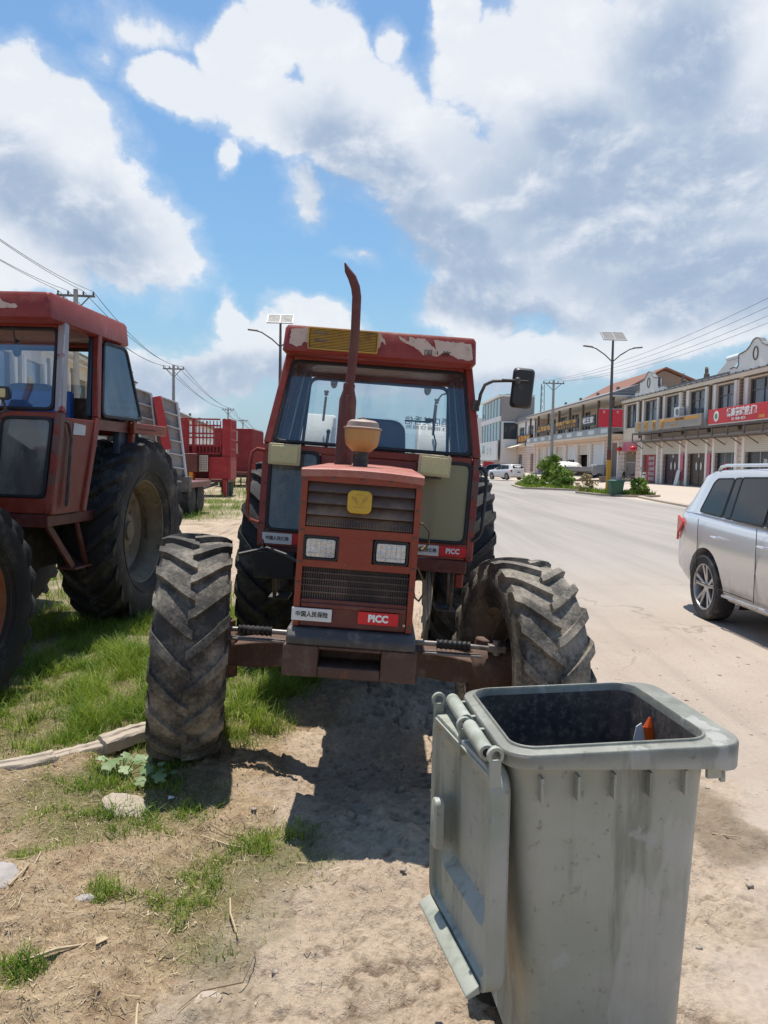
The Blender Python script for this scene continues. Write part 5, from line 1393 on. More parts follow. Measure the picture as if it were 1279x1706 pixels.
M['bglass'] = pbr('dark_window_glass', (.035, .045, .055), .08, var=.4, scale=.8, spec=.8); M['bglass_c'] = pbr('curtained_glass', (.16, .20, .25), .2, var=.5, scale=1.2)
M['frame_w'] = pbr('window_frame', (.40, .42, .45), .5)
M['rooftile'] = tex_wall('grey_roof_tiles', (.165, .165, .17), dirt=(.33, .32, .31), amt=.5, brick=4.0); M['rooforange'] = tex_wall('orange_roof_tiles', (.20, .085, .055), dirt=(.16, .08, .06), brick=4.0)
M['brown_wall'] = tex_wall('brown_gable_wall', (.20, .15, .125)); M['curtain'] = pbr('green_glass_wall', (.19, .30, .31), .12, var=.2, scale=.4, spec=.8)
M['poster'] = pbr('red_poster', (.36, .05, .07), .5, var=.3, scale=3); M['pinkcloth'] = pbr('pink_couplet', (.56, .14, .20), .6)
M['door_p'] = pbr('purple_dark_door', (.05, .02, .04), .3); M['door_b'] = pbr('brown_dark_door', (.055, .035, .03), .3)
M['sign_grey'] = pbr('grey_beige_board', (.34, .31, .27), .6, var=.1, scale=1); M['orange'] = pbr('orange_lettering', (.62, .28, .04), .5)
M['brickp'] = tex_wall('striped_brick_pilaster', (.16, .11, .09), dirt=(.45, .40, .35), brick=5)
M['tile_g'] = pbr('blue_grey_tiles', (.30, .33, .34), .5)
AX = math.atan2(1, -.03)
def rb(name, label, cat, s, out=0.0, z=0.0, group=None):
    """thing on the right-hand building line; s = metres along it from the near end"""
    o = Vector((21.61, 36.0, 0)); dx = Vector((-.03, 1, 0)).normalized(); n = Vector((-1, -.03, 0)).normalized()
    p = o + dx * s + n * out
    return thing(name, label, cat, (p.x, p.y, z), (0, 0, AX), group)
# local axes of these things: +x away from the camera, +y towards the road
TXT = (PI / 2, 0, PI)
def bwindow(T, x0, x1, z0, z1, y=0.0, cols=2, trans=.72, depth=.08, fm=None, gm=None, name='window'):
    f = MB().frame([(x0, z0), (x1, z0), (x1, z1), (x0, z1)], [(x0 + .07, z0 + .07), (x1 - .07, z0 + .07), (x1 - .07, z1 - .07), (x0 + .07, z1 - .07)], y - depth, y + .02, 'y')
    for k in range(1, cols): xx = x0 + (x1 - x0) * k / cols; f.bx(xx - .025, xx + .025, y - depth + .01, y + .005, z0 + .07, z1 - .07)
    if trans:
        zz = z0 + (z1 - z0) * trans; f.bx(x0 + .07, x1 - .07, y - depth + .015, y + .0, zz - .02, zz + .02)
    o = obj(name, f, fm or M['frame_w'], T, ang=0)
    p = MB().bx(x0 + .06, x1 - .06, y - depth + .0, y - depth + .02, z0 + .06, z1 - .06)
    obj('pane', p, gm or M['bglass'], o, ang=0)
    if gm is None and (x1 - x0) > 1.8:
        c = MB().bx(x0 + (x1 - x0) * .38, x0 + (x1 - x0) * .70, y - depth + .022, y - depth + .03, z0 + .1, z0 + (z1 - z0) * .70); obj('curtain', c, M['bglass_c'], o, ang=0)
    return o
def wall_with_holes(x0, x1, z0, z1, holes, y0, y1):
    """front wall slab split round rectangular openings (holes share rows)"""
    mb = MB(); hs = sorted(holes); x = x0
    for a, b, c, d in hs:
        if a > x: mb.bx(x, a, y0, y1, z0, z1)
        if c > z0: mb.bx(a, b, y0, y1, z0, c)
        if d < z1: mb.bx(a, b, y0, y1, d, z1)
        x = b
    if x < x1: mb.bx(x, x1, y0, y1, z0, z1)
    return mb
def gable(cx, z, w, h):
    L = [(-w * .5, 0), (-w * .5, .34), (-w * .42, .40), (-w * .36, .30), (-w * .33, .45), (-w * .33, h * .62), (-w * .26, h * .64), (-w * .18, h * .68), (-w * .11, h * .80), (-w * .06, h * .96), (0, h)]
    return [(cx + x, z + y) for x, y in L] + [(cx - x, z + y) for x, y in L[-2::-1]]
M['core'] = tex_wall('dull_side_wall', (.34, .30, .27))
def build_shops():
    # ---- near row: cream two-storey shops
    T = rb('shop_building', 'cream two-storey shop row at the right with ornate curved gables and dark upper windows', 'building', 0)
    ux = [(28.0, 30.6), (23.6, 26.3), (19.5, 22.0), (15.3, 17.8), (11.3, 13.7), (6.6, 9.6), (2.4, 5.2), (-2.2, .8)]
    x0, x1 = -4.0, 31.2
    w = wall_with_holes(x0, x1, 3.95, 7.3, [(a, b, 4.9, 6.9) for a, b in ux], -.3, 0)
    w.bx(x0, x1, -10, -.3, 7.1, 7.3); w.bx(x0, x0 + .25, -10, -.3, .2, 7.1); w.bx(x1 - .25, x1, -10, -.3, .2, 7.1); w.bx(x0, x1, -10.2, -10, .2, 7.3); w.bx(x0 + .25, x1 - .25, -10, -.3, 3.6, 3.8)
    obj('upper_wall', w, M['wall'], T, ang=0)
    gx = [(27.9, 30.8), (23.1, 26.4), (18.9, 22.2), (14.7, 17.8), (10.7, 13.7), (6.0, 9.8), (1.2, 5.0), (-3.4, .2)]
    g = wall_with_holes(x0, x1, .2, 3.95, [(a, b, .4, 2.95) for a, b in gx], -.3, 0); obj('ground_wall', g, M['wall_pink'], T, ang=0)
    for a, b in ux:
        bwindow(T, a, b, 4.9, 6.9, -.12, 2, .66, fm=M['trim_g'])
        obj('window_surround', MB().bx(a - .32, a - .002, 0, .07, 4.85, 7.0), M['wall_w'], T, ang=0); obj('window_surround', MB().bx(b + .002, b + .32, 0, .07, 4.85, 7.0), M['wall_w'], T, ang=0)
        obj('window_head', MB().bx(a - .5, b + .5, .0, .10, 7.0, 7.06), M['trim'], T, ang=0)
    for x in (27.1, 22.8, 18.6, 14.5, 10.4, 5.9, 1.6): obj('pilaster', MB().bx(x - .13, x + .13, .0, .12, 3.97, 7.0), M['brickp'] if x in (10.4, 18.6) else M['trim'], T, ang=0)
    e = MB().bx(x0 - .1, x1, .0, .28, 7.16, 7.30).bx(x0 - .1, x1, .0, .16, 7.09, 7.16); obj('cornice', e, M['wall_w'], T, ang=0)
    r = MB().loft([[(x, y, z) for y, z in ((.42, 7.302), (.42, 7.36), (-1.2, 7.80), (-1.3, 7.80), (-1.3, 7.302))] for x in (x0 - .1, x1)]); ro = obj('roof', r, M['rooftile'], T, ang=0)
    rd = MB().bx(x0, x1, -1.38, -1.12, 7.80, 7.93)
    for k in range(int((x1 - x0) / .9)): rd.bx(x0 + .9 * k, x0 + .9 * k + .12, .40, .46, 7.28, 7.40)
    obj('ridge', rd, M['rooftile'], ro, ang=0)
    for cx in (24.8, 8.4, -2.0):
        gp = gable(cx, 7.30, 6.0, 1.75)
        go = obj('ornate_gable', MB().prism(gp, .05, .30, 'y'), M['wall_w'], T, ang=0)
        cap = MB().loft([[(x, y_, z) for y_, z in ((.0, z_ + .002), (.0, z_ + .07), (.35, z_ + .07), (.35, z_ + .002))] for x, z_ in gp[1:-1]])
        obj('gable_coping', cap, M['rooftile'], go, ang=0)
        ov = [(cx + .30 * math.cos(2 * PI * k / 20), 8.22 + .40 * math.sin(2 * PI * k / 20)) for k in range(20)]; ov2 = [(cx + .23 * math.cos(2 * PI * k / 20), 8.22 + .33 * math.sin(2 * PI * k / 20)) for k in range(20)]
        obj('oval_moulding', MB().frame(ov, ov2, .30, .345, 'y'), M['trim'], go, ang=0)
    for k, (a, b) in enumerate(gx):
        if k == 0:
            obj('passage', MB().bx(a, b, -2.5, -2.4, .3, 3.2), M['dark'], T, ang=0)
            gt = MB()
            for j in range(9): gt.bx(a + .1 + j * .33, a + .13 + j * .33, -.2, -.17, .45, 2.0)
            gt.bx(a, b, -.2, -.16, 2.0, 2.05); obj('gate', gt, M['frame_w'], T, ang=0)
            obj('red_surround', MB().bx(a - .15, b + .15, .0, .05, 2.97, 3.7), M['pinkcloth'], T, ang=0)
            continue
        obj('shutter_box', MB().bx(a + .05, b - .05, -.28, .06, 2.62, 3.55), M['shutter'], T, ang=0)
        for x in (a, b): obj('shutter_rail', MB().bx(x - .14, x + .14, .002, .10, .38, 3.5), M['wall_w'], T, ang=0)
        gm = (None, M['poster'], M['door_p'], M['door_b'], M['bglass'], M['bglass'], M['bglass'], M['bglass'])[k]
        do = obj('shop_door', MB().bx(a + .14, b - .14, -.22, -.16, .40, 2.62), gm, T, ang=0)
        mull = MB(); mid = (a + b) / 2
        for x in ((mid,) if k < 4 else (a + .9, mid + .3)): mull.bx(x - .03, x + .03, -.16, -.14, .42, 2.6)
        mull.bx(a + .14, b - .14, -.16, -.13, .40, .50); obj('door_frame', mull, M['frame_w'] if k > 3 else M['trim'], do, ang=0)
        if k == 1:
            for j, tx in enumerate(('批发零售', '灯具开关', '五金水暖', '厨卫洁具', '电线电缆')): text(tx, .30, (mid, -.13, 2.3 - j * .40), M['ink_w'], do, rot=TXT, depth=.01)
        elif k in (2, 3):
            for sg in (-1, 1):
                st = MB().ell((mid + sg * .35, -.14, 1.75), (.13, .01, .28)); obj('door_sticker', st, M['white'], do)
            text('福', .3, (mid, -.13, 2.45), M['ink_w'], do, rot=TXT, depth=.01)
        elif k == 4: text('福', .55, (mid + .2, -.13, 1.7), M['sign_red'], do, rot=TXT, depth=.01, bold=.01)
        elif k == 5: text('建材', .42, (mid - .5, -.13, 2.0), M['ink_w'], do, rot=TXT, depth=.01)
    for x in (18.45, 14.25): obj('couplet', MB().bx(x - .22, x + .22, .10, .13, .75, 2.6), M['pinkcloth'], T, ang=0)
    # canopy frame
    cn = MB(); ca, cb = 2.0, 26.2
    for y in (.1, .95):
        for z in (3.62, 4.28): cn.bx(ca, cb, y - .04, y + .04, z - .04, z + .04)
    for k in range(13):
        x = ca + (cb - ca) * k / 12; cn.bx(x - .04, x + .04, .08, .97, 4.24, 4.32); cn.bx(x - .035, x + .035, .91, .99, 3.6, 4.3); beam(cn, (x, .1, 3.1), (x, .95, 3.62), .06, .06, (1, 0, 0))
    cn.bx(ca, cb, .05, 1.0, 4.18, 4.22)
    obj('canopy_frame', cn, M['trim_g'], T, ang=0)
    cv = MB().bx(ca + .05, cb - .05, .12, .90, 3.70, 3.74); obj('canopy_soffit', cv, M['wall_pink'], T, ang=0)
    # ---- signs on it
    S = rb('shop_sign', 'long grey-beige shop sign with golden characters above the posters of the near row', 'shop sign', 13.5, .98, 4.33)
    sb = MB().bx(0, 12.0, -.12, .06, .04, .80); obj('board', sb, M['sign_grey'], S, .01, 0)
    for i, ch in enumerate('百彩建材'): text(ch, .66, (11.1 - i * 1.55, .07, .40), M['ink_y'], S, rot=TXT, depth=.05, bold=.018)
    obj('strip', MB().bx(.4, 6.1, .062, .075, .52, .72), M['orange'], S, ang=0); text('灯饰·五金·水暖·洁具', .17, (3.3, .08, .62), M['ink'], S, rot=TXT, depth=.01); text('电话 13665280', .15, (4.3, .07, .28), M['orange'], S, rot=TXT, depth=.01)
    S = rb('shop_sign', 'bright red shop sign with white characters and a round white logo', 'shop sign', 1.4, .98, 4.33)
    obj('board', MB().bx(0, 11.1, -.12, .06, .02, .92), M['sign_red'], S, .01, 0)
    obj('board_edge', MB().bx(-.02, 11.12, -.1, .05, -.03, .018), M['white'], S, ang=0)
    text('德高瓷砖胶,行!', .50, (6.9, .07, .56), M['ink_w'], S, rot=TXT, depth=.02, bold=.016, width=3.5); text('防水 · 瓷砖胶 · 美缝剂', .17, (7.2, .07, .19), M['ink_w'], S, rot=TXT, depth=.01, bold=.004)
    lg = MB().lathe([(.001, .062), (.33, .062), (.33, .075), (.001, .075)], 'y', (10.0, 0, .47), 24); lo = obj('logo', lg, M['ink_w'], S)
    obj('logo_centre', MB().lathe([(.001, .076), (.17, .076), (.17, .082), (.001, .082)], 'y', (10.0, 0, .47), 18), pbr('green_logo', (.05, .3, .12), .5), lo)
    obj('tab', MB().bx(4.3, 4.9, .062, .07, .10, .26), M['orange'], S, ang=0); text('德高建材', .42, (2.2, .07, .5), M['ink_w'], S, rot=TXT, depth=.02, bold=.01); text('专业防水系统', .18, (2.2, .07, .2), M['ink_w'], S, rot=TXT, depth=.01)
    A = rb('air_conditioner', 'white outdoor air conditioner unit above the golden-lettered sign', 'air conditioner', 18.2, .55, 5.17)
    obj('casing', MB().bx(-.45, .45, -.2, .18, 0, .66), M['white'], A, .02); obj('fan_grille', MB().lathe([(.05, .183), (.24, .183), (.24, .195), (.22, .195), (.22, .186), (.06, .186)], 'y', (-.12, 0, .33), 20), M['trim_g'], A)
    obj('stand', MB().bx(-.4, -.34, -.2, .18, -.02, .0).bx(.34, .4, -.2, .18, -.02, 0), M['trim_g'], A, ang=0)
    # lanterns
    for i, (s, lb) in enumerate(((27.7, 'red lantern hanging right of the dark gated passage'), (31.0, 'red lantern hanging left of the dark gated passage'))):
        L = rb('lantern', lb, 'lantern', s, .35, 3.15); obj('shade', MB().ell((0, 0, 0), (.24, .24, .2), 14, 8), M['sign_red'], L)
        obj('cap', MB().lathe([(.08, .17), (.08, .24), (.001, .24)], 'z', n=10).tube([(0, 0, .24), (0, 0, .6)], .01, 5), M['ink_y'], L); obj('tassel', MB().tube([(0, 0, -.2), (0, 0, -.5)], [.03, .05], 6), M['orange'], L)
    # solar water heater on the roof
    H = rb('solar_water_heater', 'tilted rooftop solar water heater on the near shop row', 'water heater', 16.1, -1.9, 7.3)
    fr = MB()
    for x in (-.9, .9): beam(fr, (x, .9, .1), (x, -.3, 1.65), .05, .05, (1, 0, 0)); beam(fr, (x, -.5, .0), (x, -.4, 1.75), .05, .05, (1, 0, 0)); beam(fr, (x, -.5, .05), (x, .9, .1), .05, .05, (0, 0, 1))
    obj('frame', fr, M['frame_w'], H, ang=0)
    obj('tank', MB().tube([(-1.05, -.42, 1.78), (1.05, -.42, 1.78)], .22, 16), M['white'], H)
    tb = MB()
    for k in range(16): x = -.85 + k * 1.7 / 15; tb.tube([(x, .88, .16), (x, -.28, 1.66)], .03, 6)
    obj('glass_tubes', tb, M['wall_grey'], H)
    for s, lb in ((22.0, 'small dark roof finial just right of the far gable'), (18.1, 'small dark roof finial beside the water heater')):
        F = rb('roof_finial', lb, 'roof ornament', s, -1.25, 7.93); obj('figure', MB().loft([[(x, y, z) for x, z in ((-.3, 0), (.3, 0), (.25, .25), (.12, .3), (.15, .55), (.05, .75), (-.1, .6), (-.08, .35), (-.28, .22))] for y in (-.08, .08)]), M['trim'], F)

    # ---- second row: two-storey with balcony, tile roof and shutters
    T = rb('shop_building', 'two-storey row with a long balcony, grey tile roof and roller shutters in mid distance', 'building', 31.3)
    L = 33.5
    uw = [(.6, 3.2), (5.2, 7.8), (10.3, 12.9), (15.2, 17.2), (19.6, 22.6), (24.6, 27.6), (29.8, 32.6)]
    obj('upper_wall', wall_with_holes(0, L, 4.95, 8.0, [(a, b, 5.5, 7.5) for a, b in uw], -1.8, -1.6).bx(0, L, -11, -1.8, 7.8, 8.0), M['wall'], T, ang=0)
    for a, b in uw: bwindow(T, a, b, 5.5, 7.5, -1.68, 2, .66)
    gx = [(1.0, 2.8), (5.0, 8.8), (9.9, 13.6), (14.6, 18.2), (19.4, 22.6), (24.0, 27.4), (28.6, 31.6)]
    obj('ground_wall', wall_with_holes(0, L, .3, 4.3, [(a, b, .75, 3.75) for a, b in gx], -.3, 0).bx(0, .25, -11, -.3, .3, 7.8).bx(L - .25, L, -11, -.3, .3, 7.8), M['wall_pink'], T, ang=0)
    for k, (a, b) in enumerate(gx):
        if k == 0:
            dr = MB().prism([(a, .75), (b, .75), (b, 3.0)] + [((a + b) / 2 + (b - a) / 2 * math.cos(PI * j / 8), 3.0 + .9 * math.sin(PI * j / 8)) for j in range(1, 8)] + [(a, 3.0)], -.1, -.02, 'y'); obj('arched_door', dr, M['brown_wall'], T, ang=0)
        elif k == 1: obj('roller_shutter', MB().bx(a, b, -.2, -.1, .75, 3.75), M['shutter_w'], T, ang=0)
        else:
            obj('roller_shutter', MB().bx(a, b, -.2, -.1, 2.3 + .25 * (k % 3), 3.75), M['shutter_w'] if k % 2 else M['shutter'], T, ang=0); obj('dark_interior', MB().bx(a, b, -.75, -.7, .75, 3.0), M['dark'], T, ang=0)
        for x in (a - .25, b + .25): obj('pilaster', MB().bx(x - .12, x + .12, 0, .16, .5, 3.9), M['wall_w'], T, ang=0)
    obj('balcony_slab', MB().bx(0, L + 1, -1.6, 1.0, 4.302, 4.48), M['wall'], T, ang=0)
    bp = MB().bx(0, L + 1, .90, 1.0, 4.48, 5.15); bo = obj('balcony_parapet', bp, M['tile_g'], T, ang=0)
    for k in range(9): x = 2.0 + 3.9 * k; obj('parapet_inset', MB().bx(x - .95, x + .95, 1.0, 1.03, 4.62, 5.0), M['white'], bo, ang=0)
    for x in (.3, 4.4, 9.4, 14.2, 18.6, 23.6, 28.6, 33.1): obj('balcony_column', MB().bx(x - .12, x + .12, .75, .95, 5.15, 7.8), M['trim'], T, ang=0)
    r = MB().loft([[(x, y, z) for y, z in ((1.5, 7.80), (1.5, 7.90), (-1.6, 8.95), (-1.9, 8.95), (-1.9, 8.0), (-1.6, 7.80))] for x in (-.3, L)]); ro = obj('roof', r, M['rooftile'], T, ang=0)
    obj('eave_soffit', MB().bx(-.3, L, -1.6, 1.4, 7.70, 7.79), M['wall_w'], T, ang=0)
    for k in range(6): obj('ridge_ornament', MB().bx(.5 + k * 6.3, .9 + k * 6.3, -1.85, -1.65, 8.95, 9.25), M['rooftile'], ro, ang=0)
    for s, w_, tx, lb, m_, mt in ((52.2, 7.6, '盛源家电', 'black balcony sign with large golden characters on the balcony row', M['ink'], M['ink_y']), (41.5, 9.4, '家具灯饰超市', 'wide dark balcony sign with two lines of golden characters', M['ink'], M['ink_y']), (35.9, 4.3, '老王家', 'narrow black balcony sign with white characters', M['ink'], M['ink_w'])):
        S = rb('shop_sign', lb, 'shop sign', s, 1.06, 5.2); h = .95
        obj('board', MB().bx(0, w_, -.05, .05, .28, .28 + h), m_, S, ang=0); obj('leg', MB().bx(.1, .16, -.03, .03, -.06, .28).bx(w_ - .16, w_ - .1, -.03, .03, -.06, .28), M['trim_g'], S, ang=0)
        text(tx, .62 if w_ < 9 else .42, (w_ / 2, .06, .28 + h * (.5 if w_ < 9 else .70)), mt, S, rot=TXT, depth=.03, bold=.02, width=w_ * .86)
        if w_ > 9: text('灯具 家具 布艺 窗帘', .3, (w_ / 2, .06, .52), M['orange'], S, rot=TXT, depth=.03, width=w_ * .82)
    # orange roofed block behind
    T = rb('gabled_house', 'taller house behind with an orange tile roof and brown gable end', 'house', 36.5, -1.95)
    obj('gable_wall', MB().prism([(-.1, 7.8), (-.1, 8.85), (-3.5, 10.70), (-7.4, 9.2), (-7.4, 7.8)], 0, 15.0, 'x'), M['brown_wall'], T, ang=0)
    for (a, za), (b_, zb) in (((.35, 8.72), (-3.5, 10.82)), ((-8.0, 9.05), (-3.5, 10.82))):
        obj('roof', MB().loft([[(x, a, za), (x, a, za + .14), (x, b_, zb + .14), (x, b_, zb)] for x in (-.5, 15.5)]), M['rooforange'], T, ang=0)
    obj('lower_wall', MB().bx(0, 15, -7.4, -.1, .3, 7.8), M['brown_wall'], T, ang=0)

    # ---- small white row
    T = rb('shop_building', 'small white two-storey shop between the balcony row and the glass-fronted block', 'building', 65.0)
    L = 18.0
    uw = [(1.4, 4.8), (7.2, 10.8), (12.6, 16.2)]
    obj('upper_wall', wall_with_holes(0, L, 4.2, 7.6, [(a, b, 5.3, 7.0) for a, b in uw], -.3, 0).bx(0, L, -10, -.3, 7.4, 7.6), M['wall_w'], T, ang=0)
    for a, b in uw: bwindow(T, a, b, 5.3, 7.0, -.12, 2, .6)
    for x in (0.2, 6.0, 11.7, 17.4): obj('pilaster', MB().bx(x - .15, x + .15, 0, .12, 4.25, 7.6), M['trim_g'], T, ang=0)
    obj('cornice', MB().bx(-.1, L, 0, .3, 7.6, 7.78), M['wall_grey'], T, ang=0); obj('parapet', MB().bx(-.1, L, -10.2, .2, 7.78, 8.35), M['rooftile'], T, ang=0)
    gx = [(1.0, 3.0), (8.2, 11.0), (13.0, 16.0)]
    obj('ground_wall', wall_with_holes(0, L, .3, 4.2, [(a, b, .8, 3.2) for a, b in gx], -.3, 0).bx(0, .25, -10, -.3, .3, 7.4), M['wall_pink'], T, ang=0)
    for a, b in gx[1:]: bwindow(T, a, b, .8, 3.2, -.12, 1, 0)
    obj('shop_door', MB().bx(1.0, 3.0, -.25, -.2, .8, 3.2), M['brown_wall'], T, ang=0)
    obj('awning', MB().loft([[(x, y, z) for y, z in ((0, 4.6), (1.8, 4.1), (1.8, 4.02), (0, 4.5))] for x in (6.5, 17.5)]), M['wall'], T, ang=0)
    S = rb('shop_sign', 'small dark sign with orange characters on the small white shop', 'shop sign', 66.8, .2, 4.75)
    obj('board', MB().bx(0, 8.6, -.1, .06, 0, 1.05), M['ink'], S, ang=0); text('顺达汽修', .8, (4.3, .07, .52), M['orange'], S, rot=TXT, depth=.03, bold=.03, width=7.4)

    # ---- glass fronted block
    T = rb('glass_building', 'three-storey block with green glass upper floors and a white board', 'building', 77.5, 2.5)
    obj('core', MB().bx(0, 17, -5, -.15, .3, 11.6), M['core'], T, ang=0)
    obj('glass_front', MB().bx(.2, 17, -.15, -.02, 5.3, 8.0), M['curtain'], T, ang=0); obj('glass_front', MB().bx(.2, 17, -.15, -.02, 8.8, 11.4), M['curtain'], T, ang=0)
    obj('floor_band', MB().bx(0, 17, -.15, .1, 8.02, 8.78), M['wall_w'], T, ang=0); obj('floor_band', MB().bx(-.1, 17.1, -5, .3, 11.6, 11.9), M['wall_w'], T, ang=0)
    mu = MB()
    for k in range(7): x = .3 + k * 2.7; mu.bx(x - .05, x + .05, -.02, .06, 5.3, 8.0).bx(x - .05, x + .05, -.02, .06, 8.8, 11.4)
    obj('mullion', mu, M['frame_w'], T, ang=0)
    obj('shopfront', MB().bx(5, 12, -.15, -.05, .4, 2.2), M['shutter_w'], T, ang=0); obj('side_wall', MB().bx(-.15, -.002, -4.9, -.2, .3, 2.2).bx(-.15, -.002, -3.4, -.2, 2.2, 8.0), M['wall_w'], T, ang=0)
    obj('side_window', MB().bx(-.19, -.151, -3.2, -.5, 5.4, 7.8), M['bglass'], T, ang=0)
    for q in ((3, 3.5, -4, -3.5, 11.9, 12.9), (12, 13, -4, -3, 11.9, 13.1), (8, 8.4, -2, -1.6, 11.9, 12.5)): obj('roof_ornament', MB().bx(*q), M['trim_g'], T, ang=0)
    S = rb('billboard', 'large plain white board with faint round emblems on the glass-fronted block', 'billboard', 77.7, 2.75, 2.3)
    obj('board', MB().bx(0, 17, -.1, .1, 0, 2.9), M['white'], S, ang=0); obj('picture', MB().bx(11, 13.6, .1, .12, 1.1, 2.4), M['curtain'], S, ang=0)
    e = MB()
    for x in (5.5, 8.2): e.frame([(x + .55 * math.cos(2 * PI * k / 20), 1.4 + .55 * math.sin(2 * PI * k / 20)) for k in range(20)], [(x + .48 * math.cos(2 * PI * k / 20), 1.4 + .48 * math.sin(2 * PI * k / 20)) for k in range(20)], .1, .12, 'y')
    obj('emblem', e, M['trim_g'], S, ang=0)
    T = rb('far_building', 'pale farthest building at the end of the right-hand row', 'building', 98, 3.0)
    obj('wall', MB().bx(0, 40, -12, 0, .2, 9.6), M['wall_w'], T, ang=0)
    for k in range(5): obj('window', MB().bx(3 + 7.5 * k, 8 + 7.5 * k, 0, .04, 5.5, 7.6), M['bglass'], T, ang=0)
    obj('parapet', MB().bx(-.2, 40, -.3, .4, 9.6, 10.2), M['wall_grey'], T, ang=0)
build_shops()

def build_left():
    ax = math.atan2(1, -.12)
    def lb(name, label, cat, y, out=0, group=None):
        return thing(name, label, cat, (-12.5 - .12 * y + out * .99, y, 0), (0, 0, ax), group)
    # local +x away, +y points to -X (away from the road): the facade looks to -y
    T = lb('shop_building', 'white two-storey row with cornice and gable seen through the left tractor windows', 'building', 18)
    L = 42
    uw = [(1.5 + 4.2 * k, 4.2 + 4.2 * k) for k in range(10)]
    obj('upper_wall', wall_with_holes(0, L, 3.9, 7.4, [(a, b, 4.5, 6.2) for a, b in uw], 0, .3).bx(0, L, .3, 10, 7.2, 7.4), M['wall'], T, ang=0)
    for a, b in uw:
        o = obj('window', MB().bx(a, b, .16, .2, 4.5, 6.2), M['bglass'], T, ang=0)
        obj('window_surround', MB().bx(a - .3, a - .002, -.08, 0, 4.4, 6.3), M['wall_w'], T, ang=0); obj('window_surround', MB().bx(b + .002, b + .3, -.08, 0, 4.4, 6.3), M['wall_w'], T, ang=0)
    for k in range(11): x = .6 + 4.2 * k; obj('pilaster', MB().bx(x - .12, x + .12, -.12, 0, 4.0, 6.6), M['trim'], T, ang=0)
    obj('ground_wall', MB().bx(0, L, .02, .3, .05, 3.9).bx(0, .25, .3, 10, .05, 7.2).bx(L - .25, L, .3, 10, .05, 7.2), M['wall_pink'], T, ang=0)
    for a, b in uw: obj('roller_shutter', MB().bx(a - .3, b + .3, -.06, .018, .15, 3.0), M['shutter'], T, ang=0)
    obj('cornice', MB().bx(-.1, L, -.35, 0, 6.85, 6.92).bx(-.1, L, -.42, 0, 7.2, 7.38), M['wall_w'], T, ang=0)
    obj('roof', MB().loft([[(x, y, z) for y, z in ((-.55, 7.382), (-.55, 7.45), (1.2, 7.95), (1.3, 7.382))] for x in (-.1, L)]), M['rooftile'], T, ang=0)
    for cx in (10, 22.5, 35): 
        g = obj('ornate_gable', MB().prism(gable(cx, 7.4, 6.0, 1.9), -.35, -.1, 'y'), M['wall_w'], T, ang=0)
        obj('diamond_moulding', MB().frame([(cx, 7.85), (cx + .25, 8.3), (cx, 8.75), (cx - .25, 8.3)], [(cx, 7.95), (cx + .18, 8.3), (cx, 8.65), (cx - .18, 8.3)], -.39, -.351, 'y'), M['trim'], g, ang=0)
    T = lb('shop_building', 'long row with a dark tile roof and small windows far down the left side', 'building', 66)
    L = 170
    obj('wall', MB().bx(0, L, 0, 9, .05, 6.3), M['wall_w'], T, ang=0)
    for k in range(34): obj('window', MB().bx(1.2 + 5 * k, 3.6 + 5 * k, -.04, -.001, 4.4, 6.0), M['bglass'], T, ang=0)
    obj('roof', MB().loft([[(x, y, z) for y, z in ((-.9, 6.302), (-.9, 6.42), (3.0, 8.2), (3.3, 8.2), (9.2, 6.302))] for x in (-.3, L)]), M['rooftile'], T, ang=0)
    for k in range(14): obj('roof_ridge_ornament', MB().bx(4 + 12 * k, 4.6 + 12 * k, 2.95, 3.25, 8.2, 8.6), M['rooftile'], T, ang=0)
build_left()

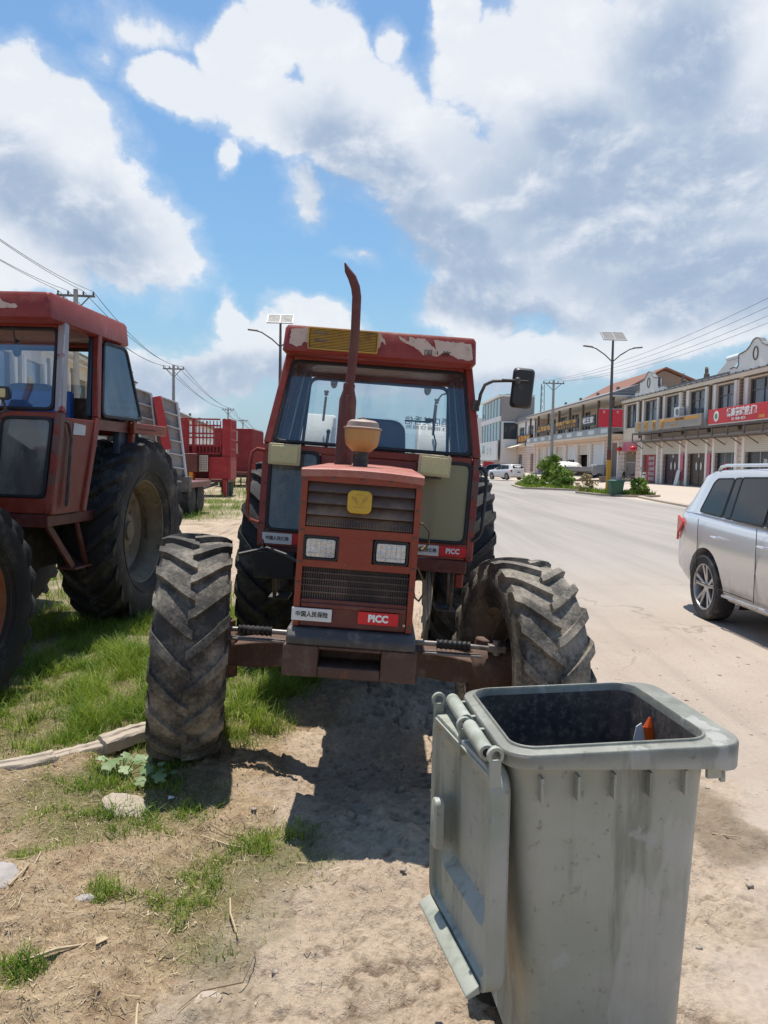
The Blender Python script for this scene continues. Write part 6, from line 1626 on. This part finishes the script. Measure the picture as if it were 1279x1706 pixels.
# ---------------------------------------------------------------- trees and shrubs
def tree(label, x, y, h, cr, ch, n, leaf, sd, trunk_r=.12, name='tree', cat='tree', low=0.0, group=None, mat=None, squash=1.0):
    z = float(base_z(x, y)); rnd = random.Random(sd)
    T = thing(name, label, cat, (x, y, z), group=group)
    tk = MB(); tops = []
    base = h * (.35 if low == 0 else low)
    tk.tube([(0, 0, -.1), (rnd.uniform(-.1, .1) * trunk_r * 5, 0, base * .6), (rnd.uniform(-1, 1) * trunk_r * 2, rnd.uniform(-1, 1) * trunk_r * 2, base), (0, 0, base + (h - base) * .6)], [trunk_r, trunk_r * .8, trunk_r * .6, trunk_r * .25], 8)
    for k in range(9):
        a = rnd.uniform(0, 2 * PI); e = rnd.uniform(.35, .95); q = (math.cos(a) * cr * e, math.sin(a) * cr * e, base + (h - base) * rnd.uniform(.15, .9)); tops.append(q)
        tk.tube([(0, 0, base * rnd.uniform(.6, 1.05)), (q[0] * .45, q[1] * .45, (base + q[2]) / 2 + .1 * cr), q], [trunk_r * .45, trunk_r * .25, trunk_r * .07], 5)
    obj('trunk', tk, M['bark'], T)
    rs = np.random.RandomState(sd); nc = 26
    cl = []
    for k in range(nc):
        a = rs.rand() * 2 * PI; rr = cr * (.25 + .7 * rs.rand() ** .6); zz = base * .85 + ch * rs.rand(); taper = math.sin(PI * min(1, max(.06, (zz - base * .85) / ch * .8 + .16)))
        cl.append((math.cos(a) * rr * taper, math.sin(a) * rr * taper, zz, cr * (.20 + .2 * rs.rand())))
    cl = np.array(cl); idx = rs.randint(0, nc, n); c = cl[idx]
    d = rs.normal(size=(n, 3)); d /= np.linalg.norm(d, axis=1)[:, None]
    P = c[:, :3] + d * (c[:, 3] * (.45 + .6 * rs.rand(n)))[:, None] * np.array([1, 1, .8 * squash])
    u = rs.normal(size=(n, 3)); u /= np.linalg.norm(u, axis=1)[:, None]; v = np.cross(u, rs.normal(size=(n, 3))); v /= np.linalg.norm(v, axis=1)[:, None]
    s = leaf * (.5 + rs.rand(n))[:, None]
    V = np.stack([P - u * s, P + v * s * .45, P + u * s, P - v * s * .45], 1)
    me = raw_mesh('crown', V.reshape(-1, 3), np.arange(n * 4).reshape(-1, 4), mat or M['leaf'])
    o = bpy.data.objects.new('crown', me); scene.collection.objects.link(o); o.parent = T
    return T
for i, (x, y, h, lab) in enumerate(((-20.5, 50, 9.2, 'tree seen through the doorway of the left tractor, left of the pole'), (-18.8, 53, 8.6, 'tree seen through the doorway of the left tractor, right of the pole'), (-26, 46, 9.5, 'tree top rising over the white row behind the left tractor'))):
    tree(lab, x, y, h, 2.4, 5.2, 5200, .22, 40 + i, group='trees over the left row')
tree('large leafy green bush between the utility pole and the parked flatbed truck', 15.2, 70, 2.6, 1.5, 2.3, 3600, .12, 51, .07, 'bush', 'bush', .12, mat=M['leaf_light'])
tree('low dark shrub at the foot of the large bush', 14.4, 62.5, 1.5, 1.0, 1.3, 1800, .10, 52, .03, 'bush', 'bush', .1, mat=M['leaf_light'])
tree('rounded low green shrub at the far tip of the nearer traffic island', 11.4, 59.0, .85, 1.1, .75, 2200, .08, 53, .02, 'bush', 'bush', .1, mat=M['leaf_light'])
tree('low shrub spreading over the kerb of the far island', 12.9, 55.5, .8, .9, .7, 1800, .08, 54, .02, 'bush', 'bush', .1)
tree('dark green shrub right beside the green street bin', 14.35, 43.5, 1.05, .62, .95, 2200, .075, 55, .02, 'bush', 'bush', .08, mat=M['leaf_light'])
tree('dry brownish shrub left of the lamp post base', 12.35, 47.2, 1.15, .6, 1.0, 1000, .07, 56, .02, 'bush', 'bush', .1, mat=M['grass_dry'])
for i, (x, y, h) in enumerate(((-7.0, 55, 3.2), (-8.2, 62, 4.5), (-6.0, 75, 3.0))):
    tree(('dark leafy shrub behind the red container trailer', 'pale green shrub just right of the container trailer', 'farthest shrub between the trailers and the cab of the nearest tractor')[i], x, y, h, 1.7, h * .8, 2400, .16, 60 + i, .06, 'bush', 'bush', .12)

def woodland():
    rs = np.random.RandomState(91); n = 30000
    x = rs.uniform(-330, 230, n); y = 430 + 30 * rs.rand(n) + .0003 * x * x; top = 4.5 + 6 * fbm(x * .035, np.zeros(n), 5, .6)
    P = np.stack([x, y, top * rs.rand(n) ** .7], 1); s = rs.uniform(.5, 1.4, n)[:, None]
    u = rs.normal(size=(n, 3)); u /= np.linalg.norm(u, axis=1)[:, None]; v = np.cross(u, rs.normal(size=(n, 3))); v /= np.linalg.norm(v, axis=1)[:, None]
    V = np.stack([P - u * s, P + v * s * .7, P + u * s, P - v * s * .7], 1)
    me = raw_mesh('distant_woodland', V.reshape(-1, 3), np.arange(n * 4).reshape(-1, 4), M['leaf']); o = bpy.data.objects.new('distant_woodland', me); scene.collection.objects.link(o); tag(o, None, None, kind='stuff')
woodland()

# ---------------------------------------------------------------- traffic islands
def island(pts, label, sd):
    T = thing('traffic_island', label, 'traffic island', (0, 0, 0), group='planted islands along the far kerb')
    z = -.03; poly = rpoly(pts, .5, 4); inn = inset(poly, .22)
    obj('kerb', MB().frame(poly, inn, z - .2, z + .10, 'z'), M['concrete'], T, ang=0)
    obj('soil', MB().prism(inn, z - .2, z + .07, 'z'), pbr('island_soil', (.14, .12, .06), .9, var=.4, scale=3), T, ang=0)
    c = Vector((sum(p[0] for p in pts) / len(pts), sum(p[1] for p in pts) / len(pts)))
    rnd = random.Random(sd); V = []; F = []
    for i in range(2600):
        a = rnd.random(); k = rnd.randrange(len(inn)); p = Vector(inn[k]).lerp(Vector(inn[(k + 1) % len(inn)]), rnd.random()); p = c.lerp(p, math.sqrt(rnd.random()) * .97)
        h = rnd.uniform(.06, .34) * (.6 + .8 * vnoise(np.array([p.x]), np.array([p.y]))[0]); d = rnd.uniform(0, PI); dx, dy = math.cos(d) * .03, math.sin(d) * .03; lx, ly = rnd.uniform(-.12, .12), rnd.uniform(-.12, .12)
        o = len(V); V += [(p.x - dx, p.y - dy, z + .06), (p.x + dx, p.y + dy, z + .06), (p.x + lx, p.y + ly, z + .06 + h)]; F.append((o, o + 1, o + 2))
    me = raw_mesh('weeds', V, F, M['grass']); o = bpy.data.objects.new('weeds', me); scene.collection.objects.link(o); o.parent = T; o['kind'] = 'stuff'
island([(9.6, 54.2), (13.2, 51.0), (14.4, 53.0), (14.2, 62), (11.2, 66), (10.2, 62)], 'far planted traffic island with the low shrubs', 4)
island([(11.7, 47.6), (12.2, 43.6), (13.6, 42.2), (15.6, 43.0), (15.2, 47.0), (12.6, 48.4)], 'planted traffic island round the right-hand lamp post', 5)
k_ = obj('kerb', MB().loft([[(x - .1, y, -.2), (x - .1, y, .03), (x - .06, y, .06), (x + .12, y, .06), (x + .12, y, -.2)] for x, y in ((12.35, 22), (12.5, 26), (12.85, 32), (13.4, 38), (13.9, 41.8))]), M['concrete']); tag(k_, None, None, kind='structure')
pv = obj('pavement', MB().prism([(13.55, 50.5), (21.0, 50.3), (20.6, 64), (14.3, 64)], -.1, .02, 'z'), M['wall'], None) if False else None
k2 = obj('concrete_block', MB().box((18.7, 65.5, .55), (.8, .5, .5)).box((16.4, 66.0, .40), (4.0, .25, .16)), M['brown_wall'], None, .01); tag(k2, 'low brown block and plank in front of the flatbed truck', 'block')

# ---------------------------------------------------------------- poles, lamps, cables
M['pole'] = pbr('concrete_pole', (.40, .38, .35), .85, var=.12, scale=2, dirt=(.25, .22, .2), dirt_amt=.3); M['pole_dk'] = pbr('dark_lamp_post', (.09, .085, .08), .5, dirt=(.2, .14, .1), dirt_amt=.3, dirt_scale=2)
M['cable_m'] = pbr('black_cable', (.03, .03, .03), .6); M['pv'] = pbr('solar_panel', (.22, .21, .20), .6, var=.2, scale=3, spec=.2)
def upole(label, x, y, h, rz, wide=1.65, arm2=False):
    z = float(base_z(x, y)); T = thing('utility_pole', label, 'utility pole', (x, y, z), (0, 0, rz), 'utility poles with crossarms')
    obj('pole', MB().tube([(0, 0, -.3), (0, 0, h * .5), (0, 0, h)], [.165, .135, .10], 14), M['pole'], T)
    ca = MB().box((0, 0, h - .28), (wide, .09, .09)); beam(ca, (-wide * .36, .0, h - .30), (0, 0, h - .95), .05, .03); beam(ca, (wide * .36, 0, h - .30), (0, 0, h - .95), .05, .03)
    obj('crossarm', ca, M['trim_g'], T)
    for dx in (-wide * .46, -wide * .2, wide * .2, wide * .46): obj('insulator', MB().lathe([(.02, 0), (.05, .03), (.03, .07), (.05, .10), (.02, .17), (.001, .18)], 'z', (dx, 0, h - .235), 10), M['trim'], T)
    return [(x + math.cos(rz) * dx, y + math.sin(rz) * dx, z + h - .07) for dx in (-wide * .46, -wide * .2, wide * .2, wide * .46)]
rz = math.atan(.115)
LP = [(-10.7, 7.6, 9.0), (-13.9, 34.8, 9.0), (-17, 62, 9.0), (-22.6, 111, 9.0), (-26, 141, 9.0), (-31, 190, 9.0)]
lab = ['', 'nearest pole, rising behind the left tractor cab', 'tall pole above the grey loading ramps', 'distant pole above the red stake trailer', 'small far pole above the red container', 'farthest tiny pole of the left line']
tips = []
for i, (x, y, h) in enumerate(LP):
    if i == 0: tips.append([(x + dx, y + .1 * dx, h - .07) for dx in (-.76, -.33, .33, .76)]); continue
    tips.append(upole(lab[i], x, y, h, rz))
def cable(a, b, sag, r, label, grp, n=16):
    P = []
    for k in range(n + 1):
        t = k / n; P.append((a[0] + (b[0] - a[0]) * t, a[1] + (b[1] - a[1]) * t, a[2] + (b[2] - a[2]) * t - sag * 4 * t * (1 - t)))
    o = obj('power_cable', MB().tube(P, r, 5), M['cable_m']); tag(o, label, 'cable', grp)
for i in range(len(tips) - 1):
    for k in range(4):
        cable(tips[i][k], tips[i + 1][k], .55 + .25 * (k % 2), .010 + .004 * i, ('outer', 'second', 'third', 'inner')[k] + ' left-hand power cable ' + ('entering from the upper left corner', 'from the tractor cab pole to the ramp pole', 'from the ramp pole to the stake trailer pole', 'from stake trailer pole to container pole', 'past the container to the last pole')[i], 'power cables on the left')
RP = upole('pole beside the large bush in front of the balcony row', 15.1, 70, 9.35, R(8), 2.0)
for k, zt in enumerate((9.7, 9.45, 9.2, 9.0)):
    cable(RP[k], (17.2 + .35 * k, 27.0, zt), .9, .009, ('topmost', 'second from the top', 'second from the bottom', 'lowest')[k] + ' of the power cables rising to the right over the shop row', 'power cables on the right')
def lamp_post(label, x, y, z0, rz, band=True):
    T = thing('street_lamp', label, 'street lamp', (x, y, z0), (0, 0, rz), 'solar street lamps')
    obj('post', MB().tube([(0, 0, 0), (0, 0, 5), (0, 0, 9.1)], [.13, .095, .06], 14), M['pole_dk'], T)
    for s in (-1, 1):
        obj('arm', MB().tube([(0, 0, 7.7), (s * .45, 0, 8.1), (s * 1.0, 0, 8.45), (s * 1.25, 0, 8.52)], .035, 8), M['pole_dk'], T)
        obj('lamp_head', MB().box((s * 1.48, 0, 8.56), (.55, .2, .07), (0, -s * .1, 0)), M['trim_g'], T, .02)
    so = obj('solar_panel', MB().box((0, -.05, 9.18), (1.35, .85, .045), (R(38), 0, 0)), M['pv'], T)
    obj('panel_frame', MB().frame([(-.70, -.45), (.70, -.45), (.70, .45), (-.70, .45)], [(-.65, -.40), (.65, -.40), (.65, .40), (-.65, .40)], -.035, .035, 'z').bx(-.02, .02, -.40, .40, -.032, .032).xf(Matrix.Translation((0, -.05, 9.18)) @ Matrix.Rotation(R(38), 4, 'X')), M['frame_w'], so, ang=0)
    if band:
        obj('yellow_band', MB().tube([(0, 0, .02), (0, 0, 2.0)], [.145, .125], 14), pbr('yellow_paint_band', (.58, .30, .02), .6, alt=(.3, .06, .03), alt_amt=.35), T)
        obj('red_band', MB().tube([(0, 0, 2.0), (0, 0, 2.6)], [.125, .12], 14), M['red_dark'], T)
    return T
lamp_post('tall double-armed solar street lamp with a yellow painted base at the right', 13.15, 45.3, .0, R(4))
lamp_post('solar street lamp partly hidden behind the cab of the nearest tractor', -5.75, 42, .05, R(2), False)
for s, lbl in ((-1, 'red square board on the left side of the right lamp post'), (1, 'red square board on the right side of the right lamp post')):
    T = thing('banner_board', lbl, 'banner', (13.15 + s * .40, 45.25, 3.93), (0, 0, R(4)), 'red boards on the lamp post')
    obj('board', MB().bx(-.31, .31, -.02, .02, 0, 1.02), pbr('banner_red', (.62, .03, .05), .6), T, ang=0)
    obj('rod', MB().tube([(-s * .38, 0, 1.05), (s * .31, 0, 1.05)], .015, 6).tube([(-s * .38, 0, -.03), (s * .31, 0, -.03)], .015, 6), M['frame_w'], T)
    text('文', .16, (.0, -.024, .86), M['ink_w'], T, depth=.004)
# flower basket bracket under the boards
# green street bin
T = thing('street_bin', 'dark green rubbish bin on the island beside the right lamp post', 'rubbish bin', (12.98, 43.2, -.03), (0, 0, R(5)))
M['green'] = pbr('dark_green_plastic', (.015, .085, .05), .5)
obj('bin_body', MB().loft([[(x, y, z) for x, y in rrect(w, w * .9, .06)] for z, w in ((.05, .60), (.80, .76))]), M['green'], T); obj('lid', MB().loft([[(x, y, z) for x, y in rrect(w, w * .9, .06)] for z, w in ((.802, .84), (.86, .84), (.92, .6))]), M['green'], T)
obj('wheel', MB().lathe([(.001, -.04), (.09, -.04), (.09, .04), (.001, .04)], 'x', (.25, .3, .09), 14), M['rubber_car'], T)
# lattice mast
T = thing('radio_mast', 'thin lattice mast on the skyline behind the mirror', 'mast', (40.3, 200, 0))
ms = MB()
for a in range(3):
    an = 2 * PI * a / 3; an2 = 2 * PI * (a + 1) / 3
    ms.tube([(math.cos(an) * .9, math.sin(an) * .9, 0), (math.cos(an) * .5, math.sin(an) * .5, 22.6)], .07, 4)
    for k in range(14):
        r0, r1 = .9 - .4 * k / 14, .9 - .4 * (k + 1) / 14; ms.tube([(math.cos(an) * r0, math.sin(an) * r0, k * 1.6), (math.cos(an2) * r1, math.sin(an2) * r1, (k + 1) * 1.6)], .04, 4)
obj('lattice', ms, M['trim_g'], T)

# ---------------------------------------------------------------- far vehicles
car('white SUV seen from behind, parked in front of the small white shop', (13.6, 81.5, .03), -152, M['white_car'], fine=False, scale=(.95, .95, 1.0), name='parked_car')
car('black SUV parked just beyond the white SUV', (14.2, 93, .04), -100, M['black_car'], fine=False, name='parked_car')
def pickup():
    T = car('white pickup with a red cover, partly hidden behind the tractor cab', (14.0, 106, .0), -110, M['white_car'], kind='pickup', fine=False, name='pickup_truck', cat='pickup')
    obj('cover', MB().loft([[(x, y, z) for x, y in rrect(1.8, w, .1, 3, 0, .30)] for z, w in ((1.12, 1.25), (1.9, 1.2), (2.05, 1.0))]), M['red_bright'], T)
    return T
pickup()
def flatbed():
    T = thing('flatbed_truck', 'old grey flatbed truck with a pale tarpaulin heap, parked by the shutters', 'truck', (17.0, 71.5, .32), (0, 0, R(82)))
    bed = MB().bx(-1.0, 1.0, -2.0, 2.2, .75, .85)
    obj('bed', bed, M['trim_g'], T, .01)
    for a in ((-1.0, -.96, -2.0, 2.2), (.96, 1.0, -2.0, 2.2)): obj('side_board', MB().bx(a[0], a[1], a[2], a[3], .85, 1.25), M['wall_grey'], T, .01)
    obj('tail_board', MB().bx(-1, 1, 2.16, 2.2, .85, 1.25), M['wall_grey'], T, .01)
    rnd = random.Random(5)
    obj('tarpaulin', MB().ell((0, .1, 1.05), (.85, 1.5, .62), 18, 10, .16, rnd), M['cloth'], T, ang=60)
    obj('chassis', MB().bx(-.4, .4, -2.2, 2.2, .45, .72), M['iron'], T, .01)
    cb = MB().loft([[(x, y, z) for x, z in ((-.9, .5), (.9, .5), (.9, 1.1), (.8, 1.45), (-.8, 1.45), (-.9, 1.1))] for y in (-3.2, -2.1)]); obj('cab', cb, M['wall_grey'], T, .06)
    for y in (-2.7, 1.2):
        for s in (-1, 1): obj('wheel', MB().lathe([(.001, -.11), (.28, -.11), (.34, -.08), (.34, .08), (.28, .11), (.001, .11)], 'x', (s * .82, y, .34), 20), M['rubber_car'], T)
flatbed()
def scooter(x, y, z, rz, label, m_):
    T = thing('scooter', label, 'scooter', (x, y, z), (0, 0, rz), 'scooters outside the shops')
    for yy in (-.62, .62):
        w = obj('wheel', MB().lathe([(.13, -.04), (.21, -.05), (.24, 0), (.21, .05), (.13, .04)], 'x', (0, yy, .24), 22), M['rubber_car'], T); obj('rim', MB().lathe([(.001, -.02), (.13, -.02), (.13, .02), (.001, .02)], 'x', (0, yy, .24), 16), M['alloy'], w)
    obj('body', MB().loft([[(x_, y_, z_) for x_, z_ in rrect(w, h, .04, 3, 0, zc)] for y_, w, h, zc in ((-.45, .10, .1, .5), (-.35, .2, .12, .32), (.0, .26, .12, .3), (.2, .3, .3, .48), (.6, .24, .24, .60), (.75, .1, .1, .62))]), m_, T, .02)
    obj('front_shield', MB().loft([[(x_, y_, z_) for x_, y_ in rrect(w, .06, .02, 3, 0, yy)] for z_, w, yy in ((.3, .2, -.42), (.6, .34, -.5), (.9, .22, -.45))]), m_, T, .01)
    obj('seat', MB().loft([[(x_, y_, z_) for x_, z_ in rrect(.24, .09, .03, 3, 0, zc)] for y_, z_, zc in ((.05, 0, .72), (.7, 0, .76))]) if False else MB().box((0, .38, .74), (.25, .68, .09)), M['black'], T, .03)
    obj('handlebar', MB().tube([(-.32, -.35, 1.0), (-.1, -.42, .96), (.1, -.42, .96), (.32, -.35, 1.0)], .015, 6).tube([(0, -.42, .96), (0, -.62, .3)], .025, 6), M['iron'], T)
    for s in (-1, 1): obj('mirror', MB().tube([(s * .2, -.4, .98), (s * .26, -.42, 1.15)], .008, 5).ell((s * .27, -.42, 1.2), (.06, .015, .04)), M['black'], T)
scooter(19.4, 61.5, float(base_z(19.4, 61.5)), R(200), 'dark scooter parked right of the gated passage', M['black_car'])
scooter(19.6, 58.2, float(base_z(19.6, 58.2)), R(160), 'white scooter parked before the red poster door', M['white_car'])
# small things before the doors
for i, (x, y, w, h, lb, m_) in enumerate(((19.9, 60.0, .4, .42, 'pale bucket between the two scooters', M['white']),)):
    T = thing('bucket', lb, 'bucket', (x, y, float(base_z(x, y)))); obj('body', MB().lathe([(.001, 0), (w * .4, 0), (w * .5, h), (w * .46, h), (w * .38, .02)], 'z', n=18), m_, T)
    obj('handle', MB().tube([(-w * .5, 0, h), (-w * .3, 0, h + .15), (w * .3, 0, h + .15), (w * .5, 0, h)], .01, 5), M['iron'], T)
T = thing('leaning_board', 'narrow white board leaning at the foot of the pink couplet', 'board', (20.6, 54.6, float(base_z(20.6, 54.6))), (R(0), R(12), 0)); obj('board', MB().bx(-.02, .02, -.3, .3, 0, 1.1), M['white'], T, .005)

# ---------------------------------------------------------------- trailers on the left
M['red_mid'] = paint('trailer_red_paint', (.30, .016, .022), (.36, .04, .04), rust_amt=.25, dust=.15)
def trailers():
    z = .07
    # low-bed trailer with raised loading ramps
    T = thing('lowbed_trailer', 'low-bed trailer with two raised grey slatted ramps and red side beams', 'trailer', (0, 0, 0))
    Y = 20.0
    def ramp(x0, x1, x2, x3, zt, zb, y):
        # corners: top-left/right (x0,x1), bottom-left/right (x2,x3)
        m = MB(); n = 6
        beam(m, (x0, y, zt + .06), (x2, y, zb), .05, .12, (0, 1, 0)); beam(m, (x1, y + .25, zt - .06), (x3, y + .25, zb - .04), .04, .12, (0, 1, 0))
        o = obj('ramp', m, M['frame_w'], T, .004)
        f = MB()
        for k in range(n + 1):
            t = k / n; a = Vector((x0 + (x2 - x0) * t, y, zt + .06 + (zb - zt - .06) * t)); b = Vector((x1 + (x3 - x1) * t, y + .25, zt - .06 + (zb + .02 - zt) * t)); beam(f, a, b, .035, .10, (0, 1, 0))
        obj('cross_bar', f, M['frame_w'], o)
        p = MB(); quad_panel(p, [(x2 + .02, y + .06, zb + .02), (x3 - .02, y + .28, zb), (x1 - .02, y + .28, zt - .08), (x0 + .02, y + .06, zt + .04)], .01); obj('plate', p, pbr('grey_chequer_plate', (.27, .245, .235), .6, var=.3, scale=6, dirt=(.14, .12, .11), dirt_amt=.5), o)
    ramp(-5.80, -5.46, -5.52, -5.20, 3.14, 1.05, Y); ramp(-6.50, -6.14, -6.22, -5.88, 3.36, 1.25, Y)
    rb_ = MB(); beam(rb_, (-5.88, Y - .1, 3.20), (-5.62, Y - .1, 1.85), .20, .10); obj('red_beam', rb_, M['red_bright'], T, .006)
    rb_ = MB(); beam(rb_, (-6.06, Y + .3, 3.2), (-5.82, Y + .3, 1.6), .14, .1); obj('red_beam', rb_, M['red_dark'], T, .006)
    obj('bed', MB().bx(-7.6, -5.1, Y + .35, Y + 2.6, .85, 1.0), M['red_dark'], T, .01)
    obj('tail_frame', MB().bx(-7.6, -5.1, Y + .1, Y + .35, .75, 1.15), M['iron'], T, .01)
    for yy in (Y + .9, Y + 1.9):
        for xx in (-7.4, -5.35): obj('wheel', MB().lathe([(.001, -.14), (.25, -.14), (.42, -.12), (.45, 0), (.42, .12), (.25, .14), (.001, .14)], 'x', (xx, yy, .52), 24), M['rubber_r'], T)
    # red stake trailer
    T = thing('stake_trailer', 'bright red farm trailer with tall stake sides and a tan perforated tailboard', 'trailer', (-8.55, 32.0, z), (0, 0, R(1)))
    W, D, Ht, z0 = 2.05, 1.7, 3.25, .72
    st = MB()
    for x in (0, .30, .62, W - .16, W): st.bx(x - .04, x + .04, -.04, .04, z0, Ht) if x < W - .1 else None
    st.bx(1.80, 2.15, -.05, .03, z0, Ht - .02)
    obj('corner_panel', st, M['red_bright'], T, .005)
    obj('red_panel', MB().bx(.10, .42, -.02, .02, 1.85, Ht - .1), M['red_bright'], T)
    for zz in (1.80, 2.12, 2.45, 2.62, 2.95, Ht - .04): obj('rail', MB().bx(0, W - .35, -.05, .05, zz - .03, zz + .03), M['red_bright'], T)
    slats = MB()
    for k in range(9): x = .56 + k * .145; slats.bx(x - .018, x + .018, -.02, .02, 1.85, Ht - .1)
    obj('stake', slats, M['red_bright'], T)
    for s_, x in ((0, 0), (1, W)):
        sd = MB()
        for zz in (1.6, 2.0, 2.4, 2.8, Ht - .04): sd.bx(x - .03, x + .03, .05, D, zz - .03, zz + .03)
        for k in range(12): yy = .1 + k * (D - .1) / 11; sd.bx(x - .025, x + .025, yy - .03, yy + .03, z0, Ht)
        obj('side_rail', sd, M['red_bright'], T)
    obj('side_board', MB().bx(W - .02, W + .03, .05, D, z0, 1.55), M['red_bright'], T); obj('rear_wall', MB().bx(0, W, D, D + .04, z0, 2.2), M['red_dark'], T)
    obj('lower_panel', MB().bx(1.30, 2.10, -.12, -.06, z0 + .05, 1.62), M['red_bright'], T, .005); obj('lower_rib', MB().bx(1.28, 1.34, -.16, -.12, z0, 1.65).bx(2.06, 2.14, -.16, -.12, z0, 1.65).bx(1.3, 2.1, -.16, -.12, 1.58, 1.65), M['red_bright'], T)
    obj('tool_locker', MB().bx(.05, .85, -.55, -.06, 1.02, 1.78), M['red_dark'], T, .02)
    pf = MB().bx(.90, 1.26, -.30, -.27, 1.05, 1.72); po = obj('tailboard', pf, M['peel'], T, .004)
    hs = MB()
    for a in range(5):
        for b_ in range(8): hs.bx(.93 + a * .065, .96 + a * .065, -.305, -.298, 1.10 + b_ * .075, 1.14 + b_ * .075)
    obj('perforation', hs, M['iron'], po, ang=0)
    obj('bed', MB().bx(0, W, -.1, D, z0 - .12, z0), M['red_dark'], T, .01); obj('drawbar', MB().tube([(.8, -.1, .55), (1.1, -1.4, .35)], .07, 6).tube([(1.6, -.1, .55), (1.1, -1.4, .35)], .07, 6), M['iron'], T)
    obj('support_leg', MB().bx(1.85, 2.0, -.2, -.05, -.05, z0), M['red_bright'], T); obj('jack', MB().bx(.5, .65, -.4, -.25, .15, 1.02), M['ink_y'], T)
    for x in (.2, W - .2):
        for yy in (.45, 1.3): obj('wheel', MB().lathe([(.001, -.13), (.24, -.13), (.38, -.11), (.41, 0), (.38, .11), (.24, .13), (.001, .13)], 'x', (x, yy, .34), 22), M['rubber_r'], T)
    # container trailer
    T = thing('box_trailer', 'dull red box trailer with a pale window panel, farthest of the trailers', 'trailer', (-9.75, 44.0, z), (0, 0, R(1)))
    bx_ = MB().bx(0, 2.15, 0, 4.5, .75, 3.35); bo = obj('box', bx_, M['red_mid'], T, .02); rb2 = MB()
    for k in range(14): x = .08 + k * .154; rb2.bx(x - .02, x + .02, -.03, -.001, .8, 3.3)
    for k in range(24): yy = .1 + k * .19; rb2.bx(2.151, 2.18, yy - .03, yy + .03, .8, 3.3)
    obj('rib', rb2, M['red_mid'], bo, ang=0)
    obj('window', MB().bx(.95, 1.35, -.04, -.031, 1.9, 2.5).bx(.95, 1.35, -.04, -.031, 2.62, 3.2), M['peel'], T, ang=0)
    obj('chassis', MB().bx(.2, 1.9, .1, 4.4, .55, .74), M['iron'], T)
    for x in (.25, 1.85):
        for yy in (1.2, 3.4): obj('wheel', MB().lathe([(.001, -.14), (.25, -.14), (.42, -.12), (.45, 0), (.42, .12), (.25, .14), (.001, .14)], 'x', (x, yy, .42), 22), M['rubber_r'], T)
trailers()
# low scrap and machinery under the far trailers
rnd = random.Random(8)
T = thing('harrow', 'heap of dark farm implement parts under and beside the box trailer', 'farm implement', (-7.9, 42.5, .07), (0, 0, R(8)))
fr = MB().bx(-1.2, 1.4, -.08, .08, .75, .9).bx(-1.2, 1.4, .7, .86, .7, .85); 
for x in (-1.1, 0, 1.2): fr.bx(x - .05, x + .05, 0, .8, .72, .86)
obj('frame', fr, M['red_dark'], T, .01)
for k in range(8):
    x = -1.1 + .33 * k; obj('disc', MB().lathe([(.001, 0), (.2, .02), (.33, .07), (.335, .075), (.2, .04), (.001, .02)], 'x', (x, .1 + .5 * (k % 2), .33), 20), M['iron'], T); 
obj('disc_axle', MB().tube([(-1.2, .1, .33), (1.35, .1, .33)], .03, 6), M['iron'], T)
# bits of litter
def scrap(name, label, x, y, w, h, m_, rz):
    z = gz(x, y) + .004; rn = random.Random(int(x * 100)); o = obj(name, MB().loft([[(-w, -h, .0), (w, -h * .8, .004), (w * .9, h, .0), (-w * .7, h * .9, .006)], [(-w, -h, .003), (w, -h * .8, .008), (w * .9, h, .003), (-w * .7, h * .9, .010)]]), m_, None, ang=0); o.location = (x, y, z); o.rotation_euler = (R(6), R(4), rz); tag(o, label, 'litter')
scrap('paper_litter', 'white scrap of litter in the shadow of the front left tyre', -.93, 3.35, .014, .009, M['white'], .4)
scrap('paper_litter', 'tiny white litter scrap in the shade below the weight carrier', -.27, 4.05, .012, .009, M['white'], 1.0)
scrap('paper_litter', 'pale litter scrap behind the nearest tractor rear wheel', -1.48, 9.0, .05, .03, M['white'], .2)
scrap('leaf_litter', 'pale dry leaf lying on the soil near the small pebble', -.86, 2.31, .020, .012, M['twig'], .7)
